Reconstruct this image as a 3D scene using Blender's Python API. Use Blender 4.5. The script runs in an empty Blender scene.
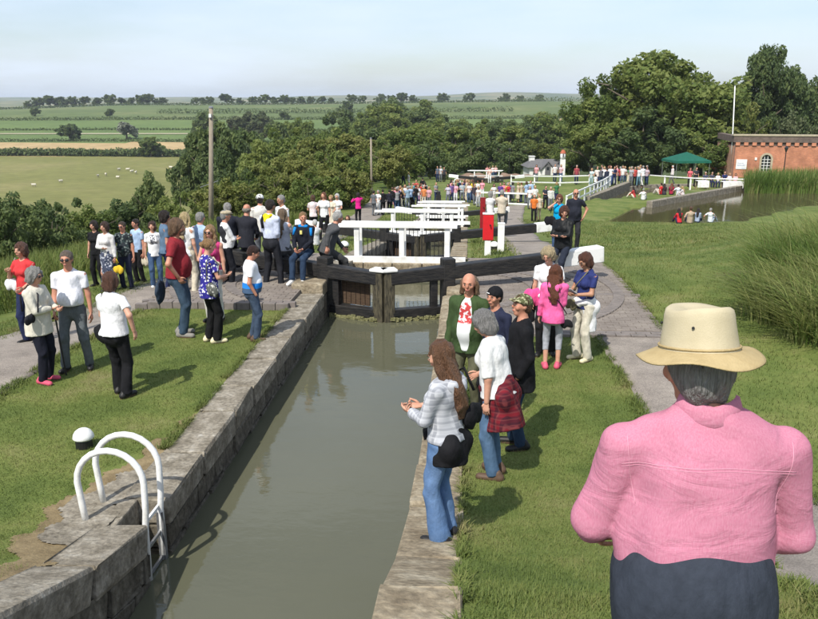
import bpy, bmesh, math, random
import numpy as np
from mathutils import Vector, Matrix

SC = bpy.context.scene
COL = SC.collection
R = math.radians
# ------------------------------------------------------------------ camera
FPX = 800.0                                   # focal length in pixels of the 818 px wide photograph
PITCH = math.atan(209.5 / FPX)
YAW = R(4.22)
CAMZ = 3.5
cam = bpy.data.cameras.new('camera')
cam.sensor_width = 36.0
cam.lens = 36.0 * FPX / 818.0
cam.clip_start = 0.1
cam.clip_end = 20000
camo = bpy.data.objects.new('camera', cam)
COL.objects.link(camo)
camo.location = (0, 0, CAMZ)
camo.rotation_euler = (math.pi / 2 - PITCH, 0, YAW)
SC.camera = camo
# ------------------------------------------------------------------ light
SUN_EL = R(51)
SUN_AZ = (-0.40, -0.92)                        # horizontal direction towards the sun
_l = math.hypot(*SUN_AZ)
SDIR = Vector((SUN_AZ[0] / _l * math.cos(SUN_EL), SUN_AZ[1] / _l * math.cos(SUN_EL), math.sin(SUN_EL)))
sun = bpy.data.lights.new('sun', 'SUN')
sun.energy = 4.0
sun.angle = R(0.6)
sun.color = (1.0, 0.955, 0.87)
suno = bpy.data.objects.new('sun', sun)
COL.objects.link(suno)
suno.location = (-20, -40, 60)
suno.rotation_euler = SDIR.to_track_quat('Z', 'Y').to_euler()
W = bpy.data.worlds.new('World')
SC.world = W
W.use_nodes = True
wn = W.node_tree.nodes
wl = W.node_tree.links
for n in list(wn):
    wn.remove(n)
sky = wn.new('ShaderNodeTexSky')
sky.sky_type = 'NISHITA'
sky.sun_disc = False
sky.sun_elevation = SUN_EL
sky.sun_rotation = math.atan2(SUN_AZ[0], SUN_AZ[1])
sky.air_density = 1.0
sky.dust_density = 1.4
sky.ozone_density = 1.6
# thin high cloud, evenly over the whole sky
tc = wn.new('ShaderNodeTexCoord')
mp = wn.new('ShaderNodeMapping')
mp.inputs['Scale'].default_value = (1.6, 1.6, 9.0)
nz = wn.new('ShaderNodeTexNoise')
nz.inputs['Scale'].default_value = 1.7
nz.inputs['Detail'].default_value = 7
nz.inputs['Roughness'].default_value = 0.55
rp = wn.new('ShaderNodeMapRange')
rp.inputs[1].default_value = 0.36
rp.inputs[2].default_value = 0.72
rp.inputs[3].default_value = 0.25
rp.inputs[4].default_value = 0.80
mx = wn.new('ShaderNodeMix')
mx.data_type = 'RGBA'
mx.inputs[7].default_value = (5.6, 6.35, 7.5, 1)
bg = wn.new('ShaderNodeBackground')
bg.inputs['Strength'].default_value = 0.115
wo = wn.new('ShaderNodeOutputWorld')
wl.new(tc.outputs['Generated'], mp.inputs['Vector'])
wl.new(mp.outputs['Vector'], nz.inputs['Vector'])
wl.new(nz.outputs['Fac'], rp.inputs[0])
wl.new(rp.outputs[0], mx.inputs[0])
wl.new(sky.outputs['Color'], mx.inputs[6])
wl.new(mx.outputs[2], bg.inputs['Color'])
wl.new(bg.outputs[0], wo.inputs['Surface'])
SC.view_settings.view_transform = 'Standard'
SC.view_settings.look = 'None'
SC.view_settings.exposure = 0.47
SC.view_settings.gamma = 1.0
SC.cycles.max_bounces = 6
SC.cycles.transparent_max_bounces = 6

# ------------------------------------------------------------------ helpers
def ray(x, y):
    """world direction of the photograph's pixel (x, y)"""
    u = (x - 409) / FPX
    v = (y - 309.5) / FPX
    fy = math.cos(PITCH) - v * math.sin(PITCH)
    fz = -math.sin(PITCH) - v * math.cos(PITCH)
    return (u * math.cos(YAW) - fy * math.sin(YAW), u * math.sin(YAW) + fy * math.cos(YAW), fz)

def G(x, y, z):
    d = ray(x, y)
    t = (z - CAMZ) / d[2]
    return (d[0] * t, d[1] * t)

def lerp_tab(tab, y):
    xs = [a for a, b in tab]
    return np.interp(y, xs, [b for a, b in tab])

def sstep(a, b, x):
    t = np.clip((x - a) / (b - a), 0, 1)
    return t * t * (3 - 2 * t)

def link(o, parent=None):
    COL.objects.link(o)
    if parent is not None:
        o.parent = parent
    return o

def tag(o, label=None, cat=None, group=None, kind=None):
    if label: o['label'] = label
    if cat: o['category'] = cat
    if group: o['group'] = group
    if kind: o['kind'] = kind
    return o

def empty(name, loc=(0, 0, 0), rz=0, label=None, cat=None, group=None):
    o = bpy.data.objects.new(name, None)
    o.empty_display_size = 0.2
    o.location = loc
    o.rotation_euler = (0, 0, rz)
    link(o)
    return tag(o, label, cat, group)

def fast_mesh(name, V, F, mat=None, smooth=False):
    """V (n,3) array, F (m,k) array of equal sized faces"""
    V = np.asarray(V, dtype=np.float32)
    F = np.asarray(F, dtype=np.int32)
    me = bpy.data.meshes.new(name)
    m, k = F.shape
    me.vertices.add(len(V))
    me.vertices.foreach_set('co', V.ravel())
    me.loops.add(m * k)
    me.loops.foreach_set('vertex_index', F.ravel())
    me.polygons.add(m)
    me.polygons.foreach_set('loop_start', np.arange(0, m * k, k, dtype=np.int32))
    me.polygons.foreach_set('loop_total', np.full(m, k, dtype=np.int32))
    me.polygons.foreach_set('use_smooth', np.full(m, smooth, dtype=bool))
    me.update(calc_edges=True)
    me.validate()
    if mat is not None:
        me.materials.append(mat)
    return me

def obj(name, me, parent=None, loc=None, rot=None, scale=None, mat=None):
    o = bpy.data.objects.new(name, me)
    if loc is not None: o.location = loc
    if rot is not None: o.rotation_euler = rot
    if scale is not None: o.scale = scale
    link(o, parent)
    if mat is not None:
        o.material_slots[0].link = 'OBJECT'
        o.material_slots[0].material = mat
    return o

class MB:
    """collects simple solids into one mesh"""
    def __init__(s):
        s.v = []
        s.f = []
    def add(s, V, F):
        b = len(s.v)
        s.v += [tuple(p) for p in V]
        s.f += [tuple(i + b for i in q) for q in F]
        return s
    def box(s, lo, hi, M=None):
        x0, y0, z0 = lo
        x1, y1, z1 = hi
        V = [Vector(p) for p in ((x0, y0, z0), (x1, y0, z0), (x1, y1, z0), (x0, y1, z0), (x0, y0, z1), (x1, y0, z1), (x1, y1, z1), (x0, y1, z1))]
        if M is not None: V = [M @ p for p in V]
        return s.add(V, [(3, 2, 1, 0), (4, 5, 6, 7), (0, 1, 5, 4), (1, 2, 6, 5), (2, 3, 7, 6), (3, 0, 4, 7)])
    def bar(s, a, b, w, h, up=(0, 0, 1)):
        a = Vector(a); b = Vector(b)
        d = (b - a).normalized()
        side = d.cross(Vector(up)).normalized()
        u = side.cross(d)
        V = []
        for p in (a, b):
            for i, j in ((-1, -1), (1, -1), (1, 1), (-1, 1)):
                V.append(p + side * (i * w / 2) + u * (j * h / 2))
        return s.add(V, [(3, 2, 1, 0), (4, 5, 6, 7), (0, 1, 5, 4), (1, 2, 6, 5), (2, 3, 7, 6), (3, 0, 4, 7)])
    def tube(s, pts, rad, n=8, cap=True):
        pts = [Vector(p) for p in pts]
        if not hasattr(rad, '__len__'): rad = [rad] * len(pts)
        base = len(s.v)
        ref = Vector((0.31, 0.22, 0.93))
        for i, p in enumerate(pts):
            d = (pts[min(i + 1, len(pts) - 1)] - pts[max(i - 1, 0)]).normalized()
            if i == 0:
                r0 = Vector((1, 0, 0)) if abs(d.dot(ref)) > 0.97 else ref
                a = d.cross(r0).normalized()
            else:
                a = (a - d * a.dot(d)).normalized()
            b = d.cross(a)
            for k in range(n):
                t = 2 * math.pi * k / n
                s.v.append(tuple(p + (a * math.cos(t) + b * math.sin(t)) * rad[i]))
        for i in range(len(pts) - 1):
            for k in range(n):
                q = base + i * n
                s.f.append((q + k, q + (k + 1) % n, q + n + (k + 1) % n, q + n + k))
        if cap:
            s.f.append(tuple(base + k for k in reversed(range(n))))
            s.f.append(tuple(base + (len(pts) - 1) * n + k for k in range(n)))
        return s
    def lathe(s, prof, n=20, c=(0, 0, 0)):
        base = len(s.v)
        for r, z in prof:
            for k in range(n):
                t = 2 * math.pi * k / n
                s.v.append((c[0] + r * math.cos(t), c[1] + r * math.sin(t), c[2] + z))
        for i in range(len(prof) - 1):
            for k in range(n):
                q = base + i * n
                s.f.append((q + k, q + (k + 1) % n, q + n + (k + 1) % n, q + n + k))
        s.f.append(tuple(base + k for k in reversed(range(n))))
        s.f.append(tuple(base + (len(prof) - 1) * n + k for k in range(n)))
        return s
    def mesh(s, name, mat=None, smooth=False, bevel=0, seg=2, fix=True):
        me = bpy.data.meshes.new(name)
        me.from_pydata(s.v, [], s.f)
        if bevel or fix:
            bm = bmesh.new()
            bm.from_mesh(me)
            if fix: bmesh.ops.recalc_face_normals(bm, faces=bm.faces)
            if bevel:
                ed = [e for e in bm.edges if len(e.link_faces) == 2 and e.calc_face_angle(0) > 0.5]
                bmesh.ops.bevel(bm, geom=ed, offset=bevel, segments=seg, profile=0.5, affect='EDGES', clamp_overlap=True)
            bm.to_mesh(me)
            bm.free()
        if smooth:
            me.polygons.foreach_set('use_smooth', [True] * len(me.polygons))
        if mat is not None: me.materials.append(mat)
        return me
    def build(s, name, mat, parent=None, smooth=False, bevel=0, **k):
        return obj(name, s.mesh(name, mat, smooth, bevel, **k), parent)

# ------------------------------------------------------------------ materials
def newmat(name):
    m = bpy.data.materials.new(name)
    m.use_nodes = True
    nt = m.node_tree
    return m, nt.nodes, nt.links, nt.nodes['Principled BSDF']

def mat(name, c1, c2=None, rough=0.7, scale=6.0, bump=0.0, bscale=None, detail=5, spec=0.3, metal=0.0, lo=0.35, hi=0.65, sub=0.0, coord='obj', stretch=None):
    m, N, L, P = newmat(name)
    P.inputs['Roughness'].default_value = rough
    P.inputs['Specular IOR Level'].default_value = spec
    P.inputs['Metallic'].default_value = metal
    if c2 is None and not bump:
        P.inputs['Base Color'].default_value = (*c1, 1)
        return m
    if coord == 'world':
        g = N.new('ShaderNodeNewGeometry'); vec = g.outputs['Position']
    else:
        g = N.new('ShaderNodeTexCoord'); vec = g.outputs['Object']
    if stretch:
        mp = N.new('ShaderNodeMapping'); mp.inputs['Scale'].default_value = stretch
        L.new(vec, mp.inputs['Vector']); vec = mp.outputs['Vector']
    nz = N.new('ShaderNodeTexNoise')
    nz.inputs['Scale'].default_value = scale
    nz.inputs['Detail'].default_value = detail
    nz.inputs['Roughness'].default_value = 0.6
    L.new(vec, nz.inputs['Vector'])
    rp = N.new('ShaderNodeMapRange')
    rp.inputs[1].default_value = lo
    rp.inputs[2].default_value = hi
    L.new(nz.outputs['Fac'], rp.inputs[0])
    mx = N.new('ShaderNodeMix'); mx.data_type = 'RGBA'
    mx.inputs[6].default_value = (*c1, 1)
    mx.inputs[7].default_value = (*(c2 or c1), 1)
    L.new(rp.outputs[0], mx.inputs[0])
    L.new(mx.outputs[2], P.inputs['Base Color'])
    if bump:
        n2 = N.new('ShaderNodeTexNoise')
        n2.inputs['Scale'].default_value = bscale or scale * 4
        n2.inputs['Detail'].default_value = 6
        L.new(vec, n2.inputs['Vector'])
        b = N.new('ShaderNodeBump')
        b.inputs['Strength'].default_value = bump
        b.inputs['Distance'].default_value = 0.03
        L.new(n2.outputs['Fac'], b.inputs['Height'])
        L.new(b.outputs['Normal'], P.inputs['Normal'])
    return m

def ramp_mat(name, stops, scale, rough=0.8, bump=0.3, bscale=40, coord='world', spec=0.2, stretch=None, fine=None, bdist=0.02):
    """noise driven colour ramp, with an optional finer noise multiplied in"""
    m, N, L, P = newmat(name)
    P.inputs['Roughness'].default_value = rough
    P.inputs['Specular IOR Level'].default_value = spec
    if coord == 'world':
        g = N.new('ShaderNodeNewGeometry'); vec = g.outputs['Position']
    else:
        g = N.new('ShaderNodeTexCoord'); vec = g.outputs['Object']
    if stretch:
        mp = N.new('ShaderNodeMapping'); mp.inputs['Scale'].default_value = stretch
        L.new(vec, mp.inputs['Vector']); vec = mp.outputs['Vector']
    nz = N.new('ShaderNodeTexNoise')
    nz.inputs['Scale'].default_value = scale
    nz.inputs['Detail'].default_value = 8
    nz.inputs['Roughness'].default_value = 0.65
    L.new(vec, nz.inputs['Vector'])
    cr = N.new('ShaderNodeValToRGB')
    el = cr.color_ramp.elements
    while len(el) < len(stops): el.new(0.5)
    for e, (p, c) in zip(el, stops):
        e.position = p
        e.color = (*c, 1)
    L.new(nz.outputs['Fac'], cr.inputs[0])
    out = cr.outputs[0]
    n2 = N.new('ShaderNodeTexNoise')
    n2.inputs['Scale'].default_value = bscale
    n2.inputs['Detail'].default_value = 6
    L.new(vec, n2.inputs['Vector'])
    if fine:
        mr = N.new('ShaderNodeMapRange')
        mr.inputs[1].default_value = 0.3
        mr.inputs[2].default_value = 0.7
        mr.inputs[3].default_value = fine[0]
        mr.inputs[4].default_value = fine[1]
        L.new(n2.outputs['Fac'], mr.inputs[0])
        mu = N.new('ShaderNodeMix'); mu.data_type = 'RGBA'; mu.blend_type = 'MULTIPLY'
        mu.inputs[0].default_value = 1
        L.new(out, mu.inputs[6])
        L.new(mr.outputs[0], mu.inputs[7])
        out = mu.outputs[2]
    L.new(out, P.inputs['Base Color'])
    if bump:
        b = N.new('ShaderNodeBump')
        b.inputs['Strength'].default_value = bump
        b.inputs['Distance'].default_value = bdist
        L.new(n2.outputs['Fac'], b.inputs['Height'])
        L.new(b.outputs['Normal'], P.inputs['Normal'])
    return m

def leaf_mat(name, cols, trans=0.35, patch=0.35):
    """cols: three greens, mixed per leaf and per patch"""
    m, N, L, P = newmat(name)
    g = N.new('ShaderNodeNewGeometry')
    oi = N.new('ShaderNodeObjectInfo')
    nz = N.new('ShaderNodeTexNoise')
    nz.inputs['Scale'].default_value = patch
    nz.inputs['Detail'].default_value = 3
    L.new(g.outputs['Position'], nz.inputs['Vector'])
    a = N.new('ShaderNodeMath'); a.operation = 'MULTIPLY_ADD'
    a.inputs[1].default_value = 0.45
    L.new(g.outputs['Random Per Island'], a.inputs[0])
    L.new(nz.outputs['Fac'], a.inputs[2])
    b = N.new('ShaderNodeMath'); b.operation = 'MULTIPLY_ADD'
    b.inputs[1].default_value = 0.3
    L.new(oi.outputs['Random'], b.inputs[0])
    L.new(a.outputs[0], b.inputs[2])
    cr = N.new('ShaderNodeValToRGB')
    el = cr.color_ramp.elements
    el.new(0.5)
    for e, p, c in zip(el, (0.5, 0.85, 1.15 if False else 1.0), cols):
        e.position = p
        e.color = (*c, 1)
    L.new(b.outputs[0], cr.inputs[0])
    P.inputs['Roughness'].default_value = 0.6
    P.inputs['Specular IOR Level'].default_value = 0.25
    L.new(cr.outputs[0], P.inputs['Base Color'])
    t = N.new('ShaderNodeBsdfTranslucent')
    hs = N.new('ShaderNodeHueSaturation')
    hs.inputs['Value'].default_value = 1.3
    hs.inputs['Hue'].default_value = 0.49
    L.new(cr.outputs[0], hs.inputs['Color'])
    L.new(hs.outputs[0], t.inputs['Color'])
    ms = N.new('ShaderNodeMixShader')
    ms.inputs[0].default_value = trans
    L.new(P.outputs[0], ms.inputs[1])
    L.new(t.outputs[0], ms.inputs[2])
    out = N['Material Output']
    L.new(ms.outputs[0], out.inputs['Surface'])
    return m

M = {}
M['lawn'] = ramp_mat('lawn_turf', [(0.30, (0.075, 0.105, 0.024)), (0.45, (0.105, 0.140, 0.032)), (0.57, (0.145, 0.17, 0.045)), (0.72, (0.20, 0.19, 0.08))], 0.9, rough=0.9, bump=0.6, bscale=60, fine=(0.7, 1.2))
def grass_mat(name, stops, scale):
    m, N, L, P = newmat(name)
    g = N.new('ShaderNodeNewGeometry')
    nz = N.new('ShaderNodeTexNoise'); nz.inputs['Scale'].default_value = scale; nz.inputs['Detail'].default_value = 7; nz.inputs['Roughness'].default_value = 0.62
    L.new(g.outputs['Position'], nz.inputs['Vector'])
    a = N.new('ShaderNodeMath'); a.operation = 'MULTIPLY_ADD'; a.inputs[1].default_value = 0.16
    L.new(g.outputs['Random Per Island'], a.inputs[0]); L.new(nz.outputs['Fac'], a.inputs[2])
    cr = N.new('ShaderNodeValToRGB'); el = cr.color_ramp.elements
    while len(el) < len(stops): el.new(0.5)
    for e, (p, c) in zip(el, stops): e.position = p; e.color = (*c, 1)
    L.new(a.outputs[0], cr.inputs[0])
    L.new(cr.outputs[0], P.inputs['Base Color'])
    P.inputs['Roughness'].default_value = 0.65; P.inputs['Specular IOR Level'].default_value = 0.25
    t = N.new('ShaderNodeBsdfTranslucent'); L.new(cr.outputs[0], t.inputs['Color'])
    ms = N.new('ShaderNodeMixShader'); ms.inputs[0].default_value = 0.3
    L.new(P.outputs[0], ms.inputs[1]); L.new(t.outputs[0], ms.inputs[2]); L.new(ms.outputs[0], N['Material Output'].inputs['Surface'])
    return m
M['blade'] = grass_mat('grass_blade', [(0.36, (0.07, 0.105, 0.022)), (0.5, (0.105, 0.145, 0.034)), (0.62, (0.145, 0.175, 0.045)), (0.72, (0.195, 0.195, 0.07)), (0.82, (0.27, 0.235, 0.11))], 0.9)
M['rough_grass'] = ramp_mat('rough_grass', [(0.3, (0.05, 0.08, 0.014)), (0.5, (0.085, 0.12, 0.022)), (0.7, (0.14, 0.16, 0.045))], 0.5, rough=0.95, bump=0.8, bscale=9, fine=(0.6, 1.25), bdist=0.15)
M['pasture'] = ramp_mat('pasture', [(0.3, (0.135, 0.14, 0.040)), (0.5, (0.165, 0.165, 0.052)), (0.7, (0.21, 0.19, 0.075))], 0.02, rough=0.95, bump=0, fine=(0.85, 1.1), bscale=0.3)
M['stubble'] = ramp_mat('stubble_field', [(0.3, (0.33, 0.235, 0.115)), (0.7, (0.42, 0.31, 0.16))], 0.03, rough=0.95, bump=0, fine=(0.88, 1.1), bscale=0.2)
M['crop'] = ramp_mat('green_crop', [(0.3, (0.085, 0.130, 0.038)), (0.7, (0.125, 0.172, 0.052))], 0.012, rough=0.95, bump=0, fine=(0.85, 1.1), bscale=0.15)
M['hillgrass'] = ramp_mat('hill_pasture', [(0.3, (0.085, 0.115, 0.040)), (0.5, (0.10, 0.135, 0.045)), (0.7, (0.16, 0.17, 0.07))], 0.010, rough=0.95, bump=0, fine=(0.85, 1.1), bscale=0.08)
M['farland'] = ramp_mat('far_land', [(0.3, (0.05, 0.08, 0.03)), (0.46, (0.07, 0.10, 0.035)), (0.54, (0.16, 0.16, 0.07)), (0.7, (0.25, 0.20, 0.10))], 0.004, rough=0.95, bump=0, bscale=0.05)
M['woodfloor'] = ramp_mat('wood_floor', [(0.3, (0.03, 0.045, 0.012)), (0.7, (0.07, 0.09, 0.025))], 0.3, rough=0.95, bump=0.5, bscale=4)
M['tarmac'] = ramp_mat('towpath_gravel', [(0.28, (0.165, 0.145, 0.125)), (0.45, (0.23, 0.20, 0.172)), (0.58, (0.275, 0.24, 0.205)), (0.72, (0.34, 0.30, 0.26))], 1.7, rough=0.92, bump=0.6, bscale=75, fine=(0.62, 1.25), bdist=0.01)
M['setts'] = ramp_mat('brick_setts', [(0.3, (0.16, 0.135, 0.115)), (0.5, (0.205, 0.175, 0.15)), (0.7, (0.26, 0.225, 0.19))], 2.2, rough=0.85, bump=0.4, bscale=60, fine=(0.75, 1.15), bdist=0.008)
M['bluebrick'] = ramp_mat('blue_brick', [(0.3, (0.13, 0.115, 0.105)), (0.6, (0.19, 0.165, 0.15))], 8, rough=0.8, bump=0.3, bscale=70, bdist=0.006)
M['stone'] = ramp_mat('coping_stone', [(0.25, (0.10, 0.085, 0.062)), (0.45, (0.20, 0.175, 0.135)), (0.6, (0.28, 0.25, 0.20)), (0.78, (0.46, 0.44, 0.39))], 5.5, rough=0.92, bump=0.7, bscale=26, fine=(0.65, 1.2), bdist=0.02)
M['stone_warm'] = ramp_mat('warm_stone', [(0.25, (0.13, 0.10, 0.065)), (0.5, (0.25, 0.205, 0.14)), (0.75, (0.40, 0.35, 0.26))], 4.5, rough=0.92, bump=0.7, bscale=22, fine=(0.65, 1.2), bdist=0.02)
M['wallstone'] = ramp_mat('lock_wall_stone', [(0.25, (0.055, 0.048, 0.036)), (0.5, (0.12, 0.105, 0.08)), (0.75, (0.21, 0.19, 0.15))], 6, rough=0.88, bump=0.8, bscale=20, fine=(0.6, 1.2), bdist=0.025)
M['soil'] = ramp_mat('bare_soil', [(0.3, (0.13, 0.095, 0.05)), (0.7, (0.26, 0.20, 0.11))], 5, rough=0.95, bump=0.6, bscale=40)
M['white'] = mat('white_paint', (0.74, 0.74, 0.72), (0.50, 0.49, 0.44), rough=0.5, scale=5, bump=0.10, bscale=40, lo=0.5, hi=0.78, detail=8)
M['black'] = mat('black_tarred_timber', (0.012, 0.012, 0.013), (0.040, 0.036, 0.032), rough=0.55, scale=6, bump=0.35, bscale=14, stretch=(1, 1, 5), lo=0.42, hi=0.75, detail=8)
M['wettimber'] = mat('weathered_timber', (0.022, 0.020, 0.015), (0.11, 0.095, 0.06), rough=0.65, scale=9, bump=0.4, bscale=24, stretch=(4, 4, 0.8))
M['plank'] = mat('brown_planks', (0.05, 0.030, 0.018), (0.10, 0.065, 0.04), rough=0.7, scale=9, bump=0.3, bscale=30, stretch=(1, 1, 6))
M['moss'] = mat('weed_crust', (0.10, 0.10, 0.035), (0.26, 0.25, 0.13), rough=0.9, scale=22, bump=1.0, bscale=40)
M['iron'] = mat('black_iron', (0.012, 0.012, 0.013), rough=0.45, spec=0.5)
M['shaded_red'] = mat('shaded_red_paint', (0.26, 0.012, 0.016), (0.20, 0.01, 0.014), rough=0.5, scale=10)  # same red darkened: the rear paddle post's shade is put into its colour
M['red'] = mat('red_paint', (0.58, 0.018, 0.022), (0.50, 0.014, 0.02), rough=0.4, scale=10)
M['galv'] = mat('galvanised_steel', (0.35, 0.36, 0.37), (0.25, 0.25, 0.26), rough=0.4, scale=20, metal=0.7)
M['polewood'] = mat('pole_wood', (0.20, 0.165, 0.125), (0.30, 0.26, 0.20), rough=0.85, scale=8, stretch=(6, 6, 0.5), bump=0.3)
M['bark'] = mat('bark', (0.07, 0.055, 0.04), (0.14, 0.115, 0.085), rough=0.9, scale=5, bump=0.6, stretch=(3, 3, 0.6))

def water_mat(name, c1, c2, ripple):
    m, N, L, P = newmat(name)
    g = N.new('ShaderNodeNewGeometry')
    nz = N.new('ShaderNodeTexNoise'); nz.inputs['Scale'].default_value = 0.5; nz.inputs['Detail'].default_value = 4
    L.new(g.outputs['Position'], nz.inputs['Vector'])
    mx = N.new('ShaderNodeMix'); mx.data_type = 'RGBA'
    mx.inputs[6].default_value = (*c1, 1); mx.inputs[7].default_value = (*c2, 1)
    L.new(nz.outputs['Fac'], mx.inputs[0])
    L.new(mx.outputs[2], P.inputs['Base Color'])
    P.inputs['Roughness'].default_value = 0.015
    P.inputs['IOR'].default_value = 1.40
    P.inputs['Specular IOR Level'].default_value = 0.5
    mp = N.new('ShaderNodeMapping'); mp.inputs['Scale'].default_value = (1.0, 1.7, 1.0)
    L.new(g.outputs['Position'], mp.inputs['Vector'])
    n2 = N.new('ShaderNodeTexNoise'); n2.inputs['Scale'].default_value = 1.6; n2.inputs['Detail'].default_value = 5; n2.inputs['Roughness'].default_value = 0.55
    L.new(mp.outputs['Vector'], n2.inputs['Vector'])
    b = N.new('ShaderNodeBump'); b.inputs['Strength'].default_value = ripple; b.inputs['Distance'].default_value = 0.05
    L.new(n2.outputs['Fac'], b.inputs['Height'])
    L.new(b.outputs['Normal'], P.inputs['Normal'])
    return m
M['water'] = water_mat('murky_canal_water', (0.080, 0.082, 0.052), (0.105, 0.104, 0.068), 0.13)
M['pond'] = water_mat('brown_pond_water', (0.055, 0.048, 0.025), (0.075, 0.065, 0.034), 0.10)
M['leaf_a'] = leaf_mat('leaf_mid_green', [(0.080, 0.118, 0.030), (0.125, 0.172, 0.040), (0.19, 0.225, 0.062)], 0.45)
M['leaf_b'] = leaf_mat('leaf_dark_green', [(0.058, 0.090, 0.034), (0.090, 0.130, 0.043), (0.14, 0.178, 0.06)], 0.42)
M['leaf_c'] = leaf_mat('leaf_yellow_green', [(0.085, 0.115, 0.026), (0.14, 0.165, 0.038), (0.20, 0.21, 0.062)], 0.42)
M['leaf_d'] = leaf_mat('leaf_grey_green', [(0.05, 0.07, 0.03), (0.08, 0.105, 0.045), (0.12, 0.14, 0.065)])
M['leaf_white'] = leaf_mat('leaf_silver', [(0.16, 0.18, 0.13), (0.26, 0.28, 0.22), (0.36, 0.37, 0.32)], 0.2)
M['verge'] = leaf_mat('verge_grass', [(0.045, 0.075, 0.012), (0.08, 0.12, 0.02), (0.14, 0.16, 0.04)], 0.35, 0.6)
M['reed'] = leaf_mat('reed_blade', [(0.08, 0.14, 0.026), (0.13, 0.20, 0.042), (0.24, 0.26, 0.09)], 0.4, 0.6)

# ------------------------------------------------------------------ ground heights
XL, XR, XC = -2.63, -0.43, -1.53                # chamber faces and centre line
CENTRE = [(-40, 1.3), (1.5, 1.2), (3.0, 1.10), (3.66, 0.98), (4.3, 0.70), (4.94, 0.47), (6.0, 0.22), (7.2, 0.06), (8.2, 0), (16.5, 0), (18.5, -0.18), (20, -0.32), (27, -1.15), (38, -2.4), (48, -3.5), (60, -4.15), (83, -4.75), (113, -7.0), (140, -9.5), (200, -15), (260, -20), (330, -23)]
CLEFT = [(-40, 1.3), (2.0, 1.1), (3.2, 0.85), (4.3, 0.43), (5.2, 0.14), (5.9, 0.0), (8.2, 0)] + CENTRE[9:]
RIGHT = [(-40, 1.3), (1.5, 1.2), (3.0, 1.0), (5, 0.42), (7.2, 0.06), (8.2, 0), (16.5, 0.0), (20, -0.35), (27, -1.2), (35, -2.2), (43, -3.2), (49, -3.72), (66, -3.72), (80, -4.1), (96, -5.0), (130, -8.5), (200, -15), (260, -20), (330, -23)]
VALLEY = [(-400, -6), (0, -2.6), (12, -3.5), (30, -5.5), (60, -9), (100, -14), (160, -21), (230, -25.2), (300, -25.2), (400, -23.8), (480, -20.8), (650, -11.8), (800, -4.6), (1000, 0.4), (1100, -1), (1500, -14), (2200, -16), (3200, -6), (4200, 4), (5200, 14), (6500, 16), (9000, 0)]

def smooth_tab(tab, y, w):
    return (lerp_tab(tab, y - w) + 2 * lerp_tab(tab, y - w / 2) + 2 * lerp_tab(tab, y) + 2 * lerp_tab(tab, y + w / 2) + lerp_tab(tab, y + w)) / 8.0

def H(X, Y):
    X = np.asarray(X, dtype=float)
    Y = np.asarray(Y, dtype=float)
    w = np.clip(np.abs(Y) * 0.05, 0.15, 60)
    c = smooth_tab(CENTRE, Y, w)
    cl = smooth_tab(CLEFT, Y, w)
    base = np.where(X < XC, cl, c)
    rt = smooth_tab(RIGHT, Y, w)
    base = base + (rt - base) * sstep(2.5, 9.5, X)
    base = base - 0.55 * sstep(5.3, 6.8, -X) * sstep(9.5, 15.5, Y) * (1 - sstep(22, 34, Y))      # the left path dips below the gate apron
    # bank that rises to the right of the towpath
    bank = sstep(4.2, 9.5, X) * 0.95 * sstep(2.0, 7.0, Y) * (1 - sstep(14, 34, Y))
    base = base + bank
    dep = Y * math.cos(YAW) - X * math.sin(YAW)      # distance measured straight ahead
    v = smooth_tab(VALLEY, dep, np.clip(np.abs(dep) * 0.05, 1, 120))
    v = v - 8.0 * sstep(380, 620, -X) * sstep(640, 980, dep) * (1 - sstep(1300, 2200, dep))
    v = v + 2.2 * np.sin(X * 0.0062 + 0.6) * sstep(500, 950, dep) * (1 - sstep(1300, 2500, dep)) + (34 * np.exp(-((X - 700) / 1500.0) ** 2) + 7 * np.sin(X * 0.0062 + 0.4)) * sstep(2600, 4500, dep)
    # the flight lies on a spur: left of the verge the land falls into the valley
    left = sstep(8.5, 30.0, -X) * sstep(-5, 14, Y)
    far = sstep(170, 330, dep)
    out = base + (np.minimum(v, base) - base) * left
    out = out + (v - out) * far
    return out

def Hs(x, y):
    return float(H(np.array([x]), np.array([y]))[0])

def spot(px, py, lift=0.0):
    """where the line of sight through a pixel meets the ground"""
    d = ray(px, py)
    ts = np.concatenate([np.linspace(2.0, 60, 1200), np.linspace(60, 1500, 6000)])
    X = d[0] * ts; Y = d[1] * ts; Z = CAMZ + d[2] * ts
    below = Z < H(X, Y) + lift
    i = int(np.argmax(below))
    return (float(X[i]), float(Y[i]), float(H(X[i:i + 1], Y[i:i + 1])[0]))
# ================================================================== the ground: one sheet to the horizon
def spaced(a, b, n):
    return list(np.linspace(a, b, n, endpoint=False))
HX0, HX1, HY1 = -3.06, 0.0, 62.0                # trench of the lock flight
gx = spaced(-9000, -3000, 6) + spaced(-3000, -600, 16) + spaced(-600, -120, 24) + spaced(-120, -30, 30) + spaced(-30, -8, 22) + spaced(-8, HX0, 12) + [HX0, -2.3, -1.53, -0.7] + spaced(HX1, 12, 30) + spaced(12, 60, 40) + spaced(60, 200, 24) + spaced(200, 900, 24) + spaced(900, 9000, 16) + [9000]
gy = spaced(-300, -20, 8) + spaced(-20, 2, 12) + spaced(2, 22, 50) + spaced(22, HY1, 44) + spaced(HY1, 140, 60) + spaced(140, 400, 70) + spaced(400, 1200, 90) + spaced(1200, 6000, 60) + spaced(6000, 12000, 8) + [12000]
gx = np.array(gx); gy = np.array(gy)
GX, GY = np.meshgrid(gx, gy)
GZ = H(GX, GY)
PONDS = []                                        # filled below; the ground dips under the ponds
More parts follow.
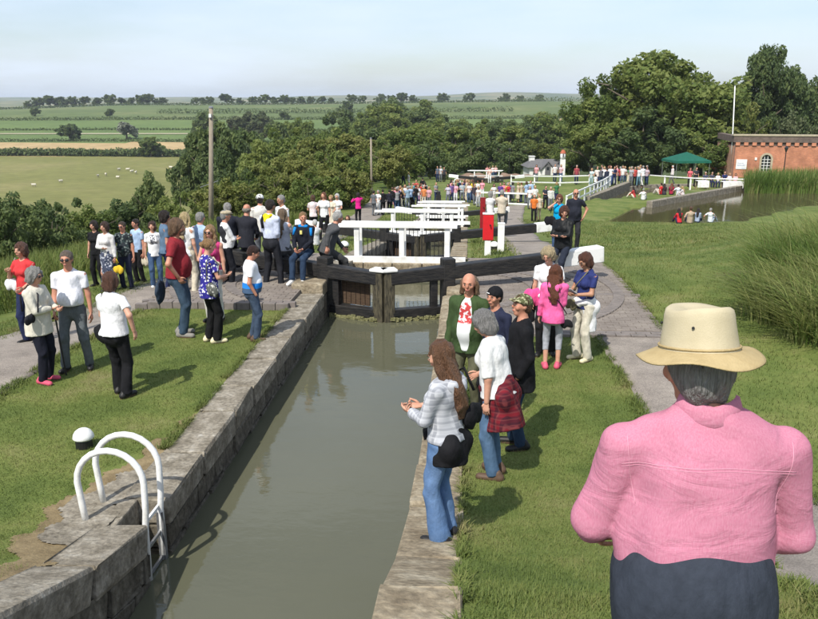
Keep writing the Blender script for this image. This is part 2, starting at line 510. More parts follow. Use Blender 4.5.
def poly_mask(poly, X, Y):
    inside = np.zeros(X.shape, bool)
    n = len(poly)
    for i in range(n):
        x0, y0 = poly[i]; x1, y1 = poly[(i + 1) % n]
        if y0 == y1: continue
        c = ((y0 > Y) != (y1 > Y)) & (X < (x1 - x0) * (Y - y0) / (y1 - y0) + x0)
        inside ^= c
    return inside
PZ = -3.86
POND = [G(*p, PZ) for p in ((606, 222.5), (634, 209), (649, 207), (742, 190.5), (800, 189), (860, 192), (860, 205), (797, 208), (770, 215), (742, 222), (700, 224), (650, 224.5))]
POND2Z = -4.25
POND2 = [G(*p, POND2Z) for p in ((596, 203), (627, 190.5), (650, 188.5), (706, 188), (706, 192), (668, 196.5), (640, 199), (604, 205.5))]
dip = poly_mask(POND, GX, GY)
GZ = np.where(dip, PZ - 0.5, GZ)
dip2 = poly_mask(POND2, GX, GY)
GZ = np.where(dip2, POND2Z - 0.5, GZ)
ny, nx = GX.shape
idx = np.arange(ny * nx).reshape(ny, nx)
q = np.stack([idx[:-1, :-1], idx[:-1, 1:], idx[1:, 1:], idx[1:, :-1]], -1)
cx = (GX[:-1, :-1] + GX[1:, 1:]) / 2
cy = (GY[:-1, :-1] + GY[1:, 1:]) / 2
dep = cy * math.cos(YAW) - cx * math.sin(YAW)
keep = ~((cx > HX0) & (cx < HX1) & (cy > -20) & (cy < HY1))
mi = np.zeros(cx.shape, int)                      # lawn
mi[(cx < -9.0) & (dep < 215)] = 1                  # rough grass
mi[(dep > 60) & (dep < 215) & ((cx < -6) | (cx > 60))] = 1
mi[(dep > 100) & (dep < 400)] = 1
leftside = cx < -20
mi[(dep > 150) & (dep < 405) & leftside] = 2
mi[(dep >= 405) & (dep < 480)] = 3
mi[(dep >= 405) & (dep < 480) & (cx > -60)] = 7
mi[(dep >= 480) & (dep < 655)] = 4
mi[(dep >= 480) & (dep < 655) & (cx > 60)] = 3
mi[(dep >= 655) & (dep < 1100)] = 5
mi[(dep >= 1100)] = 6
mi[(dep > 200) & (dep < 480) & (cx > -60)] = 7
me = fast_mesh('ground', np.stack([GX.ravel(), GY.ravel(), GZ.ravel()], -1), q[keep], None, True)
for k in ('lawn', 'rough_grass', 'pasture', 'stubble', 'crop', 'hillgrass', 'farland', 'woodfloor'):
    me.materials.append(M[k])
me.polygons.foreach_set('material_index', mi[keep].astype(np.int32))
tag(obj('ground', me), kind='structure')

def draped(name, lo, hi, material, lift=0.02, y0=0, y1=10, step=0.4, nxs=5, wob=0.04, seed=1, parent=None, kind='structure'):
    """strip along Y between two edge functions, laid on the ground"""
    rng = random.Random(seed)
    ys = np.arange(y0, y1 + 1e-6, step)
    V = []
    for y in ys:
        a = lo(y) + wob * (math.sin(y * 1.7 + seed) * 0.6 + math.sin(y * 4.3 + 2 * seed) * 0.4 + rng.uniform(-.25, .25)); b = hi(y) + wob * (math.sin(y * 1.3 + 3 * seed) * 0.6 + math.sin(y * 3.7 + seed) * 0.4 + rng.uniform(-.25, .25))
        row = [a] + [a + (b - a) * i / (nxs - 1) for i in range(nxs)] + [b]
        hz_ = H(np.array(row), np.full(len(row), y)) + lift
        hz_[0] -= 0.1 + lift; hz_[-1] -= 0.1 + lift
        V += [(x, y, z) for x, z in zip(row, hz_)]
    nxs += 2
    F = []
    for j in range(len(ys) - 1):
        for i in range(nxs - 1):
            k = j * nxs + i
            F.append((k, k + 1, k + nxs + 1, k + nxs))
    o = obj(name, fast_mesh(name, V, F, material, True), parent)
    if kind and parent is None: tag(o, kind=kind)
    return o
# left towpath (-7.0 .. -5.7) and right towpath (2.05 .. 3.05)
draped('left_towpath', lambda y: float(np.interp(y, [-5, 8, 12, 15, 18, 22, 28, 40, 70], [-7.6, -7.4, -7.4, -7.6, -7.6, -7.0, -6.0, -7.0, -8.0])), lambda y: float(np.interp(y, [-5, 8, 12, 13.2, 18, 26, 40, 70], [-5.7, -5.68, -5.72, -5.8, -5.6, -4.3, -5.0, -6.3])), M['tarmac'], 0.022, -4, 66, 0.2, 14, 0.05, 3)
draped('right_towpath', lambda y: float(np.interp(y, [-5, 3, 9, 12, 20, 28, 50, 62], [2.0, 2.0, 2.08, 2.0, 1.2, 1.2, 2.0, 3])), lambda y: float(np.interp(y, [-5, 3, 9, 12.5, 19, 22, 28, 50, 62], [3.0, 3.0, 3.02, 3.05, 3.1, 2.95, 2.55, 3.4, 4.4])), M['tarmac'], 0.022, -4, 60, 0.2, 8, 0.04, 4)
# dark fine terrace the balance beams sweep over, kerbed in blue brick
def pad(name, poly, z, seed):
    """raised apron of brick setts: slab, kerb bricks and arcs of raised bricks"""
    root = empty(name, (0, 0, 0))
    tag(root, kind='structure')
    m = MB()
    n = len(poly)
    V = [(x, y, z(x, y)) for x, y in poly] + [(x, y, z(x, y) - 0.3) for x, y in poly]
    F = [tuple(range(n))] + [(i, i + n, (i + 1) % n + n, (i + 1) % n) for i in range(n)]
    m.add(V, F)
    m.build('apron_slab', M['setts'], root)
    return root
def apron(name, x0, x1, y0, y1, lift, heel, radii, a0, a1, kerb_sides):
    root = empty(name, (0, 0, 0))
    tag(root, kind='structure')
    nxs, nys = 8, 14
    V = []
    for j in range(nys + 1):
        for i in range(nxs + 1):
            x = x0 + (x1 - x0) * i / nxs; y = y0 + (y1 - y0) * j / nys
            V.append((x, y, Hs(x, y) + lift))
    F = []
    for j in range(nys):
        for i in range(nxs):
            k = j * (nxs + 1) + i
            F.append((k, k + 1, k + nxs + 2, k + nxs + 1))
    # skirt
    ring = [i for i in range(nxs + 1)] + [j * (nxs + 1) + nxs for j in range(1, nys + 1)] + [nys * (nxs + 1) + i for i in range(nxs - 1, -1, -1)] + [j * (nxs + 1) for j in range(nys - 1, 0, -1)]
    b = len(V)
    V += [(V[i][0], V[i][1], V[i][2] - lift - 0.15) for i in ring]
    n = len(ring)
    F += [(ring[i], b + i, b + (i + 1) % n, ring[(i + 1) % n]) for i in range(n)]
    obj('apron_paving', fast_mesh('apron_paving', V, F, M['setts']), root)
    kb = MB().box((-0.108, -0.055, -0.12), (0.108, 0.055, 0.03)).mesh('kerb_brick', M['bluebrick'], bevel=0.008)
    rr = random.Random(8)
    if 'near' in kerb_sides:
        x = x0 + 0.11
        while x < x1:
            for row in (0, 1):
                obj('kerb_brick', kb, root, (x + 0.1 * row, y0 - 0.06 + row * 0.122, Hs(x, y0) + lift - 0.008 + rr.uniform(-0.004, 0.004)), (0, 0, rr.uniform(-0.03, 0.03)))
            x += 0.226
    if 'far_row' in kerb_sides:
        x = x0 + 0.11
        while x < x1:
            y = y0 + 2.6
            obj('kerb_brick', kb, root, (x, y, Hs(x, y) + lift - 0.012 + rr.uniform(-0.004, 0.004)), (0, 0, rr.uniform(-0.03, 0.03)))
            x += 0.226
    # raised header bricks in arcs, to push against when swinging the beam
    m = MB()
    for rad in radii:
        n = int(rad * abs(a1 - a0) / 0.13)
        for k in range(n):
            t = a0 + (a1 - a0) * (k + 0.5) / n
            x = heel[0] + rad * math.cos(t); y = heel[1] + rad * math.sin(t)
            if not (x0 + 0.1 < x < x1 - 0.1 and y0 + 0.1 < y < y1 - 0.1): continue
            Mx = Matrix.Translation((x, y, Hs(x, y) + lift)) @ Matrix.Rotation(t, 4, 'Z')
            m.box((-0.10, -0.05, -0.03), (0.10, 0.05, 0.035), Mx)
    tag(m.build('raised_brick', M['bluebrick'], root, bevel=0.006, seg=1), kind='stuff')
    # paving bricks between, nearly flush
    m = MB()
    y = y0 + 0.2
    row = 0
    while y < min(y1, 19.0) - 0.1:
        x = x0 + 0.1 + (0.11 if row % 2 else 0)
        while x < x1 - 0.15:
            m.box((x, y, Hs(x + 0.1, y) + lift - 0.03), (x + 0.212, y + 0.104, Hs(x + 0.1, y) + lift + 0.006 + rr.uniform(0, 0.007)))
            x += 0.222
        y += 0.114
        row += 1
    tag(m.build('paving_brick', M['setts'], root), kind='stuff')
    return root
apron('left_gate_apron', -5.75, -3.07, 13.2, 19.2, 0.10, (-2.9, 14.85), (1.6, 2.1, 2.6, 3.1), R(95), R(230), ('near',))
apron('right_gate_apron', 0.02, 3.1, 11.95, 19.2, 0.03, (-0.3, 14.85), (1.6, 2.1, 2.6, 3.1), R(-60), R(85), ('near', 'far_row'))
# worn soil beside the near coping and the ladder
def patch(name, poly, material, lift, cell=0.05, seed=1):
    """ragged patch laid cell by cell on the ground"""
    xs = [p[0] for p in poly]; ys = [p[1] for p in poly]
    gx_ = np.arange(min(xs) - 0.1, max(xs) + 0.1, cell); gy_ = np.arange(min(ys) - 0.1, max(ys) + 0.1, cell)
    X, Y = np.meshgrid(gx_, gy_)
    wx_ = 0.05 * np.sin(Y * 9 + seed) + 0.03 * np.sin(Y * 23 + X * 7); wy_ = 0.05 * np.sin(X * 11 + seed)
    r = np.random.default_rng(seed)
    X2 = X + r.uniform(-.3, .3, X.shape) * cell; Y2 = Y + r.uniform(-.3, .3, X.shape) * cell
    cxx = X[:-1, :-1] + cell / 2; cyy = Y[:-1, :-1] + cell / 2
    m_ = poly_mask(poly, cxx + wx_[:-1, :-1], cyy + wy_[:-1, :-1])
    ii = np.arange(X.size).reshape(X.shape)
    Q = np.stack([ii[:-1, :-1], ii[:-1, 1:], ii[1:, 1:], ii[1:, :-1]], -1)[m_]
    V = np.stack([X2, Y2, H(X2, Y2) + lift + r.uniform(0, 0.006, X.shape)], -1).reshape(-1, 3)
    used, inv = np.unique(Q.ravel(), return_inverse=True)
    return tag(obj(name, fast_mesh(name, V[used], inv.reshape(-1, 4), material, True)), kind='structure')
patch('stone_footing', [(-3.0, 5.35), (-3.0, 6.9), (-3.3, 6.8), (-3.5, 6.2), (-3.42, 5.7), (-3.2, 5.35)], M['stone'], 0.022, 0.03, 2)
patch('bare_soil', [(-3.0, 4.3), (-3.0, 8.6), (-3.12, 8.2), (-3.3, 7.1), (-3.62, 6.3), (-3.55, 5.5), (-3.3, 4.9), (-3.2, 4.4)], M['soil'], 0.010, 0.025, 3)
def pond(name, poly, z):
    n = len(poly)
    V = [(x, y, z) for x, y in poly]
    me = bpy.data.meshes.new(name)
    me.from_pydata(V, [], [tuple(range(n))])
    me.materials.append(M['pond'])
    return tag(obj(name, me), kind='structure')
def grow(poly, k):
    c = np.mean(poly, 0)
    return [(c[0] + (x - c[0]) * (1 + k), c[1] + (y - c[1]) * (1 + k)) for x, y in poly]
pond('pond_water', grow(POND, 0.06), PZ)
pond('side_pond_water', grow(POND2, 0.10), POND2Z)
# ================================================================== the lock flight
rng = random.Random(5)
def slope_at(fn, y):
    return (fn(y + 0.2) - fn(y - 0.2)) / 0.4

def stone_mesh(name, seed, mat_, sx, sy, sz, rough=0.012, bev=0.025):
    """weathered block, unit long in Y, origin at the middle of its top"""
    r = random.Random(seed)
    bm = bmesh.new()
    bmesh.ops.create_cube(bm, size=1)
    bmesh.ops.scale(bm, vec=(sx, sy, sz), verts=bm.verts)
    bmesh.ops.translate(bm, vec=(0, 0, -sz / 2), verts=bm.verts)
    bmesh.ops.bevel(bm, geom=list(bm.edges), offset=bev, segments=2, profile=0.6, affect='EDGES')
    for v in bm.verts:
        v.co += Vector((r.uniform(-1, 1), r.uniform(-1, 1), r.uniform(-1, 1))) * rough
    me = bpy.data.meshes.new(name)
    bm.to_mesh(me); bm.free()
    me.materials.append(mat_)
    return me
COPE = [stone_mesh('coping_stone', 10 + i, M['stone'], 0.43, 1.0, 0.26) for i in range(5)]
COPEW = [stone_mesh('coping_stone', 20 + i, M['stone_warm'], 0.43, 1.0, 0.26) for i in range(4)]
BLOCK = [stone_mesh('wall_block', 30 + i, M['wallstone'], 0.30, 1.0, 0.235, 0.014, 0.02) for i in range(5)]

def lock_wall(label, face, side, y0, y1, fn, zbase, courses, cope, group='stone walls of the lock flight', notch=None):
    """face: X of the chamber face; side -1 left of the water, +1 right of it"""
    root = empty('lock_wall', (face + side * 0.2, y0, fn(y0)), 0, label, 'wall', group)
    inv = Vector(root.location)
    r = random.Random(int(y0 * 10) + side)
    m = MB()
    ys = np.arange(y0, y1 + 0.01, (y1 - y0) / max(1, round((y1 - y0) / 1.0)))
    xa, xb = sorted((face + side * (0.06 if notch is None else 0.29), face + side * 0.42))
    prof = [(y, fn(y) - 0.2) for y in ys]
    V = []
    for y, z in prof:
        V += [(xa, y, zbase), (xb, y, zbase), (xb, y, z), (xa, y, z)]
    F = [(0, 1, 2, 3), tuple(len(V) - 4 + k for k in (3, 2, 1, 0))]
    for i in range(len(prof) - 1):
        a = i * 4
        for k in range(4):
            F.append((a + k, a + (k + 1) % 4, a + 4 + (k + 1) % 4, a + 4 + k))
    m.add([Vector(v) - inv for v in V], F)
    m.build('wall_core', M['wallstone'], root)
    y = y0
    while y < y1 - 0.2:
        L = r.uniform(0.8, 1.35)
        if y1 - y - L < 0.5: L = y1 - y
        if notch:
            if y < notch[0] and y + L > notch[0] - 0.3: L = notch[0] - y
            if abs(y - notch[0]) < 0.01:
                y = notch[1]; continue
        yc = y + L / 2
        sl = slope_at(fn, yc)
        o = obj('coping_stone', r.choice(cope), root, Vector((face + side * 0.215 + r.uniform(-0.008, 0.008), yc, fn(yc) + 0.035 + r.uniform(-0.008, 0.008))) - inv, (math.atan(sl), r.uniform(-0.012, 0.012), r.uniform(-0.006, 0.006) + (math.pi if False else 0)), (1, (L - 0.026) * math.sqrt(1 + sl * sl), 1))
        y += L
    for c in range(courses):
        y = y0 - (0.25 if c % 2 else 0)
        while y < y1 - 0.1:
            L = r.uniform(0.45, 0.8)
            a, b = max(y, y0), min(y + L, y1)
            if notch and b > notch[0] and a < notch[1]:
                if a < notch[0]: b = notch[0]
                elif b > notch[1]: a = notch[1]
                else: a = b
            if b - a > 0.12:
                yc = (a + b) / 2
                obj('wall_block', r.choice(BLOCK), root, Vector((face + side * (0.165 + r.uniform(-0.008, 0.012)), yc, fn(yc) - 0.232 - c * 0.245)) - inv, (math.atan(slope_at(fn, yc)), 0, 0), (1, b - a - 0.014, 1))
            y += L
    return root
fl = lambda y: float(smooth_tab(CLEFT, np.array([y]), 0.2)[0])
fr = lambda y: float(smooth_tab(CENTRE, np.array([y]), 0.2)[0])
lock_wall('long weathered stone lock wall with pale coping on the left of the near chamber', XL, -1, 2.6, 14.25, fl, -1.6, 3, COPE, notch=(5.88, 6.32))
lock_wall('stone lock wall with brownish coping on the right, below the girl in the checked hoodie', XR, 1, 2.6, 14.25, fr, -1.6, 3, COPEW)
lock_wall('left stone side of the short pool just beyond the nearest black gates', XL, -1, 15.6, 18.0, lambda y: fl(y) + 0.02, -6, 2, COPE)
lock_wall('right stone side of the short pool just beyond the nearest black gates', XR, 1, 15.6, 18.0, lambda y: fr(y) + 0.02, -6, 2, COPEW)
lock_wall('left stone wall of the flight stepping down beyond the first white railing', XL, -1, 18.9, 61.8, fl, -9, 4, COPE)
lock_wall('right stone wall of the flight stepping down beyond the first white railing', XR, 1, 18.9, 61.8, fr, -9, 4, COPEW)
# gate recess quoins: raised blocks that carry the hollow posts
def quoin(label, x0, x1, y0, y1, z):
    root = empty('gate_quoin', ((x0 + x1) / 2, (y0 + y1) / 2, -1.6), 0, label, 'stone block', 'gate quoins')
    inv = Vector(root.location)
    for k, (a, b) in enumerate(((y0, y0 + (y1 - y0) * 0.52), (y0 + (y1 - y0) * 0.53, y1))):
        m = MB().box((x0 - inv.x, a - inv.y, -0.05 - inv.z), (x1 - inv.x, b - inv.y, z - 0.01 * k - inv.z))
        o = m.build('quoin_stone', M['stone_warm'], root, bevel=0.03)
    for k in range(4):
        m = MB().box((x0 + 0.01 - inv.x, y0 + 0.01 - inv.y, -0.42 - k * 0.37 - inv.z), (x1 - 0.01 - inv.x, y1 - 0.01 - inv.y, -0.065 - k * 0.37 - inv.z))
        m.build('quoin_stone', M['wallstone'], root, bevel=0.02)
    return root
quoin('raised stone block at the left gate under the feet of the seated boy', XL - 0.62, XL - 0.02, 14.27, 15.58, 0.20)
quoin('raised stone block under the right black balance beam of the nearest gates', XR + 0.06, XR + 0.66, 14.27, 15.58, 0.10)
# cross wall under the footbridge
root = empty('cross_wall', (XC, 18.45, -6), 0, 'low stone cross wall under the first white footbridge', 'wall')
y = XL - 0.4
k = 0
while y < XR + 0.4:
    L = min(rng.uniform(0.45, 0.75), XR + 0.4 - y)
    for c in range(3):
        off = 0.2 if c % 2 else 0
        MB().box((y - XC + 0.008, -0.42, 6 - 0.43 - c * 0.3 + 0.006), (y + L - XC - 0.008, 0.42, 6 - 0.145 - c * 0.3)).build('cross_wall_stone', M['stone_warm'] if c == 0 else M['wallstone'], root, bevel=0.02)
    y += L
MB().box((XL - XC - 0.3, -0.38, 0), (XR - XC + 0.3, 0.38, 5)).build('wall_core', M['wallstone'], root)
# chamber water, stepping down
def water(name, x0, x1, y0, y1, z, m=None):
    V = [(x0, y0, z), (x1, y0, z), (x1, y1, z), (x0, y1, z)]
    return tag(obj(name, fast_mesh(name, V, [(0, 1, 2, 3)], m or M['water'])), kind='structure')
WZ = -0.52
water('chamber_water', XL - 0.2, XR + 0.2, -6, 18.2, WZ)
water('lower_chamber_water', XL - 0.2, XR + 0.2, 18.7, 27.5, -3.0)
water('third_chamber_water', XL - 0.2, XR + 0.2, 27.5, 46.6, -4.6)
water('fourth_chamber_water', XL - 0.2, XR + 0.2, 46.6, 62, -5.4)
# chamber end wall behind the camera
MB().box((XL - 0.3, -6.2, -1.6), (XR + 0.3, -6, 1.4)).build('end_wall', M['wallstone'])
tag(bpy.data.objects['end_wall'], 'plain stone end wall closing the head of the near chamber', 'wall')
# end of the trench
o = MB().box((HX0 - 0.1, 61.9, -9), (HX1 + 0.1, 62.4, Hs(XC, 62) + 0.03)).build('end_wall', M['stone'])
tag(o, 'stone sill closing the lowest chamber of the flight', 'wall')

# ------------------------------------------------------------------ mitre gates
def gate_leaf(label, side, yc, z, group, detail=True, xc=XC, tail=4.05, zw=None):
    """side -1: left leaf. Built in world axes about the heel post; the leaf mitres towards the camera"""
    heel = Vector((xc + side * 1.17, yc + 0.42, z - 1.6))
    root = empty('gate_leaf', heel, 0, label, 'lock gate', group)
    d = Vector((-side * 1.17 + side * 0.085, -0.42, 0))      # heel -> mitre
    L = d.length
    dn = d.normalized()
    nrm = Vector((0, 0, 1)).cross(dn) * 1.0
    def post(name, p, w, z0, z1, m_, bev=0.02):
        R_ = Matrix.Rotation(math.atan2(dn.y, dn.x), 4, 'Z')
        mm = MB().box((-w / 2, -w / 2, z0), (w / 2, w / 2, z1), Matrix.Translation(p) @ R_)
        return mm.build(name, m_, root, bevel=bev)
    T = 1.6                                                     # local height of coping level
    post('heel_post', Vector((0, 0, 0)), 0.24, -1.2, T + 0.62, M['black'])
    mp_ = post('mitre_post', dn * L, 0.20, -1.2, T + 0.43, M['wettimber'])
    cap = MB().box((-0.15, -0.13, T + 0.432), (0.15, 0.13, T + 0.49), Matrix.Translation(dn * L) @ Matrix.Rotation(math.atan2(dn.y, dn.x), 4, 'Z'))
    cap.build('post_cap', M['white'], root, bevel=0.02)
    # rails
    def rail(name, z0, z1, w, m_):
        return MB().bar(Vector((0, 0, (z0 + z1) / 2)) + dn * 0.12, Vector((0, 0, (z0 + z1) / 2)) + dn * (L - 0.10), w, z1 - z0).build(name, m_, root, bevel=0.012)
    rail('bottom_rail', T - 0.47, T - 0.29, 0.17, M['black'])
    rail('sill_rail', T - 0.75, T - 0.475, 0.19, M['moss'])
    # planking below water level and, on the left leaf, boards behind the opening
    for k in range(5):
        a = dn * (0.13 + (L - 0.25) * k / 5); b = dn * (0.13 + (L - 0.25) * (k + 1) / 5 - 0.008)
        MB().bar(Vector((a.x, a.y, T - 1.7)) , Vector((b.x, b.y, T - 1.7)), 0.06, 1.9).build('plank', M['black'], root)
    if side < 0:
        a0 = dn * 0.12
        for k in range(6):
            a = dn * (0.34 + (L - 0.55) * k / 6) + Vector((0, 0.14, T + 0.02)); b = dn * (0.34 + (L - 0.55) * (k + 1) / 6 - 0.01) + Vector((0, 0.14, T + 0.02))
            MB().bar(a, b, 0.04, 0.62).build('plank', M['plank'], root, bevel=0.004)
    inner = post('stile', dn * (0.25 if side < 0 else 0.28), 0.13, T - 0.3, T + 0.25, M['black'], 0.01)
    # weed crust along the water line
    r = random.Random(3 + side)
    m = MB()
    for k in range(46):
        t = r.uniform(0.10, L - 0.05)
        c = dn * t + Vector((0, -0.105 + r.uniform(-0.02, 0.01), T - 0.50 + r.uniform(-0.03, 0.05) ))
        s = r.uniform(0.012, 0.03)
        m.box(c - Vector((s * 1.5, s, s)), c + Vector((s * 1.5, s, s * 0.8)), Matrix.Identity(4))
    tag(m.build('weed_tuft', M['moss'], root), kind='stuff')
    # balance beam: from the mitre post over the heel and out over the bank
    A = dn * (L - 0.02) + Vector((0, 0, T + 0.30))
    out = -dn
    B = out * (tail - 1.1) + Vector((0, 0, T + 0.46))
    C_ = out * tail + Vector((0, 0, T + 0.53))
    def beam(name, p0, p1, w0, h0, w1, h1, m_):
        dd = (p1 - p0).normalized(); sd = dd.cross(Vector((0, 0, 1))).normalized(); up = sd.cross(dd)
        V = []
        for p, w, h in ((p0, w0, h0), (p1, w1, h1)):
            for i, j in ((-1, -1), (1, -1), (1, 1), (-1, 1)):
                V.append(p + sd * (i * w / 2) + up * (j * h / 2))
        return MB().add(V, [(3, 2, 1, 0), (4, 5, 6, 7), (0, 1, 5, 4), (1, 2, 6, 5), (2, 3, 7, 6), (3, 0, 4, 7)]).build(name, m_, root, bevel=0.022)
    bm_ = beam('balance_beam', A, B, 0.22, 0.24, 0.26, 0.30, M['black'])
    obj_b = beam('beam_end', B + (C_ - B).normalized() * 0.003, C_, 0.265, 0.305, 0.28, 0.32, M['white'])
    # iron strap
    for t in (0.16, L - 0.16):
        MB().bar(dn * (t - 0.05) + Vector((0, -0.1, T - 0.38)), dn * (t + 0.06) + Vector((0, -0.1, T - 0.38)), 0.02, 0.06).build('iron_strap', M['iron'], root)
    return root
gate_leaf('left leaf of the nearest black lock gates, boy in black jacket seated on its beam', -1, 14.42, 0, 'lock gate leaves', tail=3.6)
gate_leaf('right leaf of the nearest black lock gates with long beam and white end', 1, 14.42, 0, 'lock gate leaves', tail=3.25)
gate_leaf('left leaf of the second black lock gates beyond the first footbridge', -1, 25.4, -1.15, 'lock gate leaves', tail=3.4)
gate_leaf('right leaf of the second black lock gates, white beam end beside the red paddle post', 1, 25.4, -1.10, 'lock gate leaves', tail=3.9)
gate_leaf('left leaf of the third lock gates, white beam end beside the crowd', -1, 46.6, -3.35, 'lock gate leaves', tail=1.7)
gate_leaf('right leaf of the third lock gates, short white beam end beyond the red post', 1, 46.6, -3.35, 'lock gate leaves', tail=3.0)

# ------------------------------------------------------------------ white footbridge railings
def footbridge(label, xc, yc, z, w=2.75, balus=True, hgt=1.0, deck=0.5, over=0.32):
    root = empty('footbridge', (xc, yc, z), 0, label, 'footbridge', 'white footbridges over the flight')
    xs = (-w * 0.38, 0.0, w * 0.38)
    for x in xs:
        MB().box((x - 0.06, -deck / 2 - 0.05, 0.0), (x + 0.06, -deck / 2 + 0.05, hgt)).build('post', M['white'], root, bevel=0.008)
    for x in xs:
        MB().box((x + 0.02 - 0.04, deck / 2 - 0.04, 0.1), (x + 0.02 + 0.04, deck / 2 + 0.04, hgt - 0.02)).build('post', M['white'], root, bevel=0.008)
    MB().box((-w / 2 - over, -deck / 2 - 0.10, hgt + 0.003), (w / 2 - 0.10, -deck / 2 + 0.12, hgt + 0.075)).build('handrail', M['white'], root, bevel=0.01)
    MB().box((-w / 2 - over + 0.22, deck / 2 - 0.10, hgt + 0.008), (w / 2 + 0.06, deck / 2 + 0.06, hgt + 0.07)).build('handrail', M['white'], root, bevel=0.01)
    MB().box((-w / 2 - over + 0.1, -deck / 2 - 0.085, 0.18), (w / 2 + 0.1, -deck / 2 - 0.053, 0.34)).build('kick_board', M['white'], root, bevel=0.006)
    n = 5
    for k in range(n):
        y0 = -deck / 2 + 0.056 + (deck - 0.1) * k / n
        MB().box((-w / 2 - over + 0.12, y0, 0.16), (w / 2 + 0.08, y0 + (deck - 0.1) / n - 0.012, 0.2)).build('deck_board', M['white'] if k > 2 else M['galv'], root)
    MB().box((-w / 2 - 0.1, -deck / 2 + 0.05, 0.05), (w / 2 + 0.1, deck / 2 - 0.05, 0.155)).build('bearer', M['black'], root)
    if balus:
        me = MB().box((-0.008, -0.008, 0.2), (0.008, 0.008, hgt)).mesh('baluster', M['iron'])
        nb = 20
        for k in range(nb):
            x = xs[0] + 0.09 + (xs[2] - xs[0] - 0.1) * k / nb
            if min(abs(x - a) for a in xs) > 0.05:
                obj('baluster', me, root, (x, deck / 2 - 0.02, 0))
    else:
        MB().box((-w / 2 - 0.1, -deck / 2 - 0.03, hgt * 0.55), (w / 2, -deck / 2 + 0.0, hgt * 0.55 + 0.07)).build('mid_rail', M['white'], root)
    return root
footbridge('nearest white footbridge railing with black balusters behind the first gates', XC + 0.02, 18.45, -0.34, 2.75)
footbridge('second white footbridge railing, just beyond the first one', XC - 0.15, 29.5, -1.5, 2.85)
footbridge('third white footbridge railing half hidden by the second', XC + 0.35, 38.5, -2.45, 2.4, False)
footbridge('fourth white footbridge railing, small and far down the flight', XC + 0.2, 44.0, -2.95, 2.2, False)

# ------------------------------------------------------------------ paddle posts, bollards, ladder
def paddle_post(label, x, y, h, wx, redh, z=None, paint='red'):
    z = Hs(x, y) if z is None else z
    root = empty('paddle_post', (x, y, z - 0.1), 0, label, 'paddle gear', 'paddle gear posts')
    MB().box((-wx / 2, -wx / 2, 0), (wx / 2, wx / 2, 0.1 + h * (1 - redh))).build('post', M['white'], root, bevel=0.012)
    MB().box((-wx * 0.85, -wx * 0.62, 0.103 + h * (1 - redh)), (wx * 0.85, wx * 0.62, 0.1 + h)).build('paddle_housing', M[paint], root, bevel=0.015)
    MB().box((-wx * 0.92, -wx * 0.70, 0.103 + h), (wx * 0.92, wx * 0.70, 0.13 + h)).build('lid', M[paint] if redh > 0.7 else M['white'], root, bevel=0.008)
    MB().tube([(wx * 0.3, -wx * 0.6, h * 0.85), (wx * 0.3, -wx * 1.1, h * 0.85)], 0.018).build('spindle', M['iron'], root)
    return root
p = G(487.5, 254, -0.33)
paddle_post('red and white paddle gear post beside the first footbridge', p[0], p[1], 1.06, 0.16, 0.62)
p = G(483.5, 225, -0.75)
paddle_post('narrow red paddle gear post standing behind the red and white one', p[0] - 0.02, p[1] + 1.0, 1.45, 0.11, 0.8, paint='shaded_red')
p = G(501.5, 247, -0.35)
root = empty('stub_post', (p[0], p[1] + 0.5, Hs(*p) - 0.1), 0, 'short plain white post beside the red paddle gear', 'post')
MB().box((-0.09, -0.09, 0), (0.09, 0.09, 0.80)).build('post', M['white'], root, bevel=0.012)
MB().box((-0.1, -0.1, 0.803), (0.1, 0.1, 0.83)).build('cap', M['white'], root, bevel=0.01)
def bollard(label, x, y, s=1.0):
    root = empty('mooring_bollard', (x, y, Hs(x, y) - 0.02), 0, label, 'bollard', 'white topped mooring bollards')
    root.scale = (s, s, s)
    MB().lathe([(0.075, 0), (0.085, 0.01), (0.085, 0.10), (0.078, 0.115)], 20).build('drum', M['iron'], root, smooth=False)
    MB().lathe([(0.10, 0.117), (0.108, 0.13), (0.10, 0.165), (0.08, 0.198), (0.05, 0.22), (0.015, 0.229)], 22).build('dome_cap', M['white'], root, smooth=True)
x, y = G(84.5, 447, 0.0); bollard('white domed bollard on the lawn left of the ladder', x, y)
x, y = G(216, 324, 0.0); bollard('white domed bollard on the lawn behind the woman in the floral top', x, y)
x, y = G(494.5, 243, -0.35); bollard('white domed bollard beside the red paddle post', x, y + 0.2, 1.2)
x, y = G(374.5, 244, -0.6); bollard('white domed bollard seen through the first footbridge railing', XL - 0.75, 21.6, 1.2)
o = MB().box((XL - 0.44, 5.86, -1.4), (XL - 0.285, 6.34, 0.026)).build('recess_back', M['stone'], bpy.data.objects['lock_wall'], bevel=0.015)
o.location = -Vector(bpy.data.objects['lock_wall'].location)
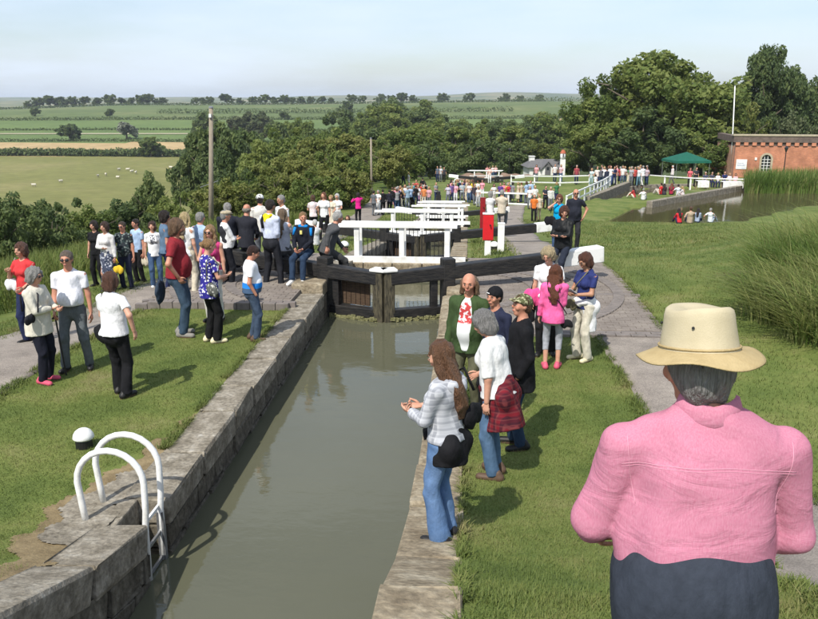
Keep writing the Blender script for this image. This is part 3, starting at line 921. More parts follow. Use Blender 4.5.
# ladder: two hoops over the coping, stiles and rungs down the wall
root = empty('lock_ladder', (XL - 0.28, 6.1, 0.03), 0, 'white ladder with two hooped handrails over the left lock wall', 'ladder')
def hoop(y):
    w0, w1 = -0.33, 0.245
    pts = [(w0 + 0.04, y, -0.05), (w0 + 0.02, y, 0.15), (w0, y, 0.36)]
    c = (w0 + w1) / 2; r = (w1 - w0) / 2
    for k in range(1, 12):
        t = math.pi - math.pi * k / 12
        pts.append((c + r * math.cos(t), y, 0.36 + 0.29 * math.sin(t)))
    pts += [(w1, y, 0.36), (w1 - 0.005, y, 0.1), (w1 - 0.02, y, -0.05), (w1 - 0.03, y, -0.9)]
    return pts
for y in (-0.17, 0.17):
    MB().tube(hoop(y), 0.0275, 12).build('hoop_rail', M['white'], root, smooth=True)
for z in (-0.02, -0.27, -0.52):
    MB().bar((0.215, -0.17, z), (0.215, 0.17, z), 0.02, 0.03).build('rung', M['galv'] if z < -0.1 else M['white'], root)
MB().box((0.19, 0.145, -0.75), (0.25, 0.195, -0.08)).build('stile_plate', M['galv'], root)
# ================================================================== foliage
NR = np.random.default_rng(11)
def leaf_cloud(name, centres, radii, per, size, seed, material, outward=0.45, squash=0.8, kind4=True):
    """many small rhombic leaves in clumps; returns a mesh"""
    r = np.random.default_rng(seed)
    centres = np.asarray(centres, float); radii = np.asarray(radii, float)
    n = len(centres) * per
    ci = np.repeat(np.arange(len(centres)), per)
    d = r.normal(size=(n, 3))
    d /= np.linalg.norm(d, axis=1)[:, None]
    rad = radii[ci] * r.uniform(0.35, 1.08, n) ** 0.6
    pos = centres[ci] + d * rad[:, None] * np.array([1, 1, squash])
    nor = r.normal(size=(n, 3))
    nor /= np.linalg.norm(nor, axis=1)[:, None]
    nor = nor * (1 - outward) + d * outward + np.array([0, 0, 0.25])
    nor /= np.linalg.norm(nor, axis=1)[:, None]
    t = r.normal(size=(n, 3))
    t = np.cross(nor, t); t /= np.linalg.norm(t, axis=1)[:, None]
    b = np.cross(nor, t)
    s = size * r.uniform(0.6, 1.35, n)[:, None]
    V = np.stack([pos - t * s, pos + b * s * 0.55 - nor * s * 0.12, pos + t * s, pos - b * s * 0.55 - nor * s * 0.12], 1).reshape(-1, 3)
    F = np.arange(n * 4).reshape(n, 4)
    return fast_mesh(name, V, F, material)

def crown_centres(seed, n, rx, rz, z0, lobes=7, top=1.0):
    """clump centres spread over an uneven crown of several lobes"""
    r = np.random.default_rng(seed)
    L = []
    for k in range(lobes):
        a = 2 * math.pi * k / lobes + r.uniform(-0.4, 0.4)
        q = r.uniform(0.15, 0.62)
        L.append((math.cos(a) * rx * q, math.sin(a) * rx * q, z0 + rz * r.uniform(0.42, 1.35), r.uniform(0.42, 0.66)))
    L.append((r.uniform(-0.1, 0.1) * rx, r.uniform(-0.1, 0.1) * rx, z0 + rz * (1.35 * top), 0.5))
    C, S = [], []
    for i in range(n):
        l = L[r.integers(len(L))]
        d = r.normal(size=3); d /= np.linalg.norm(d)
        q = r.uniform(0.35, 1.0) ** 0.5
        C.append((l[0] + d[0] * rx * l[3] * q, l[1] + d[1] * rx * l[3] * q, max(z0 * 0.6, l[2] + d[2] * rz * l[3] * q)))
        S.append(r.uniform(0.10, 0.20) * rx)
    return np.array(C), np.array(S)

def trunk_mesh(seed, h, r0, limbs, spread, zc):
    r = random.Random(seed)
    m = MB()
    pts = [(0, 0, -0.4), (0, 0, 0.1), (r.uniform(-.1, .1), r.uniform(-.1, .1), h * 0.3), (r.uniform(-.2, .2), r.uniform(-.2, .2), h * 0.6), (0, 0, h * 0.9)]
    m.tube(pts, [r0 * 1.35, r0 * 1.1, r0 * 0.85, r0 * 0.6, r0 * 0.2], 8)
    for k in range(limbs):
        a = 2 * math.pi * k / limbs + r.uniform(-0.4, 0.4)
        z = h * r.uniform(0.28, 0.62)
        L = spread * r.uniform(0.5, 0.85)
        p0 = Vector((0, 0, z))
        p1 = p0 + Vector((math.cos(a) * L * 0.5, math.sin(a) * L * 0.5, L * 0.45))
        p2 = p0 + Vector((math.cos(a) * L, math.sin(a) * L, L * r.uniform(0.55, 0.9)))
        m.tube([p0, p1, p2], [r0 * 0.45, r0 * 0.28, r0 * 0.08], 6)
    return m.mesh('trunk', M['bark'], True)

# ten crowns; every tree is a copy of one of them with its own size, turn and leaf colour
PROTO = {}
def proto(key, seed, rx, h, n, per, size, lobes, z0=0.28, r0=0.3, limbs=6, squash=0.85):
    C, S = crown_centres(seed, n, rx, h * (1 - z0) * 0.52, h * z0, lobes)
    PROTO[key] = (leaf_cloud('crown', C, S, per, size, seed, M['leaf_a'], squash=squash), trunk_mesh(seed, h * 0.8, r0, limbs, rx, h * z0), rx, max(C[:, 2]) + 0.1 * rx)
proto('big', 1, 7.5, 13, 150, 170, 0.26, 9, 0.12, 0.5, 8)
proto('big2', 2, 7.0, 14, 130, 170, 0.26, 8, 0.15, 0.5, 8)
proto('mid', 3, 4.0, 8.5, 90, 120, 0.20, 7, 0.12, 0.25)
proto('mid2', 4, 4.2, 8.0, 85, 120, 0.20, 6, 0.10, 0.25)
proto('mid3', 5, 3.6, 9.5, 85, 120, 0.20, 7, 0.10, 0.25)
proto('bush', 6, 2.2, 3.6, 70, 120, 0.11, 6, 0.02, 0.09)
proto('bush2', 7, 2.4, 3.2, 70, 120, 0.11, 7, 0.02, 0.09)
proto('far', 8, 4.2, 9, 80, 55, 0.62, 6, 0.03, 0.35, 5)
proto('far2', 9, 4.4, 8, 80, 55, 0.62, 6, 0.03, 0.35, 5)
proto('far3', 10, 3.6, 9.5, 74, 55, 0.62, 6, 0.03, 0.35, 5)
TRC = {'n': 0}
def tree(key, x, y, w, h, leaf, label, name='tree', cat='tree', group=None, z=None, seed=None):
    """w: crown width, h: full height in metres"""
    cr, tr, rx, hh = PROTO[key]
    TRC['n'] += 1
    r = random.Random(TRC['n'] if seed is None else seed)
    z = Hs(x, y) if z is None else z
    root = empty(name, (x, y, z - 0.05), r.uniform(0, 6.28), label, cat, group)
    root.scale = (w / (2.0 * rx), w / (2.0 * rx), h / hh)
    obj('crown', cr, root, mat=M[leaf])
    obj('trunk', tr, root)
    return root
def tree_px(key, px, base, top, width, dist, leaf, label, **k):
    """a tree whose crown spans these pixels, standing dist metres straight ahead"""
    u = (px - 409) / FPX
    # straight-ahead depth -> ground position
    d = ray(px, base)
    t = dist
    x, y = d[0] * t, d[1] * t
    z = Hs(x, y)
    ztop = CAMZ + ray(px, top)[2] * t
    wm = width / FPX * t
    return tree(key, x, y, wm, max(0.75 * wm, ztop - z), leaf, label, **k)

# --- the two big tree masses on the right
tree_px('big', 655, 170, 52, 152, 112, 'leaf_a', 'huge round green tree behind the green gazebo, tallest of its clump')
tree_px('big2', 606, 172, 76, 95, 118, 'leaf_a', 'broad green tree at the left end of the big clump on the right')
tree_px('big2', 700, 165, 84, 90, 120, 'leaf_c', 'olive green tree between the round tree and the dark tall tree')
tree_px('big', 760, 160, 46, 80, 125, 'leaf_b', 'tall dark tree rising behind the brick building')
tree_px('big2', 795, 160, 66, 70, 130, 'leaf_b', 'dark tree at the right edge behind the brick building')
tree_px('mid', 640, 176, 130, 90, 106, 'leaf_b', 'low dark tree at the foot of the big round tree, behind the crowd')
tree_px('mid2', 590, 178, 128, 70, 112, 'leaf_a', 'low leafy tree right of the white cottage')
tree_px('mid3', 722, 170, 108, 60, 108, 'leaf_c', 'yellowish bushy tree left of the flagpole')
tree_px('mid', 690, 172, 120, 70, 104, 'leaf_a', 'leafy tree directly behind the green gazebo roof')
tree_px('bush', 715, 172, 158, 46, 92, 'leaf_a', 'green bush between the gazebo and the brick building', name='bush', cat='bush')
tree_px('bush2', 745, 140, 112, 60, 112, 'leaf_c', 'ivy coloured bush topping the bank behind the brick building', name='bush', cat='bush')
tree_px('bush', 785, 140, 112, 50, 114, 'leaf_d', 'grey green bush above the brick building at the right edge', name='bush', cat='bush')
# --- wood in the middle distance
wood = [
 ('mid', 395, 175, 132, 62, 150, 'leaf_a', 'mid green tree just left of the far footpath'),
 ('mid2', 350, 185, 136, 66, 105, 'leaf_c', 'yellowish tree left of the thin telegraph pole'),
 ('mid3', 300, 190, 126, 60, 120, 'leaf_a', 'leafy tree in the middle of the left hand wood'),
 ('mid', 262, 195, 140, 60, 92, 'leaf_a', 'bushy tree right of the near telegraph pole'),
 ('mid2', 222, 190, 122, 66, 120, 'leaf_b', 'dark round tree behind the near telegraph pole'),
 ('mid', 196, 195, 133, 46, 125, 'leaf_b', 'dark tree left of the near telegraph pole'),
 ('mid3', 330, 178, 116, 50, 190, 'leaf_b', 'dark tree standing behind the left hand wood'),
 ('mid2', 420, 172, 124, 58, 190, 'leaf_a', 'green tree left above the far lock gate'),
 ('mid', 452, 170, 122, 52, 210, 'leaf_b', 'dark green tree above the far lock gate'),
 ('mid3', 484, 170, 118, 50, 220, 'leaf_a', 'green tree behind the far lock gate, right of the dark one'),
 ('mid2', 512, 170, 120, 46, 210, 'leaf_b', 'dark tree behind the lamp post near the cottage'),
 ('mid', 545, 168, 116, 54, 215, 'leaf_a', 'green tree rising behind the white cottage roof'),
 ('mid2', 531, 168, 140, 40, 160, 'leaf_c', 'bright yellow green tree left behind the white cottage'),
 ('mid3', 578, 168, 104, 50, 200, 'leaf_a', 'tall green tree right behind the white cottage'),
 ('mid', 392, 160, 104, 66, 300, 'leaf_a', 'far broad tree over the wood left of centre'),
 ('mid2', 425, 160, 108, 60, 320, 'leaf_b', 'far dark tree over the wood at the centre'),
 ('mid3', 362, 160, 112, 50, 290, 'leaf_a', 'far tree over the thin telegraph pole'),
 ('mid', 464, 150, 122, 46, 330, 'leaf_a', 'far tree below the pale field at the centre'),
 ('mid2', 500, 150, 118, 44, 330, 'leaf_b', 'far dark tree below the pale field, right of centre'),
 ('mid', 540, 150, 112, 44, 340, 'leaf_a', 'far tree below the green strip field on the right'),
 ('mid3', 572, 150, 112, 50, 330, 'leaf_b', 'far dark tree left of the big tree clump'),
 ('mid', 280, 165, 122, 44, 260, 'leaf_b', 'dark tree in front of the green crop field'),
 ('mid2', 245, 165, 132, 36, 240, 'leaf_b', 'dark tree overlapping the stubble field'),
 ('far', 205, 140, 112, 30, 430, 'leaf_b', 'dark hedgerow tree behind the top of the near telegraph pole'),
 ('far2', 258, 140, 112, 26, 450, 'leaf_d', 'greyish hedgerow tree on the green crop field'),
 ('far3', 238, 140, 116, 26, 450, 'leaf_d', 'pale hedgerow tree on the green crop field'),
 ('far', 152, 160, 141, 22, 395, 'leaf_a', 'single round tree at the edge of the stubble field'),
 ('far2', 70, 142, 125, 18, 482, 'leaf_b', 'dark lone tree on the crop field at the far left'),
 ('far3', 127, 140, 122, 17, 490, 'leaf_white', 'silver leaved lone tree on the crop field'),
 ('far', 346, 115, 101, 14, 680, 'leaf_b', 'dark lone tree on the upper hill pasture'),
 ('far2', 36, 118, 111, 9, 690, 'leaf_b', 'small dark tree on the hill pasture at the far left'),
 ('far', 110, 119, 112, 9, 680, 'leaf_b', 'small dark tree on the middle of the hill pasture'),
 ('far3', 285, 129, 117, 9, 640, 'leaf_b', 'small round tree on the crop field hedge'),
]
wood += [
 ('mid2', 440, 165, 118, 56, 250, 'leaf_a', 'green tree filling the wood under the pale field'),
 ('mid', 530, 160, 116, 52, 260, 'leaf_b', 'dark tree filling the wood left of the cottage chimney'),
 ('mid3', 562, 165, 110, 56, 245, 'leaf_a', 'green tree filling the wood above the red capped turret'),
 ('mid2', 340, 170, 128, 60, 150, 'leaf_a', 'green tree in the wood left of the thin telegraph pole top'),
 ('mid', 315, 175, 138, 56, 100, 'leaf_c', 'yellow green tree over the women in white'),
 ('mid3', 285, 180, 140, 50, 98, 'leaf_a', 'green tree over the man with the yellow neckerchief'),
 ('mid', 375, 175, 128, 60, 160, 'leaf_b', 'dark tree right behind the thin telegraph pole'),
 ('mid2', 410, 175, 138, 56, 125, 'leaf_a', 'green tree over the black and white clad man on the slope'),
 ('mid', 455, 172, 140, 56, 150, 'leaf_a', 'low green tree just above the far lock gate'),
 ('mid3', 490, 172, 136, 46, 155, 'leaf_b', 'low dark tree left of the slim lamp post'),
 ('mid', 510, 165, 126, 56, 175, 'leaf_a', 'green tree behind the slim lamp post'),
 ('mid2', 600, 165, 112, 60, 160, 'leaf_a', 'green tree behind the left end of the big right clump'),
 ('mid', 345, 140, 110, 50, 330, 'leaf_b', 'far dark tree below the upper hill pasture'),
 ('mid2', 395, 130, 98, 50, 420, 'leaf_b', 'far dark tree of the wood close under the skyline'),
 ('mid', 425, 130, 100, 44, 430, 'leaf_a', 'far green tree of the wood close under the skyline'),
 ('mid3', 370, 135, 105, 44, 400, 'leaf_a', 'far green tree left of the wood close under the skyline'),
 ('mid2', 300, 150, 118, 40, 280, 'leaf_a', 'far green tree in front of the crop, above the wood'),
 ('mid', 228, 200, 150, 50, 80, 'leaf_b', 'dark low tree right beside the near telegraph pole'),
]
for a in wood:
    a = list(a); a[4] = a[4] * 1.18
    tree_px(*a, group='trees of the valley wood')
# --- near bushes along the left verge
bush = [
 ('bush', 152, 212, 172, 52, 70, 'leaf_b', 'dark bush below the sheep field, left of the near telegraph pole'),
 ('bush2', 250, 210, 172, 60, 64, 'leaf_a', 'green bush right of the near telegraph pole foot'),
 ('bush', 300, 205, 162, 60, 66, 'leaf_c', 'yellow green bush behind the women in white'),
 ('bush2', 340, 203, 160, 62, 66, 'leaf_a', 'green bush left of the thin telegraph pole foot'),
 ('bush', 392, 200, 156, 46, 76, 'leaf_c', 'brownish bush right of the thin telegraph pole'),
 ('bush2', 430, 186, 158, 44, 100, 'leaf_b', 'dark bush beside the far footpath'),
 ('bush', 210, 215, 182, 56, 58, 'leaf_c', 'light bush around the foot of the near telegraph pole'),
 ('bush2', 275, 215, 184, 60, 52, 'leaf_c', 'light green shrub behind the man with the yellow scarf'),
 ('bush', 330, 210, 182, 50, 56, 'leaf_c', 'light shrub behind the woman in pink photographing'),
 ('bush', 30, 240, 192, 70, 42, 'leaf_b', 'dark hedge bush at the far left edge'),
 ('bush2', 78, 240, 196, 70, 44, 'leaf_b', 'dark hedge bush behind the woman in the pale cardigan'),
 ('bush', 122, 232, 198, 60, 46, 'leaf_b', 'dark hedge bush between the walkers and the sheep field'),
 ('bush2', 470, 182, 152, 46, 118, 'leaf_b', 'dark bush behind the far lock gate'),
 ('bush', 512, 178, 150, 40, 130, 'leaf_b', 'dark bush left of the cottage'),
 ('bush2', 572, 180, 152, 36, 118, 'leaf_a', 'green bush at the right end of the cottage'),
 ('bush', 408, 190, 150, 40, 92, 'leaf_a', 'green bush left of the far footpath'),
 ('bush2', 372, 196, 160, 40, 84, 'leaf_a', 'bush behind the thin telegraph pole'),
 ('bush', 616, 176, 146, 50, 108, 'leaf_b', 'dark bush behind the crowd at the left end of the long railing'),
 ('bush2', 660, 174, 146, 60, 104, 'leaf_b', 'dark bush behind the crowd at the middle of the long railing'),
 ('bush', 4, 246, 196, 60, 36, 'leaf_b', 'dark hedge bush cut by the left edge of the view'),
 ('bush2', 55, 244, 200, 60, 38, 'leaf_b', 'dark hedge bush behind the man with the walking stick'),
 ('bush', 100, 238, 204, 56, 42, 'leaf_a', 'green hedge bush behind the dark haired woman in black'),
 ('bush2', 182, 222, 190, 56, 50, 'leaf_a', 'green hedge bush left of the near telegraph pole foot'),
 ('bush', 236, 218, 190, 56, 46, 'leaf_c', 'light hedge shrub behind the seated men in dark suits'),
 ('bush2', 308, 214, 186, 56, 46, 'leaf_a', 'green hedge shrub behind the seated hunched man'),
 ('bush2', 350, 206, 180, 50, 58, 'leaf_c', 'light hedge shrub behind the seated turquoise figure'),
]
for a in bush:
    a = list(a); a[4] = a[4] * 1.2
    tree_px(*a, name='bush', cat='bush', group='bushes along the flight')
# --- ridge line trees and hedges of the fields
rr = random.Random(77)
RIDGE = []
for px, tp, w in ((28, 105, 10), (38, 102, 14), (50, 99, 16), (62, 98, 14), (72, 97, 12), (84, 97, 12), (97, 98, 11), (110, 95, 14), (122, 98, 9), (131, 98, 9), (141, 97, 13), (147, 101, 14), (157, 99, 8), (163, 98, 9), (196, 98, 9), (203, 98, 9), (210, 97, 9), (227, 97, 14), (240, 99, 9), (253, 97, 10), (265, 96, 13), (274, 99, 10), (284, 96, 12), (293, 98, 9), (301, 97, 10), (311, 97, 8), (322, 98, 10), (331, 98, 8), (352, 95, 11), (363, 98, 10), (381, 96, 12), (391, 97, 10), (401, 94, 13), (413, 98, 10), (443, 95, 13), (470, 96, 13), (505, 97, 12), (520, 99, 9), (540, 99, 10)):
    RIDGE.append((px, tp, w))
ORD = 'first second third fourth fifth sixth seventh eighth ninth tenth eleventh twelfth'.split()
RPOS = []
for i in range(len(RIDGE)):
    lm = [(-1, 'the view\'s left edge'), (125, 'the silver lone tree'), (205, 'the near telegraph pole'), (285, 'the small crop hedge tree'), (371, 'the thin telegraph pole')]
    k = max(j for j in range(5) if RIDGE[i][0] > lm[j][0])
    n = sum(1 for q in RIDGE[:i + 1] if q[0] > lm[k][0])
    RPOS.append(ORD[n - 1] + ' right of ' + lm[k][1])
for i, (px, tp, w) in enumerate(RIDGE):
    dist = 985 if px < 420 else 1080
    tree_px(('far', 'far2', 'far3')[i % 3], px, 104, tp - 0.5, w * 1.0, dist, 'leaf_b', '%s dark skyline tree, %s' % (('broad' if w > 11 else 'small'), RPOS[i]), group='trees on the skyline ridge')

def hedge(name, label, dep_, x0, x1, h, w, leaf, size, dens, group='field hedges'):
    """long field hedge straight across, as one leafy row"""
    xs = np.arange(x0, x1, w * 0.55)
    r = np.random.default_rng(int(dep_))
    C = []; S = []
    Y = (dep_ + xs * math.sin(YAW)) / math.cos(YAW) + 4 * np.sin(xs * 0.02)
    Z = H(xs, Y)
    k = r.uniform(0.78, 1.12, len(xs))
    C = np.stack([xs, Y, Z + h * 0.45 * k], -1)
    S = np.clip(h * 0.62 * k, 0.3, 9)
    x_ = float(np.mean(xs)); y_ = float(np.mean(Y)); z_ = Hs(x_, y_)
    me = leaf_cloud(name, C - np.array([x_, y_, z_]), S, dens, size, int(dep_) + 1, M[leaf], squash=0.8)
    o = obj(name, me, None, (x_, y_, z_))
    return tag(o, label, 'hedge', group)
hedge('field_hedge', 'dark hedge between the sheep field and the stubble field', 403, -330, 10, 4.2, 4, 'leaf_b', 0.85, 110)
hedge('field_hedge', 'thin hedge between the stubble and the green crop', 482, -380, 40, 2.2, 4, 'leaf_b', 0.45, 40)
hedge('field_hedge', 'hedge line across the middle of the green crop', 560, -430, 60, 1.8, 4, 'leaf_b', 0.5, 36)
hedge('field_hedge', 'hedge line at the top of the green crop under the hill pasture', 657, -480, 80, 3.0, 5, 'leaf_b', 0.6, 40)
hedge('field_hedge', 'dark double hedge across the hill pasture right of the lone tree', 740, -280, 40, 5.0, 6, 'leaf_b', 0.7, 40)
hedge('field_hedge', 'skyline hedge along the ridge', 990, -620, 90, 3.2, 6, 'leaf_b', 0.8, 36)
hedge('field_hedge', 'hedge line under the green strip field right of centre', 640, 70, 330, 7, 8, 'leaf_b', 0.9, 50)
hedge('field_hedge', 'skyline hedge right of centre above the green strip field', 1090, 60, 420, 7, 9, 'leaf_b', 1.0, 40)
# pale track across the crop
xs = np.arange(-460, -150, 6.0)
V = []; 
for x in xs:
    for dd in (531.0, 536.5):
        yy = (dd + x * math.sin(YAW)) / math.cos(YAW)
        V.append((x, yy, Hs(x, yy) + 0.35))
F = [(2 * i, 2 * i + 2, 2 * i + 3, 2 * i + 1) for i in range(len(xs) - 1)]
tag(obj('farm_track', fast_mesh('farm_track', V, F, mat('pale_track', (0.42, 0.38, 0.27), (0.35, 0.31, 0.2), 0.9, 0.05, coord='world'))), kind='structure')

# --- rank grass and nettles on the left verge, reeds, tussock
def blades(name, P, h, w, lean, seed, material, seg=2, hv=0.35, dirbias=(0, 0)):
    """grass blades at points P (n,3): tapering, bent strips"""
    r = np.random.default_rng(seed)
    n = len(P)
    P = np.asarray(P, float)
    a = r.uniform(0, 2 * math.pi, n)
    hh = h * r.uniform(1 - hv, 1 + hv, n)
    ln = lean * r.uniform(0.2, 1.3, n)
    dx = np.cos(a) + dirbias[0]; dy = np.sin(a) + dirbias[1]
    px_ = -np.sin(a) * w * r.uniform(0.6, 1.3, n); py_ = np.cos(a) * w * r.uniform(0.6, 1.3, n)
    out = []
    if seg == 1:
        V = np.stack([np.stack([P[:, 0] - px_, P[:, 1] - py_, P[:, 2]], -1), np.stack([P[:, 0] + px_, P[:, 1] + py_, P[:, 2]], -1), np.stack([P[:, 0] + dx * hh * ln, P[:, 1] + dy * hh * ln, P[:, 2] + hh], -1)], 1).reshape(-1, 3)
        return fast_mesh(name, V, np.arange(n * 3).reshape(n, 3), material)
    ts = np.linspace(0, 1, seg + 1)
    rows = []
    for t in ts:
        q = 1 - 0.92 * t ** 1.6
        cxx = P[:, 0] + dx * hh * ln * t ** 2; cyy = P[:, 1] + dy * hh * ln * t ** 2
        cz = P[:, 2] + hh * (t - 0.28 * ln * t ** 2.2)
        rows.append(np.stack([cxx - px_ * q, cyy - py_ * q, cz], -1))
        rows.append(np.stack([cxx + px_ * q, cyy + py_ * q, cz], -1))
    V = np.stack(rows, 1).reshape(-1, 3)
    k = 2 * (seg + 1)
    F = []
    base = np.arange(n) * k
    for s in range(seg):
        F.append(np.stack([base + 2 * s, base + 2 * s + 1, base + 2 * s + 3, base + 2 * s + 2], -1))
    return fast_mesh(name, V, np.concatenate(F), material)

def scatter(n, x0, x1, y0, y1, seed, keepf=None, bias=None):
    r = np.random.default_rng(seed)
    X = r.uniform(x0, x1, n)
    Y = r.uniform(y0, y1, n) if bias is None else y0 + (y1 - y0) * r.uniform(0, 1, n) ** bias
    if keepf is not None:
        k = keepf(X, Y)
        X, Y = X[k], Y[k]
    return np.stack([X, Y, H(X, Y) - 0.01], -1)
def wav(X, Y):
    return 0.5 + 0.25 * np.sin(X * 1.3 + Y * 0.7) + 0.25 * np.sin(X * 0.5 - Y * 1.1 + 2)
# mown lawn, left and right banks
lx = lambda X, Y: ~((X > -7.25) & (X < -5.72))
P1 = scatter(120000, -5.66, -3.12, 3.4, 13.1, 1, lambda X, Y: ~((X > -3.75) & (X < -3.0) & (Y > 4.9) & (Y < 7.3) & (X > -3.60 + 0.18 * abs(Y - 6.2) + 0.06 * np.sin(Y * 9))), 1.5)
P2 = scatter(110000, 0.05, 2.02, 2.4, 11.9, 2, None, 1.4)
P3 = scatter(60000, 3.05, 9.5, 6.5, 24, 3, None, 1.3)
P4 = scatter(22000, -8.4, -7.15, 8, 26, 4)
tag(obj('lawn_grass', blades('lawn_grass', np.concatenate([P1, P2]), 0.032, 0.0035, 0.9, 5, M['blade'], 1, 0.5)), 'short mown grass on both sides of the near chamber', 'grass', kind='stuff')
P5 = np.concatenate([scatter(42000, 3.0, 19, 23, 49.5, 31), scatter(9000, 0.1, 1.4, 19.3, 58, 32), scatter(9000, -5.4, -3.15, 19.3, 58, 33)])
P5 = P5[~poly_mask(POND, P5[:, 0], P5[:, 1])]
tag(obj('far_bank_grass', blades('far_bank_grass', P5, 0.085, 0.013, 0.9, 36, M['blade'], 1, 0.5)), 'mown grass of the far lawn sloping to the pond', 'grass', kind='stuff')
tag(obj('bank_grass', blades('bank_grass', np.concatenate([P3, P4]), 0.055, 0.006, 0.9, 6, M['blade'], 1, 0.5)), 'mown grass of the bank right of the towpath', 'grass', kind='stuff')
# tufts that lean over the path edges
re_ = np.random.default_rng(41)
def fringe(fx, y0, y1, n, side, spread=0.09):
    y = y0 + (y1 - y0) * re_.uniform(0, 1, n) ** 1.3
    x = np.array([fx(v) for v in y]) + side * np.abs(re_.normal(0, spread, n)) - side * 0.05
    k = np.sin(y * 5.1) + np.sin(y * 11.7 + 1) + re_.normal(0, 0.6, n) > -0.5
    return np.stack([x, y, H(x, y) + 0.005], -1)[k]
PF = np.concatenate([fringe(lambda y: float(np.interp(y, [-5, 3, 9, 12, 20, 28, 50, 62], [2.0, 2.0, 2.08, 2.0, 1.2, 1.2, 2.0, 3])), 3, 11.9, 7000, -1), fringe(lambda y: float(np.interp(y, [-5, 3, 9, 12.5, 19, 22, 28], [3.0, 3.0, 3.02, 3.05, 3.1, 2.95, 2.55])), 3, 26, 12000, 1), fringe(lambda y: -5.70, 6, 13.1, 7000, 1), fringe(lambda y: 0.02, 2.6, 11.9, 7000, 1, 0.04), fringe(lambda y: -3.08, 7.4, 13.1, 6000, -1, 0.05), fringe(lambda y: -7.45, 7, 18, 7000, -1, 0.2)])
tag(obj('edge_tufts', blades('edge_tufts', PF, 0.062, 0.005, 1.0, 42, M['blade'], 2, 0.55)), 'ragged longer grass along the edges of paths and coping', 'grass', kind='stuff')
# verge of tall grass
r0_ = np.random.default_rng(9)
Pv = scatter(70000, -26, -8.2, 9, 62, 7, lambda X, Y: (X < -8.5 - 0.9 * wav(X, Y)) & (X > -8 - Y * 0.33))
tag(obj('verge_grass', blades('verge_grass', Pv, 0.62, 0.016, 0.7, 8, M['verge'], 2, 0.45)), 'rank tall grass and nettles along the left verge', 'grass', kind='stuff')
# ================================================================== tussock and reeds
def tuss(X, Y):
    return True
pts = []
r = np.random.default_rng(21)
for (cx_, cy_, rad, n) in ((6.15, 14.8, 0.75, 700), (5.4, 13.0, 0.6, 700), (6.4, 13.4, 0.9, 800), (6.5, 15.4, 0.9, 700), (5.5, 11.7, 0.55, 600), (6.6, 11.8, 0.9, 800), (7.4, 14.2, 1.0, 700), (7.2, 16.5, 1.0, 600), (8.2, 13.0, 1.1, 600), (8.4, 15.8, 1.2, 600)):
    a = r.uniform(0, 6.28, n); q = rad * np.sqrt(r.uniform(0, 1, n))
    pts.append(np.stack([cx_ + q * np.cos(a), cy_ + q * np.sin(a)], -1))
pts = np.concatenate(pts) + np.array([-0.12, 0.0])
pts = np.concatenate([pts, pts + r.normal(0, 0.08, pts.shape)])
Z = H(pts[:, 0], pts[:, 1]) - 0.02
tag(obj('tall_grass', blades('tall_grass', np.concatenate([pts, Z[:, None]], 1), 0.74, 0.013, 0.95, 22, M['reed'], 4, 0.55, (-0.5, 0.1))), 'tall arching reedy grass at the right edge of the bank', 'grass', kind='stuff')
# reeds at the pond's edge below the brick building
p0 = np.array(G(744, 190, PZ)); p1 = np.array(G(860, 186, PZ)); p2 = np.array(G(745, 193.5, PZ)); p3 = np.array(G(860, 194, PZ))
n = 6500
s = r.uniform(0, 1, n); t = r.uniform(0, 1, n)
P = (p0 * (1 - s)[:, None] + p1 * s[:, None]) * t[:, None] + (p2 * (1 - s)[:, None] + p3 * s[:, None]) * (1 - t)[:, None]
tag(obj('reeds', blades('reeds', np.concatenate([P, np.full((n, 1), PZ - 0.1)], 1), 1.6, 0.035, 0.35, 23, M['reed'], 3, 0.42)), 'dense green reeds in the pond below the brick building', 'reeds', kind='stuff')

# ================================================================== telegraph poles, flagpole, lamp posts
def pole(name, label, px, base_py, top_py, dist, r0, wood_='polewood', arms=True, lean=0.0):
    d = ray(px, base_py)
    x, y = d[0] * dist, d[1] * dist
    z = Hs(x, y)
    top = CAMZ + ray(px, top_py)[2] * dist
    root = empty(name, (x, y, z - 0.3), 0, label, 'pole')
    h = top - z + 0.3
    root.rotation_euler = (0, R(lean), 0)
    MB().tube([(0, 0, 0), (0, 0, h * 0.5), (0, 0, h)], [r0, r0 * 0.85, r0 * 0.72], 12).build('shaft', M[wood_], root, smooth=True)
    MB().lathe([(r0 * 0.85, h + 0.002), (r0 * 0.8, h + 0.05), (r0 * 0.2, h + 0.09)], 12).build('cap', M['galv'], root)
    if arms:
        MB().bar((-0.5, 0, h * 0.40), (0.32, 0, h * 0.46), 0.03, 0.03).build('stay', M['galv'], root)
        MB().box((-0.05, -r0 - 0.05, h - 0.4), (0.05, -r0 * 0.6, h - 0.25)).build('insulator', M['white'], root)
    return root
pole('telegraph_pole', 'tall bare wooden telegraph pole on the left above the crowd', 209, 205, 107.5, 36, 0.125, lean=3.6)
pole('telegraph_pole', 'thin wooden telegraph pole further off, over the woman in pink', 371.5, 186, 138, 64, 0.10, arms=False)
pole('flagpole', 'thin white flagpole left of the brick building', 731.5, 170, 86, 89, 0.075, 'white', arms=False, lean=-3.0)

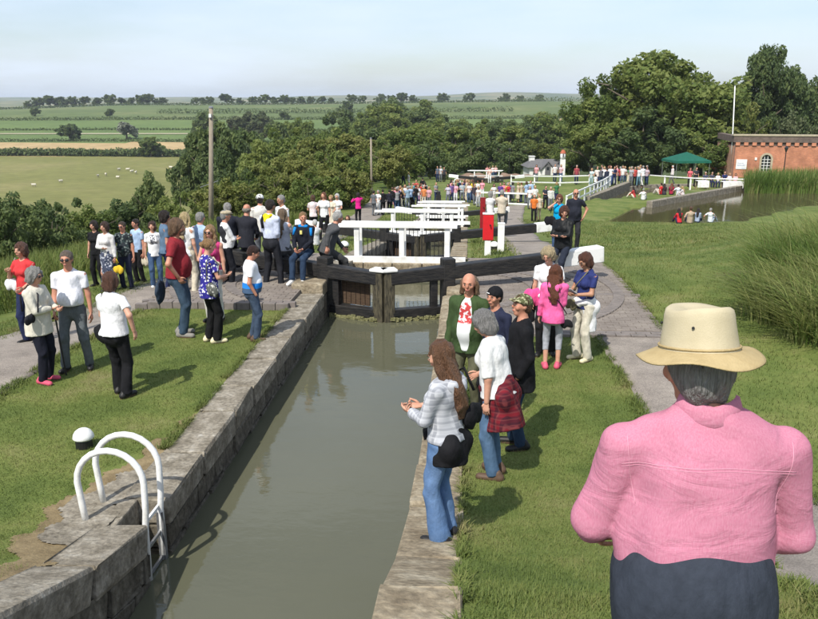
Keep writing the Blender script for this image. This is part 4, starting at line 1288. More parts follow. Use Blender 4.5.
# ================================================================== brick building on the right
def brick_mat():
    m, N, L, P = newmat('red_brick')
    tcn = N.new('ShaderNodeTexCoord')
    b = N.new('ShaderNodeTexBrick')
    b.inputs['Color1'].default_value = (0.50, 0.175, 0.085, 1)
    b.inputs['Color2'].default_value = (0.38, 0.125, 0.065, 1)
    b.inputs['Mortar'].default_value = (0.36, 0.26, 0.19, 1)
    b.inputs['Scale'].default_value = 1.0
    b.inputs['Brick Width'].default_value = 0.23
    b.inputs['Row Height'].default_value = 0.078
    b.inputs['Mortar Size'].default_value = 0.008
    mpn = N.new('ShaderNodeMapping')
    mpn.inputs['Rotation'].default_value = (math.pi / 2, 0, 0)
    L.new(tcn.outputs['Object'], mpn.inputs['Vector'])
    L.new(mpn.outputs['Vector'], b.inputs['Vector'])
    nz = N.new('ShaderNodeTexNoise'); nz.inputs['Scale'].default_value = 0.9; nz.inputs['Detail'].default_value = 6
    L.new(tcn.outputs['Object'], nz.inputs['Vector'])
    mr = N.new('ShaderNodeMapRange'); mr.inputs[1].default_value = 0.3; mr.inputs[2].default_value = 0.7; mr.inputs[3].default_value = 0.65; mr.inputs[4].default_value = 1.25
    L.new(nz.outputs['Fac'], mr.inputs[0])
    mu = N.new('ShaderNodeMix'); mu.data_type = 'RGBA'; mu.blend_type = 'MULTIPLY'; mu.inputs[0].default_value = 1
    L.new(b.outputs['Color'], mu.inputs[6]); L.new(mr.outputs[0], mu.inputs[7])
    L.new(mu.outputs[2], P.inputs['Base Color'])
    P.inputs['Roughness'].default_value = 0.9
    return m
M['brick'] = brick_mat()
M['parapet'] = mat('dark_parapet_brick', (0.10, 0.075, 0.065), (0.16, 0.12, 0.10), 0.9, 3, bump=0.2)
M['capstone'] = mat('pale_capstone', (0.42, 0.36, 0.26), (0.32, 0.28, 0.2), 0.9, 3)
M['glass'] = mat('dark_window_glass', (0.02, 0.025, 0.03), rough=0.08, spec=0.6)
M['slate'] = mat('grey_slate', (0.10, 0.10, 0.105), (0.15, 0.145, 0.145), 0.75, 6)
M['render'] = mat('white_render', (0.74, 0.73, 0.70), (0.64, 0.63, 0.60), 0.85, 4)
M['signblue'] = mat('sign_print_blue', (0.10, 0.14, 0.34), rough=0.5)
bd = 88.0
def at(px, py, dist):
    d = ray(px, py)
    return Vector((d[0] * dist, d[1] * dist, CAMZ + d[2] * dist))
A = at(731.5, 172, bd)
gzb = Hs(A.x, A.y)
RZ = R(-6)
root = empty('brick_building', (A.x, A.y, gzb - 0.4), RZ, 'single storey red brick building with arched window and dark parapet', 'building')
px2m = bd / FPX
def zb(py):
    return at(760, py, bd).z - (gzb - 0.4)
WID = 14.0
ztop = zb(145.5)
# wall with a real arched opening
wx, ww = (763 - 731.5) * px2m, 0.95
ws, wspr = zb(171), zb(158.5)
m = MB()
m.box((0, 0, 0), (wx - ww / 2, 0.35, ztop))
m.box((wx + ww / 2, 0, 0), (WID, 0.35, ztop))
m.box((wx - ww / 2, 0, 0), (wx + ww / 2, 0.35, ws))
arc = [(wx + ww / 2 * math.cos(t), wspr + ww / 2 * math.sin(t)) for t in [math.pi * k / 12 for k in range(13)]]
top = [(wx + ww / 2 * (1 - 2 * k / 12), ztop) for k in range(13)]
V = [(x, 0, z) for x, z in arc] + [(x, 0, z) for x, z in top] + [(x, 0.35, z) for x, z in arc] + [(x, 0.35, z) for x, z in top]
F = [(k, k + 1, 13 + k + 1, 13 + k) for k in range(12)] + [(26 + k, 26 + k + 1, 39 + k + 1, 39 + k) for k in range(12)] + [(k, k + 1, 26 + k + 1, 26 + k) for k in range(12)]
m.add(V, F)
m.box((0, 0.35, 0), (0.35, 9, ztop))
m.box((WID - 0.35, 0.35, 0), (WID, 9, ztop))
m.box((0, 9, 0), (WID, 9.35, ztop))
m.build('wall', M['brick'], root)
# parapet with dentils
MB().box((-0.12, -0.14, zb(141.8)), (WID + 0.1, 0.5, zb(135.5))).build('parapet', M['parapet'], root, bevel=0.02)
MB().box((-0.12, 0.5, zb(141.8)), (0.5, 9.2, zb(135.5))).build('parapet', M['parapet'], root)
MB().box((-0.2, -0.22, zb(135.5) + 0.003), (WID + 0.2, 0.6, zb(133.8))).build('coping', M['capstone'], root, bevel=0.02)
MB().box((0.5, 0.5, zb(138)), (WID - 0.1, 9.1, zb(137))).build('roof', M['slate'], root)
dm = MB().box((-0.22, -0.13, zb(145)), (0.22, 0.05, zb(141.8) - 0.003)).mesh('dentil', M['brick'])
k = 0
x = 0.35
while x < WID:
    obj('dentil', dm, root, (x, 0, 0)); x += 0.86
MB().box((0, -0.10, ztop - 0.0), (WID, 0.3, zb(141.8) - 0.004)).build('frieze', M['parapet'], root) if False else MB().box((0, 0.055, ztop + 0.002), (WID, 0.34, zb(141.8) - 0.004)).build('frieze', M['parapet'], root)
# window
win = empty('window', (0, 0, 0)); win.parent = root
m = MB()
ar2 = [(ww / 2 * math.cos(math.pi * k / 12), wspr + ww / 2 * math.sin(math.pi * k / 12)) for k in range(13)]
ar1 = [((ww / 2 + 0.2) * math.cos(math.pi * k / 12), wspr + (ww / 2 + 0.2) * math.sin(math.pi * k / 12)) for k in range(13)]
prof_o = [(ww / 2 + 0.2, ws)] + ar1 + [(-ww / 2 - 0.2, ws)]
prof_i = [(ww / 2, ws)] + ar2 + [(-ww / 2, ws)]
n = len(prof_o)
V = [(wx + x, -0.05, z) for x, z in prof_o] + [(wx + x, -0.05, z) for x, z in prof_i] + [(wx + x, 0.003, z) for x, z in prof_o] + [(wx + x, 0.12, z) for x, z in prof_i]
F = [(k, k + 1, n + k + 1, n + k) for k in range(n - 1)] + [(2 * n + k, 2 * n + k + 1, k + 1, k) for k in range(n - 1)] + [(n + k, n + k + 1, 3 * n + k + 1, 3 * n + k) for k in range(n - 1)]
m.add(V, F)
m.build('surround', M['capstone'], win)
me = bpy.data.meshes.new('pane')
pr = [(wx + x, 0.16, z) for x, z in prof_i]
me.from_pydata(pr, [], [tuple(range(len(pr)))]); me.materials.append(M['glass'])
obj('pane', me, win)
for fx in (-0.17, 0.17):
    MB().box((wx + fx - 0.025, 0.10, ws), (wx + fx + 0.025, 0.15, wspr + 0.38)).build('glazing_bar', M['white'], win)
for fz in (0.32, 0.64, 0.96, 1.28):
    MB().box((wx - ww / 2, 0.105, ws + fz - 0.025), (wx + ww / 2, 0.145, ws + fz + 0.025)).build('glazing_bar', M['white'], win)
MB().box((wx - ww / 2 - 0.25, -0.1, ws - 0.14), (wx + ww / 2 + 0.25, 0.1, ws - 0.003)).build('sill', M['capstone'], win)
# white sign with a few lines of blurred print
sx0, sx1 = (735 - 731.5) * px2m, (745 - 731.5) * px2m
sg = MB().box((sx0, -0.06, zb(168.8)), (sx1, -0.005, zb(159))).build('sign_board', M['white'], root)
for py, a, b in ((162.5, 0.1, 0.72), (164.2, 0.14, 0.9), (165.4, 0.1, 0.86), (167.4, 0.5, 0.9)):
    x = sx0 + (sx1 - sx0) * a
    rj = random.Random(int(py * 10))
    e_ = sx0 + (sx1 - sx0) * b
    while x < e_:
        w_ = rj.uniform(0.03, 0.09)
        MB().box((x, -0.066, zb(py + 0.55)), (min(x + w_, e_), -0.0605, zb(py))).build('print_mark', M['signblue'], sg)
        x += w_ + rj.uniform(0.02, 0.05)
MB().box(((752 - 731.5) * px2m, -0.1, zb(159.5)), ((754 - 731.5) * px2m, -0.004, zb(157))).build('alarm_box', M['white'], root)
MB().tube([(0.08, -0.06, 0), (0.08, -0.06, ztop)], 0.05).build('drain_pipe', M['parapet'], root)
# old low wall left of it
p = at(709, 160, 92)
root = empty('old_brick_wall', (p.x, p.y, Hs(p.x, p.y) - 0.3), R(4), 'crumbling low brick wall left of the brick building', 'wall')
MB().box((0, 0, 0), (2.6, 0.4, 2.9)).build('wall', M['brick'], root, bevel=0.04)
MB().box((-0.08, -0.08, 2.903), (2.7, 0.5, 3.15)).build('coping', M['parapet'], root, bevel=0.05)
# lamp post in front of the building, and one near the cottage
def lamp(label, px, py, top, dist):
    p = at(px, py, dist)
    z = Hs(p.x, p.y)
    h = at(px, top, dist).z - z
    root = empty('lamp_post', (p.x, p.y, z - 0.1), 0, label, 'lamp post')
    MB().tube([(0, 0, 0), (0, 0, 0.5), (0, 0, h - 0.5)], [0.09, 0.06, 0.045], 8).build('column', M['iron'], root)
    MB().lathe([(0.06, h - 0.5), (0.2, h - 0.1), (0.22, h - 0.06)], 6).build('lantern', M['glass'], root)
    MB().lathe([(0.26, h - 0.055), (0.12, h + 0.06), (0.03, h + 0.16)], 6).build('lantern_top', M['iron'], root)
    MB().bar((-0.18, 0, h - 0.62), (0.18, 0, h - 0.62), 0.03, 0.03).build('ladder_bar', M['iron'], root)
lamp('black lamp post in front of the brick building', 783, 178, 146, 84)
lamp('slim lamp post left of the white cottage', 509, 172, 148, 120)

# ================================================================== white cottage
cd = 116.0
A = at(547, 178, cd)
gzc = Hs(A.x, A.y)
k_ = cd / FPX
root = empty('white_cottage', (A.x, A.y, gzc - 0.3), R(8), 'small white cottage with dark slate roof and pointed gable', 'cottage')
def zc(py):
    return at(547, py, cd).z - gzc + 0.3
x0, x1 = (528.5 - 547) * k_, (566 - 547) * k_
MB().box((x0 + 0.2, 0.6, 0), (x1 - 0.2, 5.0, zc(167))).build('wall', M['render'], root)
V = [(x0 - 0.2, 0.2, zc(167.5)), (x1 + 0.2, 0.2, zc(167.5)), (x1 - 0.6, 2.8, zc(160)), (x0 + 0.9, 2.8, zc(160)), (x0 - 0.2, 5.4, zc(167.5)), (x1 + 0.2, 5.4, zc(167.5))]
rf = MB().add(V, [(0, 1, 2, 3), (5, 4, 3, 2), (4, 0, 3), (1, 5, 2), (0, 4, 5, 1)]).build('roof', M['slate'], root)
MB().box(((532.5 - 547) * k_, 2.4, zc(163)), ((537.5 - 547) * k_, 3.2, zc(157.5))).build('chimney', M['render'], rf)
MB().box(((532 - 547) * k_, 2.3, zc(157.5) + 0.003), ((538 - 547) * k_, 3.3, zc(156.8))).build('chimney_cap', M['render'], rf)
gx0, gx1, gxm = (541.5 - 547) * k_, (552.5 - 547) * k_, 0.0
V = [(gx0, -0.3, 0), (gx1, -0.3, 0), (gx1, -0.3, zc(169)), (gxm, -0.3, zc(162)), (gx0, -0.3, zc(169)), (gx0, 2.6, 0), (gx1, 2.6, 0), (gx1, 2.6, zc(169)), (gxm, 2.6, zc(162)), (gx0, 2.6, zc(169))]
MB().add(V, [(0, 1, 2, 3, 4), (9, 8, 7, 6, 5), (1, 6, 7, 2), (0, 4, 9, 5)]).build('gable_wall', M['render'], root)
for sgn, xe in ((-1, gx0), (1, gx1)):
    a = Vector((xe + sgn * 0.25, 1.05, zc(169.8) + 0.08)); b = Vector((0, 1.05, zc(161.5) + 0.1))
    MB().bar(a, b, 3.1, 0.12, up=(0, 0, 1)).build('gable_roof', M['slate'], root)
for xx, z0, z1, w_, yy in ((0, zc(170.5), zc(166), 0.5, -0.302), ((536 - 547) * k_, zc(175), zc(170), 0.7, 0.598), ((559 - 547) * k_, zc(175), zc(170), 0.7, 0.598)):
    f = MB().box((xx - w_ / 2, yy - 0.05, z0), (xx + w_ / 2, yy, z1)).build('window', M['slate'], root)
    MB().box((xx - w_ / 2 + 0.08, yy - 0.06, z0 + 0.08), (xx + w_ / 2 - 0.08, yy - 0.051, z1 - 0.08)).build('pane', M['glass'], f)
f = MB().box((-0.4, -0.36, 0.25), (0.4, -0.302, 2.2)).build('door', M['slate'], root)
# tall white chimney turret with a red pot at the right end
p = at(562, 176, 107)
root = empty('chimney_turret', (p.x, p.y, Hs(p.x, p.y) - 0.3), 0, 'slim white turret with red cap right of the cottage', 'chimney')
h0 = at(562, 159, 107).z - root.location.z; h1 = at(562, 153, 107).z - root.location.z
h2 = at(562, 149.5, 107).z - root.location.z
MB().box((-0.33, -0.33, 0), (0.33, 0.33, h0)).build('base', M['render'], root)
MB().lathe([(0.34, h0 + 0.002), (0.37, (h0 + h1) / 2), (0.34, h1)], 10).build('shaft', M['render'], root, smooth=True)
MB().lathe([(0.40, h1 + 0.002), (0.30, h1 + 0.25), (0.16, h2)], 8).build('cap', mat('red_clay', (0.38, 0.11, 0.06), rough=0.8), root)
MB().box((-0.1, -0.40, h0 + 0.3), (0.1, -0.30, h0 + 0.75)).build('slit_window', M['slate'], root)

# ================================================================== far lock gate and white fences
gate_leaf('left leaf of the far small black lock gates below the wood', -1, 85.0, Hs(1.9, 85) + 0.05, 'lock gate leaves', xc=1.9, tail=3.0)
gate_leaf('right leaf of the far small black lock gates below the wood', 1, 85.0, Hs(1.9, 85) + 0.05, 'lock gate leaves', xc=1.9, tail=3.0)
footbridge('white footbridge railing over the far small lock gates', 1.9, 86.2, Hs(1.9, 86) + 0.05, 3.4, False, 1.15)
def fence(label, pts, posth, rails, spacing, rw=0.09, rh=0.09, group='white fences'):
    pts = [Vector(p) for p in pts]
    root = empty('white_fence', pts[0], 0, label, 'fence', group)
    inv = pts[0]
    for a, b in zip(pts[:-1], pts[1:]):
        n = max(1, round((b - a).length / spacing))
        for k in range(n + (1 if b is pts[-1] else 0)):
            p = a + (b - a) * (k / n) - inv
            MB().box((p.x - 0.06, p.y - 0.06, p.z - 0.3), (p.x + 0.06, p.y + 0.06, p.z + posth)).build('post', M['white'], root)
        for z in rails:
            MB().bar(a - inv + Vector((0, -0.1, z)), b - inv + Vector((0, -0.1, z)), rw, rh).build('rail', M['white'], root)
    return root
def sp(px, py):
    return Vector(spot(px, py))
fence('long low white fence before the cottage', [sp(511, 184.5), sp(560, 186), sp(589, 185)], 0.95, (0.28, 0.85), 4.0, 0.08, 0.10)
fence('white railing descending towards the lock from the crowd', [sp(566, 210), sp(590, 198), sp(604, 191), sp(610, 186)], 1.0, (0.45, 0.95), 1.6)
fence('white two rail fence behind the people left of the man with the orange bag', [sp(474, 204), sp(508, 205), sp(530, 206)], 0.95, (0.12, 0.9), 4.0, 0.08, 0.12)
# long white barrier rail before the crowd and the gazebo
fence('long white barrier rail passing in front of the crowd and the gazebo', [sp(590, 182), sp(640, 184.5), sp(690, 188.5), sp(744, 190)], 0.95, (0.9,), 3.2, 0.07, 0.08)
# ================================================================== gazebo
p = sp(684, 185)
p = at(684, 184, 84); p.z = Hs(p.x, p.y)
root = empty('gazebo', p, R(10), 'green pop-up gazebo beside the long white rail', 'gazebo')
s = 1.75
M['green_cloth'] = mat('green_canvas', (0.008, 0.10, 0.065), (0.006, 0.08, 0.05), 0.7, 3)
for i in (-1, 1):
    for j in (-1, 1):
        MB().tube([(i * s, j * s, -0.05), (i * s, j * s, 1.95)], 0.03, 6).build('leg', M['galv'], root)
V = [(-s - .1, -s - .1, 1.95), (s + .1, -s - .1, 1.95), (s + .1, s + .1, 1.95), (-s - .1, s + .1, 1.95), (0, 0, 2.75), (-s - .12, -s - .12, 1.72), (s + .12, -s - .12, 1.72), (s + .12, s + .12, 1.72), (-s - .12, s + .12, 1.72)]
MB().add(V, [(0, 1, 4), (1, 2, 4), (2, 3, 4), (3, 0, 4)]).build('canopy', M['green_cloth'], root)
MB().add(V, [(5, 6, 1, 0), (6, 7, 2, 1), (7, 8, 3, 2), (8, 5, 0, 3)]).build('valance', M['green_cloth'], root)
# stone edge of the pond and the side pond
def edging(label, pxs, z, h=0.38, w=0.45):
    P = [Vector((*G(a, b, z), z)) for a, b in pxs]
    root = empty('pond_edge', P[0], 0, label, 'wall', 'stone pond edges')
    inv = P[0]
    r = random.Random(4)
    for a, b in zip(P[:-1], P[1:]):
        n = max(1, round((b - a).length / 1.1))
        for k in range(n):
            q0 = a + (b - a) * (k / n + 0.004) - inv; q1 = a + (b - a) * ((k + 1) / n - 0.004) - inv
            dz = Vector((0, 0, -0.35 + (h + 0.35) / 2 + r.uniform(-0.01, 0.01)))
            MB().bar(q0 + dz, q1 + dz, w, h + 0.35).build('edge_stone', M['stone'], root, bevel=0.02)
    return root
edging('dark stone edge along the far side of the pond', [(649, 207.5), (672, 203), (700, 198), (722, 194), (742, 190.3)], PZ, 0.45)
edging('dark stone wall of the side pond below the descending white railing', [(586, 207), (606, 199), (627, 190.3)], POND2Z, 0.75, 0.5)
edging('pale stone edge of the side pond in front of the crowd', [(627, 190.3), (650, 188.3), (706, 187.6)], POND2Z, 0.35, 0.5)
# ================================================================== sheep
M['fleece'] = mat('fleece', (0.62, 0.58, 0.48), (0.5, 0.46, 0.37), 0.95, 9, bump=0.5)
M['sheepface'] = mat('sheep_face', (0.30, 0.26, 0.2), rough=0.9)
# ================================================================== people
# ---- bodies are grown as distance fields and meshed with surface nets: one continuous skin
def surface_net(D, org, vx):
    nx_, ny_, nz_ = D.shape
    S = D < 0
    def c(i, j, k):
        return S[i:nx_ - 1 + i, j:ny_ - 1 + j, k:nz_ - 1 + k]
    cnt = sum(c(i, j, k).astype(np.int8) for i in (0, 1) for j in (0, 1) for k in (0, 1))
    act = (cnt > 0) & (cnt < 8)
    ii, jj, kk = np.nonzero(act)
    n = len(ii)
    cid = np.full(act.shape, -1, np.int32)
    cid[ii, jj, kk] = np.arange(n)
    corner = [(i, j, k) for i in (0, 1) for j in (0, 1) for k in (0, 1)]
    val = np.stack([D[ii + a, jj + b, kk + d] for a, b, d in corner], 1)
    acc = np.zeros((n, 3)); num = np.zeros(n)
    cpos = np.array(corner, float)
    for p in range(8):
        for ax in range(3):
            if corner[p][ax] == 0:
                q = p + (4, 2, 1)[ax]
                a = val[:, p]; b = val[:, q]
                m = (a < 0) != (b < 0)
                t = np.where(m, a / np.where(m, a - b, 1), 0)
                pos = cpos[p][None, :] + (cpos[q] - cpos[p])[None, :] * t[:, None]
                acc += np.where(m[:, None], pos, 0)
                num += m
    V = (np.stack([ii, jj, kk], 1) + acc / num[:, None]) * vx + org
    F = []
    for ax in range(3):
        sl0 = [slice(1, -1)] * 3; sl1 = [slice(1, -1)] * 3
        sl0[ax] = slice(0, -1); sl1[ax] = slice(1, None)
        a = S[tuple(sl0)]; b = S[tuple(sl1)]
        x, y, z = np.nonzero(a != b)
        fl_ = a[x, y, z]
        g = [x, y, z]
        for d in range(3):
            if d != ax: g[d] = g[d] + 1
        u, v = [(1, 2), (2, 0), (0, 1)][ax]
        def cell(du, dv):
            h = [g[0].copy(), g[1].copy(), g[2].copy()]
            h[u] -= du; h[v] -= dv
            return cid[h[0], h[1], h[2]]
        qd = np.stack([cell(1, 1), cell(0, 1), cell(0, 0), cell(1, 0)], 1)
        qd = np.where(fl_[:, None], qd, qd[:, ::-1])
        F.append(qd)
    F = np.concatenate(F)
    return V, F[(F >= 0).all(1)]

class SDF:
    def __init__(s, k=0.03):
        s.p = []; s.k = k; s.cuts = []; s.subs = []
        s.noise = 0.0; s.nf = 18.0
    def cap(s, a, b, ra, rb=None, k=None, flat=False):
        s.p.append(('d' if flat else 'c', np.array(a, float), np.array(b, float), ra, ra if rb is None else rb, None, None, s.k if k is None else k)); return s
    def ell(s, c, r, Rm=None, k=None):
        s.p.append(('e', np.array(c, float), None, 0, 0, np.array(r, float), Rm, s.k if k is None else k)); return s
    def fcap(s, a, b, ra, rb, flat, Rm=None, k=None):
        """capsule flattened: flat = scale of the local (x, y, z) axes"""
        s.p.append(('f', np.array(a, float), np.array(b, float), ra, rb, np.array(flat, float), Rm, s.k if k is None else k)); return s
    def cut(s, n, d):
        """keep where dot(n, p) > d"""
        s.cuts.append((np.array(n, float), d)); return s
    def sub(s, c, r, Rm=None):
        s.subs.append((np.array(c, float), np.array(r, float), Rm)); return s
    def mesh(s, name, vx, material=None):
        lo = []; hi = []
        bb = []
        for t, a, b, ra, rb, fl_, Rm, k in s.p:
            if t == 'e':
                m = np.full(3, max(fl_)) if Rm is not None else fl_
                l, h = a - m, a + m
            else:
                m = max(ra, rb) * (1 if fl_ is None else max(1, max(fl_)))
                l, h = np.minimum(a, b) - m, np.maximum(a, b) + m
            bb.append((l, h)); lo.append(l); hi.append(h)
        lo = np.min(lo, 0) - 3 * vx - 0.01; hi = np.max(hi, 0) + 3 * vx + 0.01
        n = np.ceil((hi - lo) / vx).astype(int) + 1
        D = np.full(n, 0.5)
        ax = [lo[i] + np.arange(n[i]) * vx for i in range(3)]
        for (t, a, b, ra, rb, fl_, Rm, k), (l, h) in zip(s.p, bb):
            mg = k + 2.5 * vx + 0.012
            sl = []
            for i in range(3):
                i0 = max(0, int((l[i] - mg - lo[i]) / vx)); i1 = min(n[i], int((h[i] + mg - lo[i]) / vx) + 2)
                sl.append(slice(i0, i1))
            X, Y, Z = np.meshgrid(ax[0][sl[0]], ax[1][sl[1]], ax[2][sl[2]], indexing='ij')
            P = np.stack([X, Y, Z], -1) - a
            if t in 'cd':
                ba = b - a; L2 = max(ba @ ba, 1e-9)
                h_ = np.clip((P @ ba) / L2, 0, 1)
                d = np.linalg.norm(P - h_[..., None] * ba, axis=-1) - (ra + (rb - ra) * h_)
                if t == 'd': d = np.maximum(d, ((P - ba) @ ba) / math.sqrt(L2))
            elif t == 'e':
                if Rm is not None: P = P @ Rm
                q = np.linalg.norm(P / fl_, axis=-1)
                q2 = np.linalg.norm(P / fl_ ** 2, axis=-1)
                d = np.where(q2 > 1e-9, q * (q - 1) / np.maximum(q2, 1e-9), -min(fl_))
            else:
                ba = b - a
                if Rm is not None:
                    P = P @ Rm; ba = ba @ Rm
                P = P / fl_; ba = ba / fl_
                L2 = max(ba @ ba, 1e-9)
                h_ = np.clip((P @ ba) / L2, 0, 1)
                d = (np.linalg.norm(P - h_[..., None] * ba, axis=-1) - (ra + (rb - ra) * h_)) * min(fl_)
            old = D[tuple(sl)]
            if k > 0:
                hh = np.clip(0.5 + 0.5 * (old - d) / k, 0, 1)
                D[tuple(sl)] = old * (1 - hh) + d * hh - k * hh * (1 - hh)
            else:
                D[tuple(sl)] = np.minimum(old, d)
        if s.noise or s.cuts or s.subs:
            X, Y, Z = np.meshgrid(*ax, indexing='ij')
            if s.noise:
                f = s.nf
                w = np.sin(f * (X * 1.3 + Z * 0.45) + 2.2 * np.sin(Y * f * 0.6 + Z * 9)) + np.sin(f * (Y * 1.3 - Z * 0.40 + X * 0.4) + 1.3 + 2.4 * np.sin(X * f * 0.5 + Z * 7)) + 0.7 * np.sin(f * 1.7 * (0.5 * Z + 0.9 * X - 0.8 * Y) + 2 * np.sin(Z * 13))
                D = D + s.noise * w * 0.5
            for nn, dd in s.cuts:
                D = np.maximum(D, dd - (X * nn[0] + Y * nn[1] + Z * nn[2]))
            for c_, r_, Rm in s.subs:
                P = np.stack([X, Y, Z], -1) - c_
                if Rm is not None: P = P @ Rm
                q = np.linalg.norm(P / r_, axis=-1)
                D = np.maximum(D, -(q - 1) * min(r_))
        V, F = surface_net(D, lo, vx)
        return fast_mesh(name, V, F, material, True)

def rotm(rx=0, ry=0, rz=0):
    m = Matrix.Rotation(rz, 3, 'Z') @ Matrix.Rotation(rx, 3, 'X') @ Matrix.Rotation(ry, 3, 'Y')
    return np.array(m)

def ik(a, t, l1, l2, hint):
    """elbow / knee position between a and target t, bent towards hint; returns joint, clamped end"""
    a = np.array(a, float); t = np.array(t, float)
    d = t - a; L = np.linalg.norm(d)
    L = max(L, 1e-4)
    u = d / L
    mx_ = (l1 + l2) * 0.995
    if L > mx_: L = mx_
    L = max(L, abs(l1 - l2) + 0.02)
    t = a + u * L
    x = (l1 * l1 - l2 * l2 + L * L) / (2 * L)
    h = math.sqrt(max(l1 * l1 - x * x, 0))
    hn = np.array(hint, float); hn = hn - u * (hn @ u)
    hn /= max(np.linalg.norm(hn), 1e-6)
    return a + u * x + hn * h, t

SKIN = {k: mat('skin_' + k, c, c2, 0.55, 14, spec=0.35) for k, c, c2 in (('fair', (0.52, 0.29, 0.20), (0.46, 0.23, 0.155)), ('ruddy', (0.48, 0.235, 0.155), (0.42, 0.18, 0.115)), ('tan', (0.40, 0.21, 0.13), (0.34, 0.17, 0.10)), ('dark', (0.13, 0.07, 0.045), (0.10, 0.05, 0.033)))}
CL = {}
def cloth(c, c2=None, rough=0.85, scale=30):
    key = (tuple(c), None if c2 is None else tuple(c2), scale)
    if key not in CL:
        a = tuple(c); b = tuple(c2) if c2 else tuple(x * 0.80 for x in c)
        CL[key] = mat('cloth', a, b, rough, scale, bump=0.55, bscale=15, spec=0.15, stretch=(1, 1, 0.6))
    return CL[key]
HAIRM = {}
def hairm(c):
    c = tuple(c)
    if c not in HAIRM:
        HAIRM[c] = mat('hair', tuple(x * 0.45 for x in c), tuple(min(0.9, x * 1.2) for x in c), 0.5, 40, bump=1.0, bscale=60, stretch=(3, 3, 0.3), spec=0.4, lo=0.3, hi=0.7)
    return HAIRM[c]
M['shoe_black'] = mat('shoe_black', (0.015, 0.014, 0.014), rough=0.5)
M['shoe_brown'] = mat('shoe_brown', (0.09, 0.055, 0.035), rough=0.6)
M['shoe_white'] = mat('shoe_white', (0.7, 0.7, 0.68), rough=0.6)
M['shoe_grey'] = mat('shoe_grey', (0.2, 0.19, 0.17), rough=0.7)
M['shoe_pink'] = mat('shoe_pink', (0.55, 0.08, 0.14), rough=0.6)
M['shoe_cream'] = mat('shoe_cream', (0.62, 0.55, 0.36), rough=0.6)
M['lens'] = mat('dark_lens', (0.012, 0.012, 0.014), rough=0.12, spec=0.6)
M['eye_dark'] = mat('eye_dark', (0.02, 0.016, 0.012), rough=0.3)
M['eye_white'] = mat('eye_white', (0.40, 0.34, 0.30), rough=0.45)
M['lip'] = mat('lip', (0.38, 0.12, 0.10), rough=0.5)

# ---- shared small parts
def hand_mesh(curl, mirror):
    """wrist at the origin, fingers along -Z, thumb towards +Y (forward), palm facing inwards (-X for the right hand)"""
    s = SDF(0.008)
    s.fcap((0, 0, 0.01), (0, 0.002, -0.075), 0.024, 0.038, (0.52, 1, 1))
    me = s.mesh('hand', 0.006, SKIN['fair'])
    m = MB()
    vs = np.zeros(len(me.vertices) * 3); me.vertices.foreach_get('co', vs)
    m.v = [tuple(v) for v in vs.reshape(-1, 3)]
    m.f = [tuple(p.vertices) for p in me.polygons]
    for k, (y, L, r) in enumerate(((0.029, 0.072, 0.0088), (0.010, 0.082, 0.0092), (-0.010, 0.076, 0.0088), (-0.029, 0.060, 0.0078))):
        p = Vector((0, y, -0.082)); a = 0.12 + curl * 0.25
        pts = [p + Vector((0, 0, 0.02)), p]
        for j, fr_ in enumerate((0.45, 0.32, 0.23)):
            p = p + Vector((-math.sin(a) * L * fr_, y * 0.04, -math.cos(a) * L * fr_))
            pts.append(p); a += curl * 0.75
        m.tube(pts, [r, r, r * 0.97, r * 0.9, r * 0.62], 7)
    p = Vector((0, 0.028, -0.03))
    pts = [p, p + Vector((-0.012, 0.022, -0.026)), p + Vector((-0.022, 0.030, -0.056)), p + Vector((-0.028 - 0.01 * curl, 0.026, -0.080))]
    m.tube(pts, [0.013, 0.012, 0.0105, 0.007], 7)
    if mirror:
        m.v = [(-x, y, z) for x, y, z in m.v]
    return m.mesh('hand', SKIN['fair'], True)
HAND = {(c, s): hand_mesh(c, s < 0) for c in (0.45, 1.35) for s in (-1, 1)}
def shoe_mesh():
    s = SDF(0.03)
    s.fcap((0, -0.05, 0.035), (0, 0.15, 0.030), 0.046, 0.044, (0.95, 1, 0.85))
    s.cap((0, -0.045, 0.05), (0, -0.03, 0.085), 0.042, 0.040)
    s.cut((0, 0, 1), 0.0)
    return s.mesh('shoe', 0.011, M['shoe_black'])
SHOE = shoe_mesh()
def sole_mesh():
    m = MB()
    out = [(0.046 * math.cos(t) * (1.0), (0.05 + 0.145 * math.sin(t))) for t in [2 * math.pi * k / 14 for k in range(14)]]
    V = [(x, y, 0) for x, y in out] + [(x * 1.04, y, 0.018) for x, y in out]
    m.add(V, [tuple(reversed(range(14))), tuple(range(14, 28))] + [(k, (k + 1) % 14, 14 + (k + 1) % 14, 14 + k) for k in range(14)])
    return m.mesh('sole', M['shoe_black'])
SOLE = sole_mesh()
def ball(name, r, m_, n=10):
    m = MB()
    prof = [(max(1e-4, r[0] * math.sin(math.pi * k / 6)), -r[2] * math.cos(math.pi * k / 6)) for k in range(0, 7)]
    m.lathe(prof, n)
    me = m.mesh(name, m_, True)
    for v in me.vertices: v.co.y *= r[1] / r[0]
    return me
EYEW = ball('eye', (0.0115, 0.007, 0.0052), M['eye_white'])
EYED = ball('iris', (0.0060, 0.006, 0.0056), M['eye_dark'])
LIP = ball('mouth', (0.025, 0.009, 0.0065), M['lip'])
BROW = ball('eyebrow', (0.019, 0.006, 0.0045), M['eye_dark'])
SHADE = ball('lens', (0.026, 0.008, 0.019), M['lens'])

